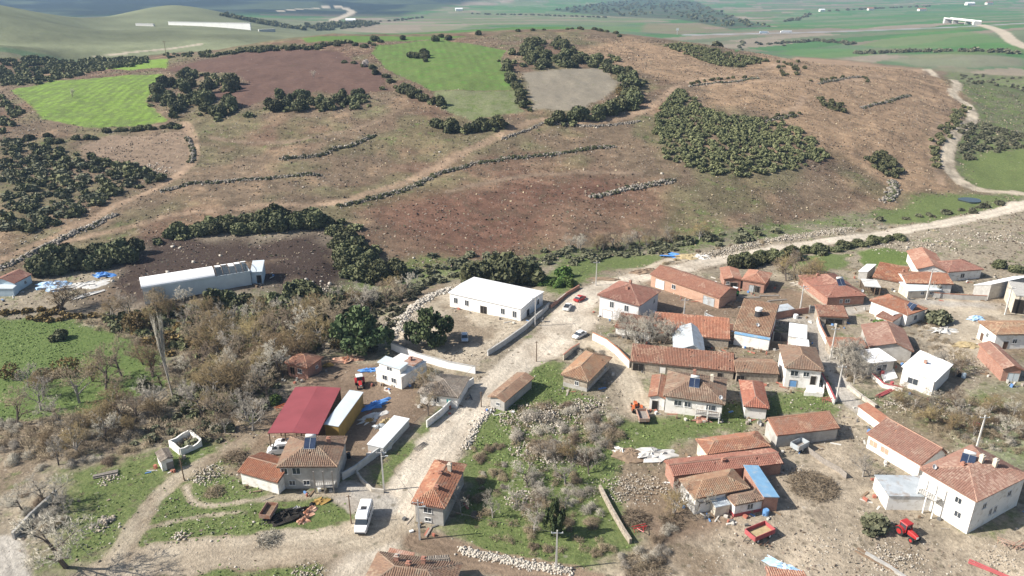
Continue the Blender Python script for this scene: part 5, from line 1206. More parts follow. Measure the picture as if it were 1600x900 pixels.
house('small pale blue house with red gable roof at the left edge',(-14,443),(23,444.5),(45,427),2.8,'gable',20,'tile_red','plaster_blue',0.35,'y','house',win=[(r_,.2,1.0,.8,.9)])
house('blue grey porch of the house at the left edge',(-10,452),(20,451.5),(24,445),2.3,'shed',8,'sheet_pale','plaster_blue',0.12,None,'porch',sheet=True)
house('small zinc roofed brick shed at the lane wall',(1207,489),(1242,482),(1236,475),2.2,'shed',7,'sheet_zinc','brick',0.15,None,'shed',sheet=True)
house('small turquoise annex at the end of the long white shed',(391,427),(410,426.5),(404,410.5),3.4,'shed',10,'sheet_pale','plaster_blue',0.15,None,'annex',sheet=True,cat='shed',door=[(f,.35,-.2,1.2,2.4,'shade')])
house('little white ruin hut with mossy roof beside the track',(250,722),(271,715),(258,703),2.2,'gable',16,'tile_grey','plaster_white',0.15,'y','hut',door=[(f,.4,-.2,1.0,1.6,'wood_grey')])
house('stone lean-to behind the red brick cottage',(440,563),(470,553),(478,541),2.0,'shed',10,'concrete','stone_wall',0.2,None,'lean_to',sheet=True,cat='shed')

house('small orange roofed shed cut by the bottom edge',(1203,930),(1268,938),(1262,895),2.5,'gable',18,'tile_new','brick',0.3,'x','shed')
house('little white sheet roofed shed behind the brick farmhouse',(1341,424),(1356,427),(1351,412),2.4,'shedl',12,'sheet_white','concrete',0.15,None,'shed',sheet=True)
house('pale flat carport on posts beside the brick farmhouse',(1351,448),(1377,449.5),(1380,438),2.7,'flat',0,'concrete_new',None,0.15,None,'carport',sheet=True,cap=False)
house('little stone outhouse with grey tiles behind the white terraced house garden',(690,600),(712,606),(722,594),2.0,'shed',10,'tile_grey','stone_wall',0.2,None,'outhouse')
gate('dark lattice gate between cottage with tank and white garage',(1207,533),(1231,534),2.3,'steel_dark')
def patio(label, px, hgt, material='plaster_new'):
    P = survey(px); c = P.mean(0); z = max(hz(*p) for p in P) + hgt; z0 = hz(*c)
    o = MB().prism([(p[0] - c[0], p[1] - c[1], z - z0) for p in P], (0, 0, -1.6)).build('patio', material); o.location = (c[0], c[1], z0); tag(o, label, 'patio')
patio('white concrete patio beside the two storey house on the lawn', [(1256,617),(1286,613),(1282,603),(1262,604)], .25)
patio('white paved terrace before the modern white house', [(1382,598),(1402,592),(1396,578),(1374,581)], .3)
# long white shed with a curved roof, part of it stripped
def vault_shed():
    cx, cy, w, d, rz = rect((223, 456), (391, 425.5), (389, 408), 3.9)
    root = thing('long_shed', cx, cy, hz(cx, cy), rz, 'very long white shed with curved roof and torn open end', 'shed')
    W, D, h = w / 2, d / 2, 3.9; cut = W - 9.5
    MB().box(-W, W, -D, -D + .15, -2, h).box(-W, W, D - .15, D, -2, h).box(-W, -W + .15, -D + .15, D - .15, -2, h + .6).box(W - .15, W, -D + .15, D - .15, -2, h).build('wall', 'sheet_pale', root)
    arc = [(-D * 1.03 * math.cos(a), h + 1.5 * math.sin(a)) for a in np.linspace(0, math.pi, 13)]
    n = 14
    for k in range(n):
        x0 = -W - .2 + (cut + W) * k / n; x1 = -W - .2 + (cut + W) * (k + 1) / n + .02; o = .004 * (k % 2)
        m = MB(); rings = [[(x, y, z + o) for y, z in arc] + [(x, y * .985, z - .06 + o) for y, z in arc[::-1]] for x in (x0, x1)]
        m.loft(rings).build('roof_panel', 'sheet_hall', root)
    rng = random.Random(3)
    for k in range(5):
        x0 = cut + .5 + 1.8 * k; a0, a1 = (6, 12) if k in (0, 3) else (5, 12)
        if k in (1, 4): a0 = 7
        sub = arc[a0:a1 + 1]; j = rng.uniform(-.1, .05)
        MB().loft([[(x, y, z + .05 + j * (x - x0)) for y, z in sub] + [(x, y, z - .03 + j * (x - x0)) for y, z in sub[::-1]] for x in (x0, x0 + 1.5)]).build('torn_panel', 'sheet_hall', root)
    for k in range(6):
        x = cut + .2 + 1.85 * k; m = MB()
        for i in range(len(arc) - 1): m.tube((x, *arc[i]), (x, *arc[i + 1]), .07, .07, 4)
        m.build('rafter', 'wood', root)
    MB().box(cut, W - .15, -D + .15, D - .15, .05, .25).build('floor', 'earth', root)
vault_shed()

# posts under the open red shed
for s in ():
    pass

# walls, fences and gates
yard_wall('grey block wall of the hall yard along the road',[(762,556),(790,538),(820,516),(846,492),(858,480)],1.3,'concrete_new',.3,'concrete')
yard_wall('low white wall with railing below the hall yard',[(612,546),(650,562),(700,576),(743,584)],1.8,'plaster_new',.25,'concrete')
yard_wall('unfinished brick and stone wall above the hall corner',[(860,482),(885,462),(905,450)],1.0,'brick',.35,None)
yard_wall('white curved garden wall beside the pale lane',[(926,531),(947,541),(965,556),(983,575)],1.9,'plaster_white',.25,'tile_new')
yard_wall('grey concrete garden wall with corrugated stretch',[(999,503),(1040,508),(1096,514)],1.7,'concrete',.2,None)
yard_wall('brick wall of the lane yard by the power pole',[(1209,496),(1235,493),(1263,489)],1.6,'brick',.25,None)
gate('zinc double gate in the lane brick wall',(1264,489.5),(1288,487.5),2.0)
gate('zinc sliding gate beside the concrete garden wall',(1101,500),(1130,514),2.1)
yard_wall('short brick wall beside the zinc sliding gate',[(1131,515),(1145,516)],1.7,'brick',.25,None)
yard_wall('white yard wall from the grey cottage to the road',[(667,668),(690,650),(705,635),(718,615),(740,600)],1.6,'plaster_white',.25,None)
yard_wall('grey wall before the grey house porch',[(535,750),(556,738),(590,712),(612,700)],1.5,'concrete_new',.25,None)
yard_wall('low kerb wall of the grass wedge by the junction',[(556,738),(565,752),(582,768),(600,770)],.7,'limestone',.35,None)
yard_wall('low garden wall along the long red brown farmhouse',[(1441,463),(1470,466),(1500,468),(1541,470)],1.4,'concrete',.25,'tile_old')
yard_wall('white lane wall with tiled coping below the garage',[(1276,500),(1280,516),(1292,540),(1300,556)],1.5,'plaster_white',.25,'tile_new')
yard_wall('red capped yard wall of the two storey white house',[(1283,592),(1294,612),(1303,632)],1.3,'plaster_white',.25,'plaster_red')
yard_wall('low stone terrace wall along the lane below the modern house',[(1325,606),(1345,622),(1368,638)],.8,'limestone',.6,None)
yard_wall('grey ruined wall in the corner behind thorn',[(22,842),(50,812),(90,775)],1.3,'concrete',.4,None)
yard_wall('long ruined garden wall beside the overgrown strip',[(937,765),(955,800),(975,835),(985,850)],1.0,'stone_wall',.45,None)
yard_wall('terrace wall before the modern white house',[(1362,590),(1380,606),(1410,612)],1.0,'plaster_white',.25,'plaster_red')
yard_wall('white terrace wall of the lawn house',[(1256,618),(1285,620),(1287,600)],.9,'plaster_white',.25,None)
yard_wall('concrete kerb in the pale farmyard',[(1352,866),(1385,885),(1415,905)],.45,'concrete',.5,None)
yard_wall('plank and wire fence in the farmyard',[(1260,705),(1285,724),(1310,738),(1322,748)],1.1,'wood_grey',.1,None)
yard_wall('long stone retaining bank beside the lane',[(1440,700),(1470,725)],.6,'limestone',.5,None)
yard_wall('low brick enclosure behind the roadside cottage',[(880,563),(893,552),(905,545)],1.4,'plaster_cream',.25,'brick')

def ruin():
    A, B_, C_ = survey([(281, 712), (314, 697), (300, 684)]); u = B_ - A; w = np.hypot(*u); rz = math.atan2(u[1], u[0]); c = (A + C_) / 2
    r = thing('ruin', c[0], c[1], hz(*c), rz, 'roofless white walled ruin beside the track', 'ruin'); W, D = w / 2, 2.2
    def broken(p, q, hs):
        p, q = np.array(p), np.array(q); n = len(hs); nv = np.array([-(q - p)[1], (q - p)[0]]); nv = nv / np.hypot(*nv) * .15; m = MB()
        for k in range(n - 1):
            a, e = p + (q - p) * k / (n - 1), p + (q - p) * (k + 1) / (n - 1)
            m.add([(*(a - nv), -.6), (*(e - nv), -.6), (*(e + nv), -.6), (*(a + nv), -.6), (*(a - nv), hs[k]), (*(e - nv), hs[k + 1]), (*(e + nv), hs[k + 1]), (*(a + nv), hs[k])], [(4,5,6,7),(0,1,5,4),(1,2,6,5),(2,3,7,6),(3,0,4,7)])
        m.build('wall', 'plaster_white', r)
    broken((-W, -D), (W, -D), (1.5, 1.3, 1.4, .8, 1.0, 1.5)); broken((W, -D + .16), (W, D - .16), (1.5, 1.6, 1.7)); broken((W, D), (-W, D), (1.7, 1.6, 1.2, 1.3)); broken((-W, D - .16), (-W, -D + .16), (1.3, 1.7, 1.5))
ruin()

# rooftop things
solar_heater(GRY, -.05, -.1, 'small solar water heater on the grey two storey house')
solar_heater(SOL, -.05, -.35, 'dark solar water heater on the broad white farmhouse')
solar_heater(BIG, -.25, -.1, 'wide solar water heater with white tank on the big white house', BIG['rz'] + R(25))
solar_heater(TER, .75, -.2, 'dark solar panel on the tiled terrace house', TER['rz'], False)
solar_heater(BRK, .1, -.45, 'solar panel on the patched red roof of the brick farmhouse')
x, y, z = on_roof(TANK, .05, .1)
r = thing('water_tank', x, y, z, 0, 'dark rooftop water tank with white lid on the red based cottage', 'tank')
MB().tube((0, 0, -.2), (0, 0, 1.5), .85, .8, 14).build('barrel', 'steel_dark', r, False); MB().tube((0, 0, 1.5), (0, 0, 2.1), .9, .85, 14).build('lid', 'white_paint', r)
for hs, u, v, lab in ((TANK, .2, -.6, 'white satellite dish beside the rooftop tank'), (BRK, 1.0, -.8, 'white satellite dish on the brick farmhouse corner'), (SOL, .9, -.9, 'white dish on the veranda of the broad farmhouse'), (MOD, -.9, 1.0, 'white dish behind the modern white house'), (BIG, -.75, -.9, 'white dish beside the big two storey house')):
    x, y, z = on_roof(hs, u, v); dish(x, y, z, lab)
x, y = G(1021, 497); dish(x, y, hz(x, y) + 1.2, 'white dish in the yard behind the concrete garden wall')

# veranda of the broad farmhouse and porch of the grey house
def veranda(hs, x0, x1, dep, zf, lab, mats=('plaster_white', 'wood')):
    c, s = math.cos(hs['rz']), math.sin(hs['rz']); yy = -hs['yi']
    r = thing('veranda', hs['c'][0], hs['c'][1], hs['z'], hs['rz'], lab, 'veranda'); X0, X1 = x0 * hs['xi'], x1 * hs['xi']
    MB().box(X0, X1, yy - dep, yy - .02, zf - .2, zf).build('deck', 'concrete', r)
    n = max(2, int((X1 - X0) / 2.4))
    for k in range(n + 1):
        xx = X0 + .1 + (X1 - X0 - .2) * k / n; MB().box(xx - .09, xx + .09, yy - dep, yy - dep + .18, -1.2, hs['h'] - .15).build('post', mats[0], r)
    MB().box(X0, X1, yy - dep + .05, yy - dep + .1, zf + .85, zf + .95).build('rail', mats[1], r)
    for k in range(int((X1 - X0) / .35)):
        xx = X0 + .2 + .35 * k; MB().box(xx, xx + .05, yy - dep + .05, yy - dep + .1, zf, zf + .85).build('baluster', mats[1], r)
    return r
veranda(SOL, .1, .95, 1.7, 1.5, 'shaded veranda with railing on the broad white farmhouse')
veranda(GRY, .25, .95, 1.5, 1.4, 'wooden porch at the corner of the grey two storey house', ('wood_grey', 'wood_grey'))
veranda(BIG, -.85, -.1, 1.6, 3.2, 'white balcony of the big two storey house', ('plaster_white', 'plaster_white'))

# power poles
def pole(px, py, lab, h=8.4, wood=False, lamp=True, rz=0.0):
    x, y = G(px, py); r = thing('power_pole', x, y, hz(x, y), rz, lab, 'pole', 'wooden poles' if wood else 'concrete power poles')
    MB().box(-.16, .16, -.16, .16, -1, h, None, .07, .07).build('shaft', 'wood' if wood else 'pole_concrete', r) if not wood else MB().tube((0, 0, -1), (0, 0, h), .13, .09, 7).build('shaft', 'wood', r)
    if not wood:
        MB().box(-.9, .9, -.05, .05, h - .55, h - .43).build('crossarm', 'sheet_zinc', r)
        for k in (-.8, 0, .8): MB().tube((k, 0, h - .43), (k, 0, h - .2), .05, .03, 6).build('insulator', 'white_paint', r)
        if lamp: MB().tube((0, -.1, h - 1.2), (.9, -.5, h - .8), .03).box(.75, 1.25, -.6, -.4, h - .85, h - .72).build('street_lamp', 'sheet_zinc', r)
    else:
        MB().box(-.4, .4, -.04, .04, h - .3, h - .22).build('crossarm', 'wood', r)
    return (x, y, hz(x, y) + h - .4)
PT = {}
for k, (px, py, lab, h, wd) in enumerate([(600,766,'white concrete pole on the grass wedge by the junction',8.2,0),(656,843,'white concrete pole before the two storey roadside house',7.6,0),(869,889,'white concrete pole at the end of the stone wall',7.2,0),
 (1306,628,'white concrete pole at the lane corner below the two storey white house',8.6,0),(1297,562,'leaning concrete pole beside the low brown shed',8.2,0),(1249,490,'concrete pole before the lane brick wall',8.0,0),(1447,468,'tall concrete pole before the pale metal porch',9.0,0),
 (1570,492,'concrete pole at the dark open fronted building',7.8,0),(1525,703,'white concrete pole on the rubble waste ground',7.4,0),(931,446,'concrete pole behind the lilac grey house',7.5,0),(836,509,'concrete pole at the hall corner',8.0,0),(1067,507,'concrete pole behind the concrete garden wall',7.2,0),
 (549,818,'thin wooden pole beside the white minibus',5.6,1),(752,636,'thin wooden pole on the road verge',3.6,1),(838,565,'thin wooden pole below the hall wall',5.2,1),(288,751,'leaning wooden pole on the narrow track',5.0,1),(1500,585,'slim post in the plot behind the modern house',3.5,1)]):
    PT[k] = pole(px, py, lab, h, bool(wd), k in (0, 1, 5, 6))
def wire(a, b, lab):
    a, b = Vector(a), Vector(b); m = MB(); n = 8; pts = [a.lerp(b, k / n) + Vector((0, 0, -((b - a).length * .02) * 4 * (k / n) * (1 - k / n))) for k in range(n + 1)]
    for k in range(n): m.tube(pts[k] - a, pts[k + 1] - a, .03, .03, 3)
    o = m.build('power_line', 'steel_dark'); o.location = a; tag(o, lab, 'cable', 'overhead cables')
for a, b in ((0, 1), (1, 2), (3, 4), (4, 5), (5, 6), (6, 7), (3, 8), (9, 10), (9, 11), (0, 10), (5, 11)):
    wire(PT[a], PT[b], 'thin overhead cable strung between concrete poles')
# ---------------------------------------------------------------- vehicles and farm things
def heading(a, b):
    A, B_ = survey([a, b]); return math.atan2(*(B_ - A)[::-1])

def ring(x, w, z0, zm, z1, wt):
    return [(x, -w, z0), (x, w, z0), (x, w, zm), (x, wt, z1), (x, -wt, z1), (x, -w, zm)]

def wheel(parent, x, y, r, wd, rim='white_paint'):
    t = MB().tube((x, y - wd / 2, r), (x, y + wd / 2, r), r, r, 16).build('wheel', 'rubber', parent)
    MB().tube((x, y - wd / 2 - .02, r), (x, y + wd / 2 + .02, r), r * .55, r * .55, 10).build('rim', rim, t)

def minibus(px, py, rz, label, L=6.2):
    x, y = G(px, py); r = thing('minibus', x, y, hz(x, y), rz, label, 'minibus'); h = L / 2
    MB().loft([ring(-h, .95, .4, 1.3, 1.35, .93), ring(-h + .1, 1.02, .35, 1.3, 1.35, 1.0), ring(h - .9, 1.02, .35, 1.3, 1.35, 1.0), ring(h - .35, .98, .35, 1.0, 1.12, .92), ring(h, .85, .42, .75, .85, .75)]).build('body', 'paint_white', r)
    gl = [ring(-h + .06, .96, 1.35, 1.6, 2.0, .9), ring(h - 1.55, .98, 1.35, 1.6, 2.0, .92), ring(h - .95, .96, 1.35, 1.36, 1.37, .9)]
    MB().loft(gl).build('window_band', 'glass', r)
    MB().loft([ring(-h + .05, .94, 2.0, 2.3, 2.42, .8), ring(-h + .25, .97, 2.0, 2.45, 2.58, .84), ring(h - 2.1, .97, 2.0, 2.45, 2.58, .84), ring(h - 1.5, .93, 2.0, 2.1, 2.16, .85)]).build('roof', 'paint_white', r)
    for s in (-1, 1):
        for k in (-h + .1, -h + 1.4, -h + 2.7, h - 2.1): MB().box(k - .09, k + .09, s * .99 - .04, s * .99 + .04, 1.33, 2.05, Matrix.Identity(4)).build('pillar', 'paint_white', r)
        MB().box(h - .22, h - .02, s * .68 - .15, s * .68 + .15, .72, .9).build('headlight', 'sheet_white', r)
        for k in (-h + 1.15, h - 1.1): wheel(r, k, s * .9, .36, .24)
    MB().box(-.9, -.2, -.45, .45, 2.57, 2.63).build('roof_hatch', 'steel_dark', r)
    MB().box(h - .1, h + .06, -.8, .8, .4, .6).build('bumper', 'steel_dark', r)

def car(px, py, rz, label, paint='paint_white', pickup=False, name='car', L=4.3):
    x, y = G(px, py); r = thing(name, x, y, hz(x, y), rz, label, name.split('_')[-1]); h = L / 2
    MB().loft([ring(-h, .72, .4, .7, .82, .68), ring(-h + .15, .84, .3, .8, .9, .78), ring(.2, .86, .28, .8, .92, .8), ring(h - .9, .84, .3, .75, .85, .76), ring(h - .15, .78, .32, .6, .7, .68), ring(h, .66, .4, .55, .6, .6)]).build('body', paint, r)
    x0, x1 = (-.35, 1.05) if pickup else (-h + .55, 1.15)
    MB().loft([ring(x0, .76, .88, .9, .92, .7), ring(x0 + (.25 if pickup else .6), .76, .88, 1.1, 1.36, .64), ring(x1 - .85, .76, .88, 1.1, 1.38, .64), ring(x1, .76, .88, .9, .92, .72)]).build('window_band', 'glass', r)
    MB().box(x0 + (.2 if pickup else .5), x1 - .75, -.62, .62, 1.36, 1.44, None, .06, .06).build('roof', paint, r)
    for s in (-1, 1):
        MB().box(x1 - .95, x1 - .85, s * .72 - .03, s * .72 + .03, .88, 1.38).build('pillar', paint, r)
        MB().box(h - .2, h - .03, s * .52 - .14, s * .52 + .14, .55, .68).build('headlight', 'sheet_white', r)
        for k in (-h + .8, h - .85): wheel(r, k, s * .74, .32, .2)
    if pickup:
        b = MB()
        for s in (-1, 1): b.box(-h + .05, -.4, s * .78 - .04, s * .78 + .04, .85, 1.15)
        b.box(-h + .02, -h + .1, -.74, .74, .85, 1.15).build('cargo_side', paint, r); MB().box(-h + .1, -.4, -.72, .72, .9, .95).build('cargo_bed', 'steel_dark', r)

def tractor(px, py, rz, label, paint='paint_red', roof='paint_red', cab=True):
    x, y = G(px, py); r = thing('tractor', x, y, hz(x, y), rz, label, 'tractor')
    MB().loft([ring(.1, .36, .75, 1.3, 1.42, .3), ring(1.2, .34, .75, 1.25, 1.36, .28), ring(1.75, .3, .78, 1.1, 1.2, .24)]).build('bonnet', paint, r)
    MB().box(-1.2, 1.5, -.22, .22, .5, .8).build('chassis', 'steel_dark', r); MB().box(1.76, 1.82, -.22, .22, .8, 1.12).build('grille', 'white_paint', r)
    for s in (-1, 1):
        wheel(r, -.8, s * .82, .78, .42, paint); wheel(r, 1.3, s * .72, .46, .28, paint)
        MB().loft([[(-.8 + .86 * math.cos(a), s * .82 + q, .8 + .86 * math.sin(a)) for q in (-.25, .25)] + [(-.8 + .8 * math.cos(a), s * .82 + q, .8 + .8 * math.sin(a)) for q in (.25, -.25)] for a in np.linspace(R(10), R(150), 7)]).build('mudguard', paint, r)
    MB().box(-.95, -.45, -.3, .3, .95, 1.1).box(-1.0, -.9, -.3, .3, 1.1, 1.5).build('seat', 'steel_dark', r)
    MB().tube((.9, .3, 1.3), (.9, .3, 2.0), .04).build('exhaust', 'steel_dark', r)
    if cab:
        for a in (-1.15, .05):
            for s in (-1, 1): MB().box(a - .04, a + .04, s * .62 - .04, s * .62 + .04, .95, 2.3).build('cab_post', paint, r)
        MB().box(-1.1, 0, -.6, .6, 1.35, 2.25).build('cab_glass', 'glass', r); MB().box(-1.3, .2, -.75, .75, 2.3, 2.42, None, .08, .08).build('cab_roof', roof, r)

def trailer(px, py, rz, label, paint='paint_red', L=4.0, W=2.1, bed='wood', hgt=.55):
    x, y = G(px, py); r = thing('farm_trailer', x, y, hz(x, y), rz, label, 'trailer'); h = L / 2
    MB().box(-h, h, -W / 2, W / 2, .78, .9).build('bed', bed, r)
    for s in (-1, 1):
        MB().box(-h, h, s * W / 2 - .04, s * W / 2 + .04, .74, .9 + hgt).build('side_board', paint, r)
        MB().box(s * h - .04, s * h + .04, -W / 2 + .04, W / 2 - .04, .74, .9 + hgt).build('end_board', paint, r)
        for k in ((-h * .6, h * .6) if L > 3.5 else (0,)): wheel(r, k, s * (W / 2 - .2), .4, .24)
    MB().box(-h * .9, h * .9, -.12, .12, .55, .78).tube((h, .4, .6), (h + 1.3, 0, .5), .05).tube((h, -.4, .6), (h + 1.3, 0, .5), .05).build('drawbar', 'steel_dark', r)

minibus(569, 817, heading((576, 796), (564, 836)), 'white minibus with roof hatch parked at the road junction')
minibus(440, 707, heading((452, 706), (430, 708)), 'white minibus parked under the edge of the red shed', 5.0)
car(887, 482, heading((882, 490), (896, 468)), 'white pickup parked beside the unfinished wall', 'paint_white', True, 'pickup', 4.6)
car(906, 469, heading((897, 474), (915, 464)), 'red car parked behind the white pickup', 'paint_red')
car(905, 526, heading((913, 521), (897, 530)), 'white car beside the dark thorn at the road bend', 'paint_white')
car(726, 530, heading((726, 522), (727, 538)), 'pale blue car parked in the shade of the yard pine', 'paint_silver')
tractor(1146, 463, heading((1153, 457), (1139, 470)), 'green tractor with red and white cab beside the long brick barn', 'paint_green', 'white_paint')
tractor(563, 603, heading((561, 592), (566, 612)), 'red tractor with white cab roof in the brown farmyard', 'paint_red', 'white_paint')
tractor(1417, 838, heading((1405, 828), (1432, 850)), 'red tractor beside the pale olive bush')
tractor(994, 641, heading((996, 648), (990, 630)), 'orange red tractor hitched before the broad farmhouse', 'paint_orange', 'paint_orange', False)
trailer(1004, 656, heading((1006, 664), (1000, 646)), 'tipper trailer behind the orange red tractor', 'sheet_rust', 3.8, 2.0, 'wood_grey', .6)
trailer(1186, 839, heading((1201, 832), (1172, 845)), 'red empty trailer standing in the pale farmyard', 'plaster_red', 4.2, 2.2, 'hay', .7)
trailer(421, 806, heading((428, 795), (414, 817)), 'rusty brown trailer beside the black muck heap', 'sheet_rust', 3.2, 1.9, 'wood', .6)
trailer(1248, 703, heading((1258, 698), (1238, 708)), 'small grey box trailer below the long farmyard barn', 'sheet_zinc', 3.0, 1.8, 'wood_grey', .9)

def implement(px, py, rz, label, paint='paint_red', n=5, w=2.4):
    x, y = G(px, py); r = thing('plough', x, y, hz(x, y), rz, label, 'farm implement')
    MB().box(-w / 2, w / 2, -.06, .06, .7, .82).box(-w / 2, w / 2, .5, .6, .7, .8).tube((-.6, 0, .75), (0, -1.2, .8), .05).tube((.6, 0, .75), (0, -1.2, .8), .05).build('frame', paint, r)
    for k in range(n):
        q = -w / 2 + .2 + (w - .4) * k / (n - 1); MB().tube((q, 0, .75), (q + .05, .25, .3), .05).tube((q + .05, .25, .3), (q, -.1, .02), .05, .02).build('tine', paint, r)
implement(1000, 830, .3, 'red plough beside the brown brush heap')
implement(1570, 853, -.6, 'rusty red harrow below the big white house', 'sheet_rust')
implement(1593, 857, .5, 'dark red cultivator at the right edge of the farmyard', 'sheet_rust')
implement(1525, 668, 1.0, 'dark red implement on the waste ground by the pole', 'plaster_red', 4, 2.0)
implement(440, 640, .8, 'orange red implement behind the red shed', 'paint_orange')
implement(1293, 628, .2, 'red tine rack on the lawn edge', 'plaster_red', 6, 2.6)

def beams(px, py, rz, n, L, label, material='wood', r0=.14, name='log_pile', piled=True):
    x, y = G(px, py); r = thing(name, x, y, hz(x, y), rz, label, 'logs'); rg = random.Random(px * 7 + py)
    for k in range(n):
        row = k // 4 if piled else 0; o = (k % 4) * .34 + row * .17 if piled else k * 1.1
        a = rg.uniform(-.06, .06); z = .14 + row * .27
        MB().tube((-L / 2, o - L / 2 * a, z), (L / 2, o + L / 2 * a, z), r0 * rg.uniform(.8, 1.2), None, 7).build('log', material, r)
for k, (a, b) in enumerate(((1172, 466), (1202, 463), (1188, 474), (1215, 470), (1168, 480), (1180, 484))):
    beams(a, b, .05 * k, 2, 5.5, 'long timber laid out in the yard of the brick barns, ' + ('first', 'second', 'third', 'fourth', 'fifth', 'sixth')[k] + ' stack', 'wood_grey', .16, 'timber', True)
beams(1545, 893, -.7, 3, 5.5, 'red painted beams lying in the lower farmyard', 'plaster_red', .12)
beams(1387, 615, .6, 3, 6.0, 'dark red beam beside the lane terrace wall', 'plaster_red', .15)
beams(165, 745, .4, 5, 4, 'grey logs on the grass near the ruin', 'wood_grey', .15)
beams(1366, 878, -.8, 4, 6, 'dark timber along the farmyard kerb', 'wood', .12)
beams(660, 700, .9, 4, 3, 'pale posts dropped beside the road wall', 'wood_grey', .08)

def brush_heap(px, py, rad, label, n=260, material='twig_brown', hgt=1.0):
    x, y = G(px, py); rg = np.random.default_rng(px); V, F, T = [], [], []
    for k in range(n):
        a = rg.uniform(0, 6.28); q = rg.uniform(0, 1) ** .5 * rad; p = np.array([q * math.cos(a), q * math.sin(a), rg.uniform(0, 1) * hgt * (1 - q / rad * .8)])
        d = rg.normal(size=3); d[2] *= .35; d /= np.linalg.norm(d); b = len(V)
        V.extend(strip(p - d * .8, p + d * rg.uniform(.5, 1.3), .04, rg)); F.extend([(b, b+1, b+3), (b+1, b+2, b+3), (b+2, b, b+3)]); T.extend([rg.uniform(0, 1)] * 4)
    o = obj_mesh('brush_heap', V, np.array(F), material, None, False, {"tint": ('FLOAT', T)}); o.location = (x, y, hz(x, y)); tag(o, label, 'brush heap')
brush_heap(1270, 760, 4.2, 'big heap of cut branches in the farmyard', 900, 'twig_brown', 2.2)
brush_heap(995, 812, 2.4, 'brown brush heap by the ruined garden wall', 400)
brush_heap(1010, 890, 3.4, 'dark brush heap at the bottom edge of the farmyard', 500, 'twig_brown', 1.6)
brush_heap(420, 843, 1.8, 'grey brush heap on the patchy grass', 300, 'twig_grey')
brush_heap(335, 770, 1.6, 'dark brush clump beside the stone pile', 250, 'twig_brown', 1.4)
brush_heap(368, 715, 2.2, 'brown brush against the tiled barn', 350, 'twig_brown', 1.5)
brush_heap(1050, 815, 2.0, 'scattered branches before the farm cottage', 250, 'twig_brown', .7)

def heap(px, py, rx, ry, hgt, material, label, name='heap', rough=.35, rz=0.0, n=18, cat='heap'):
    x, y = G(px, py); V, F = [(0, 0, hgt)], []; m = 6; sd = px * 13 + py
    for i in range(1, m + 1):
        q = i / m
        for k in range(n):
            a = 2 * math.pi * k / n; j = 1 + rough * (hash2(np.array([k]), np.array([i]), sd)[0] - .5) * 1.2
            V.append((rx * q * j * math.cos(a), ry * q * j * math.sin(a), hgt * (1 - q ** 1.7) * (1 + rough * (hash2(np.array([k]), np.array([i + 9]), sd)[0] - .5)) - (.25 if i == m else 0)))
    for k in range(n): F.append((0, 1 + k, 1 + (k + 1) % n))
    for i in range(m - 1):
        for k in range(n): F.append((1 + i * n + k, 1 + (i + 1) * n + k, 1 + (i + 1) * n + (k + 1) % n, 1 + i * n + (k + 1) % n))
    o = obj_mesh(name, V, F, material, None); o.location = (x, y, hz(x, y)); o.rotation_euler = (0, 0, rz); tag(o, label, cat)
    return o
heap(448, 808, 3.4, 1.9, .9, 'shade', 'black muck heap beside the rusty trailer', 'muck_heap', .9, .5)
heap(463, 798, 1.4, .9, .5, 'tarp_white', 'white plastic sheet at the end of the muck heap', 'plastic_sheet', 1.2, .4, cat='sheet')
heap(482, 800, 1.9, .7, .5, 'tarp_orange', 'orange pink sacks on the patchy grass', 'sack_heap', 1.3, 1.1, cat='sacks')
heap(476, 812, 1.5, .8, .5, 'tarp_orange', 'lower orange sack bundle with yellow end', 'sack_heap', 1.3, .9, cat='sacks')
heap(500, 784, 1.6, .8, .35, 'tarp_yellow', 'yellow sacks spread beside the junction', 'sack_heap', 1.4, .3, cat='sacks')
heap(488, 789, .6, .5, .5, 'rubber', 'black bag among the orange sacks', 'bag', .8, cat='bag')
heap(585, 634, 3.6, 1.5, .7, 'tarp_blue', 'crumpled dark blue tarpaulin beside the yellow shed side', 'tarpaulin', 1.1, .75, cat='tarpaulin')
heap(582, 652, 3.2, 1.6, .25, 'tarp_white', 'pale ground sheet below the blue tarpaulin', 'ground_sheet', 1.0, .8, cat='sheet')
heap(578, 657, 1.3, .8, .4, 'tarp_yellow', 'yellow sack patch on the pale ground sheet', 'sack_heap', 1.1, .4, cat='sacks')
heap(606, 661, 1.8, 1.1, 1.0, 'hay', 'yellow brown feed heap beside the low white roof', 'feed_heap', .9, .5)
heap(594, 668, 1.2, .8, .7, 'sheet_zinc', 'grey scrap beside the feed heap', 'scrap_heap', 1.3, .2)
heap(618, 657, 1.0, .7, .7, 'tarp_orange', 'small orange bundle behind the feed heap', 'bundle', 1.3, .2, cat='bundle')
heap(546, 562, 3.0, 1.6, .8, 'tarp_orange', 'peach coloured cloth heap behind the brown farmyard', 'cloth_heap', 1.3, .2)
heap(577, 579, 2.0, 1.0, .45, 'tarp_blue', 'small bright blue tarpaulin near the red tractor', 'tarpaulin', 1.2, .1, cat='tarpaulin')
heap(512, 572, 1.2, .8, .7, 'tarp_yellow', 'yellow bundle beside the red brick cottage', 'bundle', 1.2, cat='bundle')
heap(1062, 401, 4.5, 2.2, .6, 'tarp_blue', 'blue tarpaulin at the sandy dump by the upper road', 'tarpaulin', 1.2, -.4, cat='tarpaulin')
heap(1080, 402, 5.5, 3.2, .9, 'hay', 'sand heap on the dump by the upper road', 'sand_heap', .5, .1)
heap(1096, 402, 4.0, 2.4, .7, 'tarp_white', 'grey plastic covered heap by the upper road', 'plastic_heap', .9, -.2)
heap(84, 447, 5.2, 3.0, 1.3, 'tarp_sky', 'pale blue tarpaulin heap beside the ochre tree', 'tarpaulin', .9, .2, cat='tarpaulin')
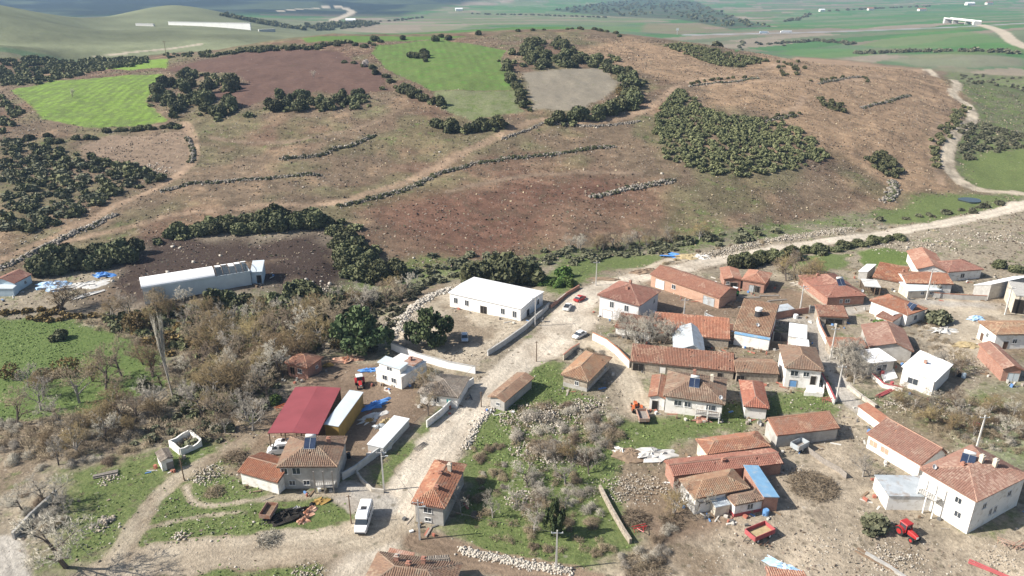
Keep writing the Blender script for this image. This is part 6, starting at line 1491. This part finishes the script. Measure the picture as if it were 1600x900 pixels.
heap(162, 430, 3.0, 1.4, .9, 'tarp_blue', 'dark blue tarpaulin at the edge of the muck yard', 'tarpaulin', .9, cat='tarpaulin')
heap(130, 445, 7.0, 2.6, .4, 'tarp_white', 'pale plastic sheets beside the muck yard', 'plastic_sheet', 1.2, .5, cat='sheet')
heap(140, 460, 5.0, 1.2, .4, 'tarp_white', 'torn white sheeting along the green bank', 'plastic_sheet', 1.3, .8, cat='sheet')
heap(985, 712, 3.6, 2.6, .9, 'earth', 'brown soil mound with white sheeting', 'soil_mound', .4)
heap(970, 707, 1.6, .9, .8, 'tarp_white', 'white plastic bunched beside the soil mound', 'plastic_sheet', 1.3, -.8, cat='sheet')
heap(1018, 712, 4.2, 2.0, .8, 'tarp_white', 'grey white tarpaulin heap behind the middle barn', 'tarpaulin', 1.2, .2, cat='tarpaulin')
heap(1472, 518, 3.0, 1.4, .9, 'tarp_white', 'white plastic rolls beside the round tree', 'plastic_heap', 1.3, .1)
heap(1524, 499, 2.2, 1.3, .9, 'tarp_sky', 'bright sky blue cover behind the right farmhouse', 'tarpaulin', .8, cat='tarpaulin')
heap(1510, 540, 3.4, 2.0, .7, 'hay', 'tan straw patch in the dry yard', 'straw_heap', .5)
heap(1010, 425, 6.0, 2.5, .9, 'earth', 'brown spoil heap behind the lilac grey house', 'soil_heap', .6, .2)
heap(950, 437, 5.0, 1.6, .5, 'earth', 'muddy spoil beside the road above the hall', 'soil_heap', .6, -.2)
heap(1085, 580, 1.6, 1.2, 1.2, 'hay', 'brown hay mound before the stable row', 'hay_heap', .4)
heap(1103, 582, 1.8, 1.2, 1.1, 'hay', 'second hay mound before the stable row', 'hay_heap', .4)
heap(1097, 657, 2.0, 1.0, .8, 'brick', 'heap of spare roof tiles before the veranda', 'tile_heap', 1.0)
heap(1148, 476, 4.0, 2.0, .8, 'earth', 'low dung heap in the brick barn yard', 'dung_heap', .6)
heap(1250, 445, 2.4, 1.4, 1.0, 'limestone', 'grey stone dump behind the brick farmhouse', 'stone_dump', 1.2)
heap(1265, 485, 2.4, .9, .7, 'limestone', 'pale rubble behind the lane brick wall', 'rubble_heap', 1.2)
heap(505, 590, 5.0, 2.2, .7, 'earth', 'ploughed up earth ridge beside the brick cottage', 'earth_ridge', .7, .3)

heap(1222, 886, 2.6, 1.0, .6, 'tarp_sky', 'blue and grey bundle beside the orange roof at the bottom edge', 'bundle', 1.3, -.7, cat='bundle')
def barrel(px, py, label, material='plaster_red', r0=.35, h=1.0):
    x, y = G(px, py); r = thing('barrel', x, y, hz(x, y), 0, label, 'barrel')
    MB().tube((0, 0, 0), (0, 0, h), r0, r0, 14).build('drum', material, r); MB().tube((0, 0, h * .33), (0, 0, h * .36), r0 * 1.05, None, 14).tube((0, 0, h * .66), (0, 0, h * .69), r0 * 1.05, None, 14).tube((0, 0, h), (0, 0, h + .04), r0 * .9, None, 14).build('hoop', material, r)
for px, py, lab, mt, rr in ((1378,586,'red flower tub on the terrace of the modern house','plaster_red',.4),(1393,603,'red barrel at the corner of the modern terrace','plaster_red',.35),(1196,804,'blue basin beside the farm cottage porch','door_blue',.5),(1505,590,'pale blue drum in the plot behind the modern house','plaster_blue',.45),(1498,588,'dark drum in the plot behind the modern house','steel_dark',.4),(1243,497,'white water cube by the lane brick wall','white_paint',.6),(545,795-80,'dark drum before the grey house porch','steel_dark',.4)):
    barrel(px, py, lab, mt, rr)
# cement mixer by the hall corner
x, y = G(848, 503); r = thing('cement_mixer', x, y, hz(x, y), .4, 'small dark cement mixer at the end of the hall wall', 'cement mixer')
MB().tube((0, 0, .8), (.25, 0, 1.3), .38, .22, 12).tube((0, 0, .8), (-.2, 0, .45), .38, .2, 12).build('drum', 'steel_dark', r); MB().tube((-.5, -.3, 0), (0, -.35, .8), .03).tube((.5, -.3, 0), (0, -.35, .8), .03).tube((-.5, .3, 0), (0, .35, .8), .03).tube((.5, .3, 0), (0, .35, .8), .03).build('stand', 'sheet_zinc', r)
wheel(r, -.5, .3, .18, .08); wheel(r, -.5, -.3, .18, .08)

# hens by the trailer
def hen(px, py, rz, label):
    x, y = G(px, py); r = thing('hen', x, y, hz(x, y), rz, label, 'hen', 'hens by the trailer')
    def oval(c, a, b, e, n=8): return [[(c[0] + a * math.cos(t), c[1] + b * math.sin(t) * math.cos(p), c[2] + e * math.sin(t) * math.sin(p)) for p in np.linspace(0, 2 * math.pi, n + 1)[:-1]] for t in np.linspace(.15, math.pi - .15, 6)]
    MB().loft(oval((0, 0, .26), .2, .12, .13)).loft(oval((.2, 0, .42), .07, .055, .09)).tube((.12, 0, .3), (.2, 0, .42), .07, .05, 6).tube((-.15, 0, .28), (-.3, 0, .42), .07, .02, 5).tube((.26, 0, .42), (.31, 0, .41), .02, .005, 4).tube((.02, .05, .16), (.03, .05, 0), .015, .012, 4).tube((.02, -.05, .16), (.03, -.05, 0), .015, .012, 4).build('body', 'door_brown', r)
for k, (a, b) in enumerate(((1187, 853), (1195, 854), (1203, 855), (1199, 850))): hen(a, b, k * 1.3, 'small brown hen pecking below the red trailer')

# ---------------------------------------------------------------- far things
def block(name, px0, px1, h, dep, material, label, cat, d=None):
    A, B_ = survey([px0, px1]); B_ = B_ * (1 - (d or 0)); u = B_ - A; L = float(np.hypot(*u)); c = (A + B_) / 2
    r = thing(name, c[0], c[1], hz(*c), math.atan2(u[1], u[0]), label, cat)
    n = max(2, int(L / 12))
    for k in range(n): MB().box(-L / 2 + L * k / n + .1, -L / 2 + L * (k + 1) / n - .1, -dep / 2, dep / 2, -12, h).build('panel', material, r)
    MB().box(-L / 2, L / 2, -dep / 2 - .3, dep / 2 + .3, h, h + .4).build('coping', 'concrete_new', r)
block('retaining_wall', (264, 39), (392, 43), 5.5, 2, 'plaster_new', 'long pale retaining wall on the grassy hill', 'wall', .06)
block('retaining_wall', (213, 40), (241, 41), 3, 2, 'concrete_new', 'short pale wall left of the long retaining wall', 'wall')
block('retaining_wall', (404, 49), (430, 50), 3, 2, 'concrete_new', 'low pale wall right of the long retaining wall', 'wall')
def truck(px, py, rz, label, box, L=16):
    x, y = G(px, py); r = thing('truck', x, y, hz(x, y), rz, label, 'truck', 'trucks on the motorway')
    MB().box(-L / 2, L / 2 - 3.2, -1.3, 1.3, 1.1, 4.0).build('box_body', box, r); MB().loft([ring(L / 2 - 2.8, 1.25, .6, 2.6, 3.4, 1.15), ring(L / 2 - .6, 1.25, .6, 2.4, 3.2, 1.15), ring(L / 2, 1.2, .6, 1.6, 1.8, 1.1)]).build('cab', 'paint_white', r)
    for s in (-1, 1):
        for k in (-L / 2 + 1.5, -L / 2 + 2.8, L / 2 - 1.6): wheel(r, k, s * 1.1, .5, .35)
rzh = heading((1150, 53), (1300, 49))
truck(1194, 52.5, rzh, 'pale blue box truck on the motorway', 'plaster_blue'); truck(1228, 51.3, rzh + math.pi, 'white articulated truck on the motorway', 'paint_white', 20)
def overpass():
    A, B_ = survey([(1476, 36), (1530, 39)]); u = B_ - A; L = float(np.hypot(*u)) * .9; c = (A + B_) / 2
    r = thing('overpass', c[0], c[1], hz(*c), math.atan2(u[1], u[0]), 'white concrete overpass crossing the motorway', 'bridge')
    MB().box(-L / 2, L / 2, -6, 6, 6.5, 7.6).build('deck', 'concrete_new', r)
    for s in (-1, 1):
        MB().box(-L / 2, L / 2, s * 6 - .25, s * 6 + .25, 7.6, 8.8).build('parapet', 'plaster_new', r)
        MB().box(s * L / 2 - (6 if s > 0 else 0), s * L / 2 + (0 if s > 0 else 6), -6.5, 6.5, -4, 6.5).build('abutment', 'concrete_new', r)
    for k in (-.2, .2): MB().box(L * k - .8, L * k + .8, -5, 5, -4, 6.5).build('pier', 'concrete_new', r)
overpass()
def far_house(px, py, w, d, h, label, roof='tile_red', wall='plaster_white', rz=.2):
    x, y = G(px, py); r = thing('farm_building', x, y, hz(x, y), rz, label, 'building', 'far farm buildings')
    MB().box(-w/2, w/2, -d/2, d/2, -2, h).build('wall', wall, r)
    MB().add([(-w/2-.4,-d/2-.4,h),(w/2+.4,-d/2-.4,h),(w/2+.4,d/2+.4,h),(-w/2-.4,d/2+.4,h),(-w/2-.4,0,h+d*.3),(w/2+.4,0,h+d*.3)],[(0,1,5,4),(2,3,4,5),(1,2,5),(3,0,4),(0,3,2,1)]).build('roof', roof, r)
for px, py, w, d, h, lab, rf in ((717,17,22,10,6,'lone white building on the far pasture','sheet_white'),(548,36,20,12,6,'pale building beside the dark plantation','sheet_white'),(1515,8,30,14,6,'long white farm on the far plain','sheet_white'),(1440,17,22,10,5,'small roofed farm right of the pale lane','tile_red'),(1360,16,18,9,5,'small roofed farm left of the pale lane','tile_red'),(1545,7,24,12,6,'pale barn at the far right of the plain','tile_red'),(1284,18,16,9,5,'tiny farm in the emerald fields','sheet_white')):
    far_house(px, py, w, d, h, lab, rf)
x, y = G(1058, 54); r = thing('gantry_sign', x, y, hz(x, y), 0, 'white signboard standing beside the motorway', 'sign'); MB().tube((0, 0, -1), (0, 0, 7), .4, .4, 8).build('post', 'sheet_zinc', r); MB().box(-2.2, 2.2, -.2, .2, 7, 11).build('board', 'white_paint', r)
x, y = G(259, 82); r = thing('utility_pole', x, y, hz(x, y), 0, 'dark wooden power pole on the rim of the plateau', 'pole'); MB().tube((0, 0, -1), (0, 0, 10), .25, .18, 7).build('shaft', 'wood', r); MB().box(-2, 2, -.12, .12, 9, 9.3).build('crossarm', 'wood', r)
# ---------------------------------------------------------------- stones, tufts, rubble
srng = np.random.default_rng(99)
CUBE = np.array([(-1,-1,-1),(1,-1,-1),(1,1,-1),(-1,1,-1),(-1,-1,1),(1,-1,1),(1,1,1),(-1,1,1)], float) * .5
CF = np.array([(0,3,2,1),(4,5,6,7),(0,1,5,4),(1,2,6,5),(2,3,7,6),(3,0,4,7)])
def stones(name, P, size, material, label, cat='stones', kind='stuff', parent=None, z0=None, origin=None, squash=.65):
    n = len(P); V = CUBE[None] * (1 + srng.uniform(-.35, .35, (n, 8, 3)))
    V[:, 4:, :2] *= srng.uniform(.45, .95, (n, 1, 1)); a = srng.uniform(0, 6.28, n); c, s = np.cos(a), np.sin(a)
    X = V[..., 0] * c[:, None] - V[..., 1] * s[:, None]; Y = V[..., 0] * s[:, None] + V[..., 1] * c[:, None]
    sz = size[:, None]; z = (height(P[:, 0], P[:, 1]) if z0 is None else z0)[:, None]
    W = np.stack([X * sz + P[:, :1], Y * sz * srng.uniform(.6, 1.0, (n, 1)) + P[:, 1:2], V[..., 2] * sz * squash + z + sz * .12], -1)
    if origin is not None: W = W - np.array(origin)
    o = obj_mesh(name, W.reshape(-1, 3), (np.arange(n)[:, None, None] * 8 + CF[None]).reshape(-1, 4), material, parent)
    return tag(o, label, cat, None, kind) if parent is None else o
vis = (gr > 70) & (gr < 620) & (np.abs(az_v) < R(47))
def pick(w, n):
    w = np.where(vis, w, 0); area = gr ** 2; p = w * area; p /= p.sum()
    k = srng.choice(NV, n, p=p); return np.stack([gx[k], gy[k]], 1) + srng.normal(0, .8, (n, 2)), gr[k]
clump = np.clip((fbm(gx, gy, 16, 3, 61) - .42) * 5, 0, 1.5)
P, rr_ = pick(stone * clump * (gr < 230), 6000); stones('loose_stones', P, srng.gamma(1.6, .06, len(P)) + .07, 'limestone', 'pale limestone pieces scattered over the village ground')
P, rr_ = pick(stone * clump * (gr > 225), 2000); stones('loose_stones', P, srng.gamma(1.5, .11, len(P)) + .15, 'limestone', 'pale stones turned up over the hillside')
P, rr_ = pick(stone * (gr > 225), 1200); stones('loose_stones', P, srng.gamma(1.5, .08, len(P)) + .12, 'limestone_dark', 'dull brown stones lying on the hillside')
def tufts(name, P, size, material, label, up=.8):
    n = len(P); z = height(P[:, 0], P[:, 1]); C = np.stack([P[:, 0], P[:, 1], z + size * .18], 1)
    D = np.tile([0, 0, up], (n, 1)); V, F = leaf_quads(srng, C, D, 1.0, .8); V = (V.reshape(n, 4, 3) - C[:, None]) * size[:, None, None] + C[:, None]
    tag(obj_mesh(name, V.reshape(-1, 3), F, material, None, False, {"tint": ('FLOAT', np.repeat(srng.uniform(0, 1, n), 4))}), label, 'grass', None, 'stuff')
P, _ = pick(np.clip(grass - .35, 0, 1) * (gr < 230) * (.4 + clump), 11000); tufts('grass', P, srng.uniform(.15, .42, len(P)), 'leaf_grass', 'rough green grass tufts in the gardens and verges')
P, _ = pick((1 - np.clip(grass, 0, .9)) * (stone > .2) * (gr < 230) * clump, 9000); tufts('weeds', P, srng.uniform(.15, .5, len(P)), 'leaf_dead', 'dry weeds on the village ground')
P, _ = pick((stone > .2) * (gr > 225) * (region != 99), 18000); tufts('weeds', P, srng.uniform(.3, .8, len(P)), 'leaf_dead', 'dry grass stalks over the hillside')
P, _ = pick((stone > .15) * (gr > 225) * clump, 4500); tufts('weeds', P, srng.uniform(.3, .8, len(P)), 'leaf_shrub', 'low green brown weeds over the hillside', .5)

P, _ = pick((stone > .2) * (gr > 225) * (.3 + clump), 22000); tufts('weeds', P, srng.uniform(.35, .85, len(P)), 'leaf_dead', 'pale dry tussocks thick on the stony hillside')
P, _ = pick((stone > .2) * (gr > 225) * np.clip(1.2 - clump, 0, 1), 9000); tufts('weeds', P, srng.uniform(.35, .8, len(P)), 'twig_brown', 'brown stalks thin on the stony hillside')

def field_wall(px, label, n=None, size=(.4, 1.0), wid=1.3, shrub=0, material='limestone_dark', tall=.9):
    L = survey(px); c = L.mean(0); z0 = hz(*c); root = thing('field_wall', c[0], c[1], z0, 0, label, 'wall'); root['kind'] = 'thing'
    tot = sum(np.hypot(*(L[i + 1] - L[i])) for i in range(len(L) - 1)); n = n or int(tot * 9); pts, zz = [], []
    cum = np.cumsum([0] + [np.hypot(*(L[i + 1] - L[i])) for i in range(len(L) - 1)])
    s = srng.uniform(0, tot, n); i = np.clip(np.searchsorted(cum, s, 'right') - 1, 0, len(L) - 2)
    q = L[i] + (L[i + 1] - L[i]) * ((s - cum[i]) / (cum[i + 1] - cum[i]))[:, None]; off = srng.normal(0, wid * .45, (n, 2)); P = q + off
    z = height(P[:, 0], P[:, 1]) + np.clip(tall * (1 - np.hypot(off[:, 0], off[:, 1]) / wid), 0, 1) * srng.uniform(0, 1, n) * (.6 + .8 * vnoise(P[:, 0] / 6, P[:, 1] / 6, 3))
    k = srng.uniform(0, 1, n) < (.94 if material == 'limestone_dark' else .6); sz = srng.uniform(*size, n)
    for m_, sel in ((material, k), ('limestone', ~k)):
        o = stones('stones', P[sel], sz[sel], m_, None, parent=root, z0=z[sel], origin=(c[0], c[1], z0)); o['kind'] = 'stuff'
    if shrub:
        Vs, Fs, Ts, b = [], [], [], 0
        for _ in range(shrub * 2):
            t = srng.uniform(0, tot); j = min(np.searchsorted(cum, t, 'right') - 1, len(L) - 2); w = L[j] + (L[j + 1] - L[j]) * (t - cum[j]) / (cum[j + 1] - cum[j]) + srng.normal(0, .6, 2)
            V, F, T = LOW2[srng.integers(4)]; sc = srng.uniform(.6, 1.3); a = srng.uniform(0, 6.28)
            Vs.append(np.stack([(V[:, 0] * math.cos(a) - V[:, 1] * math.sin(a)) * sc + w[0] - c[0], (V[:, 0] * math.sin(a) + V[:, 1] * math.cos(a)) * sc + w[1] - c[1], V[:, 2] * sc + hz(*w) - z0], 1)); Fs.append(F + b); Ts.append(T); b += len(V)
        o = obj_mesh('undergrowth', np.concatenate(Vs), np.concatenate(Fs), "leaf_oak", root, False, {"tint": ('FLOAT', np.concatenate(Ts))}); o['kind'] = 'stuff'
    return root
field_wall([(438,249),(480,246),(512,240),(525,230)],'dark rubble terrace wall high on the stony slope',None,(.3,.75),1.8,26)
field_wall([(530,232),(560,224),(585,212)],'rubble terrace with a shrub clump high on the slope',None,(.4,1.0),1.6,22)
field_wall([(250,300),(300,286),(360,284),(420,279),(500,274)],'long rubble terrace wall across the middle of the slope',None,(.3,.75),2.0,46)
field_wall([(300,255),(303,238),(298,222),(292,215)],'dark stone edge along the bend of the farm track',None,(.4,.8),1.0,20)
field_wall([(535,322),(590,308),(640,294),(690,270),(740,256),(790,248)],'long rubble wall below the hill track',None,(.3,.75),2.0,60)
field_wall([(790,248),(860,242),(900,236),(960,229)],'rubble wall with bushes continuing below the hill track',None,(.3,.75),2.0,60)
field_wall([(925,308),(965,299),(1000,292),(1055,282)],'curved dark rubble wall on the lower stony slope',None,(.5,1.1),1.7,24)
field_wall([(1078,135),(1130,129),(1185,123)],'low rubble line along the tan slope below the ridge scrub',None,(.3,.7),1.4,22)
field_wall([(1150,187),(1200,189),(1245,181)],'dark terrace line above the dense thicket',None,(.3,.7),1.4,22)
field_wall([(1280,131),(1320,123),(1345,120)],'short terrace line high on the tan slope',None,(.3,.7),1.4,12)
field_wall([(1345,169),(1380,161),(1420,150)],'curved terrace line on the tan slope',None,(.3,.7),1.4,14)
field_wall([(785,218),(850,192),(930,198),(1000,190)],'stony upper edge of the hill track',500,(.4,.8),1.2,0)
field_wall([(0,420),(60,392),(120,362),(180,336)],'rubble edge below the farm track',500,(.5,1.1),2.0,30)
field_wall([(1385,315),(1398,300),(1395,285)],'rocky gully with bushes at the end of the bulldozed slope',None,(.6,1.4),2.4,40)
field_wall([(1100,402),(1180,382),(1260,368),(1330,358)],'pale spoil bank of stones above the upper road',1500,(.15,.5),4.0,0,'limestone_tan')
field_wall([(720,860),(770,872),(830,884),(890,893)],'pale dry stone wall above the brown road',1300,(.18,.42),.9,0,'limestone',.7)
field_wall([(728,700),(742,668),(772,634),(800,612)],'tumbled stones edging the garden strip beside the road',420,(.2,.5),1.0,0,'limestone',.4)
field_wall([(620,520),(635,490),(670,465),(700,452)],'earth and stone bank around the graded hall yard',700,(.3,.8),2.0,0,'limestone',.6)

def stone_heap(px, py, rad, hgt, n, label, size=(.2, .6), material='limestone', sx=1.0):
    x, y = G(px, py); z0 = hz(x, y); root = thing('stone_heap', x, y, z0, 0, label, 'stone heap')
    a = srng.uniform(0, 6.28, n); q = srng.uniform(0, 1, n) ** .75 * rad * (1.15 + .5 * np.sin(a * 3 + px) * .5); P = np.stack([x + q * np.cos(a) * sx, y + q * np.sin(a)], 1)
    z = height(P[:, 0], P[:, 1]) + hgt * .6 * (1 - (q / rad) ** 1.5) * srng.uniform(.2, 1, n) - .05
    sz = size[0] * .55 + (size[1] - size[0]) * .7 * srng.uniform(0, 1, n) ** 2.2
    k = srng.uniform(0, 1, n) < .45
    for m_, sel in ((material, k), ('limestone_tan', ~k)):
        o = stones('stones', P[sel], sz[sel], m_, None, parent=root, z0=z[sel], origin=(x, y, z0)); o['kind'] = 'stuff'
stone_heap(850, 655, 6.5, 2.0, 1300, 'large pale stone heap under brambles in the garden strip', (.2, .65), sx=1.5)
stone_heap(915, 640, 5.0, 1.5, 600, 'stone heap beside the roadside cottage garden', (.2, .6))
stone_heap(850, 708, 4.5, 1.2, 700, 'ruined stone enclosure in the overgrown garden', (.25, .7), sx=1.6)
stone_heap(820, 780, 3.4, .8, 350, 'pale stone heap lower in the overgrown garden', (.2, .55))
stone_heap(985, 765, 4.2, .9, 700, 'collapsed stone wall behind the farm cottage', (.2, .5), sx=1.9)
stone_heap(1075, 765, 2.4, .9, 300, 'white rubble spilling beside the farm cottage', (.15, .4))
stone_heap(165, 818, 1.8, .9, 60, 'grey boulder group on the patchy grass', (.5, 1.1), 'limestone_dark')
stone_heap(170, 748, 2.0, .6, 60, 'pale boulders near the grey logs', (.4, .8))
stone_heap(325, 742, 3.2, .8, 260, 'pale stone pile beside the narrow track', (.25, .7))
stone_heap(285, 838, 1.6, .5, 40, 'pale boulders beside the dark grass hollow', (.4, .8))
stone_heap(480, 896, 2.6, .6, 200, 'stones dumped at the bottom edge near the junction', (.2, .5))
stone_heap(1250, 738, 2.2, .6, 160, 'rubble beside the branch heap', (.2, .5))
stone_heap(1395, 632, 3.0, .7, 260, 'white rubble beside the lane terrace wall', (.2, .6), sx=1.5)
stone_heap(1540, 660, 4.0, .6, 300, 'scattered rubble on the waste ground', (.2, .6), sx=1.8)
stone_heap(1470, 640, 4.0, .6, 300, 'rubble patch below the modern house', (.2, .6), sx=1.8)
stone_heap(1500, 565, 4.0, .5, 260, 'white debris in the plot behind the modern house', (.2, .6), sx=1.6)
stone_heap(1400, 875, 3.6, .7, 420, 'pale rubble line below the red tractor', (.2, .5), sx=1.4)
stone_heap(1560, 875, 3.4, .4, 260, 'pale rubble in the lower farmyard', (.15, .4), sx=1.4)
stone_heap(1300, 850, 6.0, .2, 420, 'spread of pale rubble in the middle of the farmyard', (.12, .4), sx=1.6)
stone_heap(1130, 868, 5.0, .15, 260, 'pale crushed rubble below the farm cottage', (.12, .35), sx=1.5)
stone_heap(1440, 385, 9.0, .6, 420, 'pale rock slope above the top of the village', (.3, .9), sx=2.2)
stone_heap(1540, 370, 10.0, .6, 460, 'pale rock slope beside the upper road', (.3, .9), sx=2.0)
stone_heap(640, 505, 5.0, 1.4, 420, 'pale earth and stone bank behind the broad pine', (.2, .7), sx=1.4)
stone_heap(228, 268, 9.0, .8, 240, 'white rocks among the scrub beside the farm track', (.5, 1.4))
stone_heap(520, 455, 5.0, .8, 240, 'pale rock edge at the corner of the muck yard', (.3, .8), sx=1.6)
for k, (px, py, s) in enumerate(((270, 386, 1.3), (281, 388, .8), (303, 410, 1.4), (345, 400, 1.0), (176, 440, 1.2), (478, 437, 1.1), (489, 441, .8), (502, 440, .9), (487, 454, .8), (478, 456, .8), (515, 444, 1.2), (262, 426, 1.1))):
    x, y = G(px, py); o = stones('boulder', np.array([[x, y]]), np.array([s]), 'limestone', 'white boulder lying in the dark muck yard', 'boulder', None); tag(o, 'white boulder lying in the dark muck yard', 'boulder', 'boulders in the muck yard')

# litter of planks, crates and scrap along the house walls
def litter():
    m, N, L, B = new_mat("litter"); nt = m.node_tree; t = attr(nt, "tint"); cr = N.new("ShaderNodeValToRGB"); cr.color_ramp.interpolation = 'CONSTANT'
    for k, (p, c) in enumerate(((0, (.5, .48, .44)), (.22, (.2, .14, .09)), (.45, (.3, .26, .22)), (.62, (.36, .13, .09)), (.74, (.12, .12, .12)), (.86, (.62, .62, .6)), (.94, (.12, .25, .5)))):
        e = cr.color_ramp.elements[k] if k < 2 else cr.color_ramp.elements.new(p); e.position = p; e.color = (*c, 1)
    L.new(t, cr.inputs[0]); L.new(cr.outputs[0], B.inputs["Base Color"]); B.inputs["Roughness"].default_value = .8
    rg = random.Random(8); V, F, T = [], [], []
    for hs in bpy.data.objects:
        if "roof_top" not in hs or hs.location.y > 260: continue
        w = [c for c in hs.children if c.name.startswith('wall')]
        if not w: continue
        xs = [v.co.x for v in w[0].data.vertices]; ys = [v.co.y for v in w[0].data.vertices]; X, Y = max(xs), max(ys); c, s = math.cos(hs.rotation_euler.z), math.sin(hs.rotation_euler.z)
        for _ in range(rg.randint(4, 13)):
            if rg.random() < .6: lx, ly = rg.uniform(-X, X), -Y - rg.uniform(.4, 2.6)
            else: lx, ly = rg.choice((-1, 1)) * (X + rg.uniform(.4, 2.4)), rg.uniform(-Y, Y)
            x, y = hs.location.x + lx * c - ly * s, hs.location.y + lx * s + ly * c; z = hz(x, y); a = rg.uniform(0, 3.14); pl = rg.random() < .45
            M = Matrix.Translation((x, y, z)) @ Matrix.Rotation(a, 4, 'Z') @ Matrix.Rotation(rg.uniform(-.1, .1), 4, 'Y')
            l, b_, h_ = (rg.uniform(.8, 2.4), rg.uniform(.12, .35), rg.uniform(.06, .2)) if pl else (rg.uniform(.25, .8), rg.uniform(.25, .6), rg.uniform(.2, .7))
            q = MB().box(-l/2, l/2, -b_/2, b_/2, -.05, h_, M); n0 = len(V); V += q.v; F += [tuple(i + n0 for i in f_) for f_ in q.f]; T += [rg.random()] * 8
    tag(obj_mesh('yard_litter', V, F, 'litter', None, False, {"tint": ('FLOAT', T)}), 'planks, crates and scrap littering the yards along the house walls', 'litter', None, 'stuff')
litter()
# ---------------------------------------------------------------- tell look-alikes in short rows apart by their order
def ordinals():
    by = {}
    for o in bpy.data.objects:
        if o.parent is None and o.get("group") and o.get("label"): by.setdefault((o["group"], o["label"]), []).append(o)
    words = ['leftmost', 'second from left', 'third from left', 'fourth from left', 'fifth from left', 'sixth from left', 'seventh from left', 'eighth from left', 'ninth from left', 'tenth from left', 'eleventh from left', 'twelfth from left']
    for (g, lb), os_ in by.items():
        if not 2 <= len(os_) <= 12 or len(lb.split()) > 13: continue
        os_.sort(key=lambda o: o.location.x / max(o.location.y, 1))
        for k, o in enumerate(os_): o["label"] = lb + ', ' + words[k]
ordinals()
# ---------------------------------------------------------------- air
def air():
    lo = float(GZ.min()) - 1.0; s = 9200.0
    o = MB().box(-s, s, -s, s, lo, 132.0).build('haze', None)
    m = bpy.data.materials.new('haze'); m.use_nodes = True; nt = m.node_tree; nt.nodes.clear()
    v = nt.nodes.new('ShaderNodeVolumePrincipled'); v.inputs['Color'].default_value = (0.42, 0.64, 1.0, 1); v.inputs['Density'].default_value = HAZE; v.inputs['Anisotropy'].default_value = 0.1
    out = nt.nodes.new('ShaderNodeOutputMaterial'); nt.links.new(v.outputs[0], out.inputs['Volume']); o.data.materials.append(m)
    tag(o, 'thin blue haze over the valley', 'haze', None, 'stuff')
HAZE = 0.00009
air()
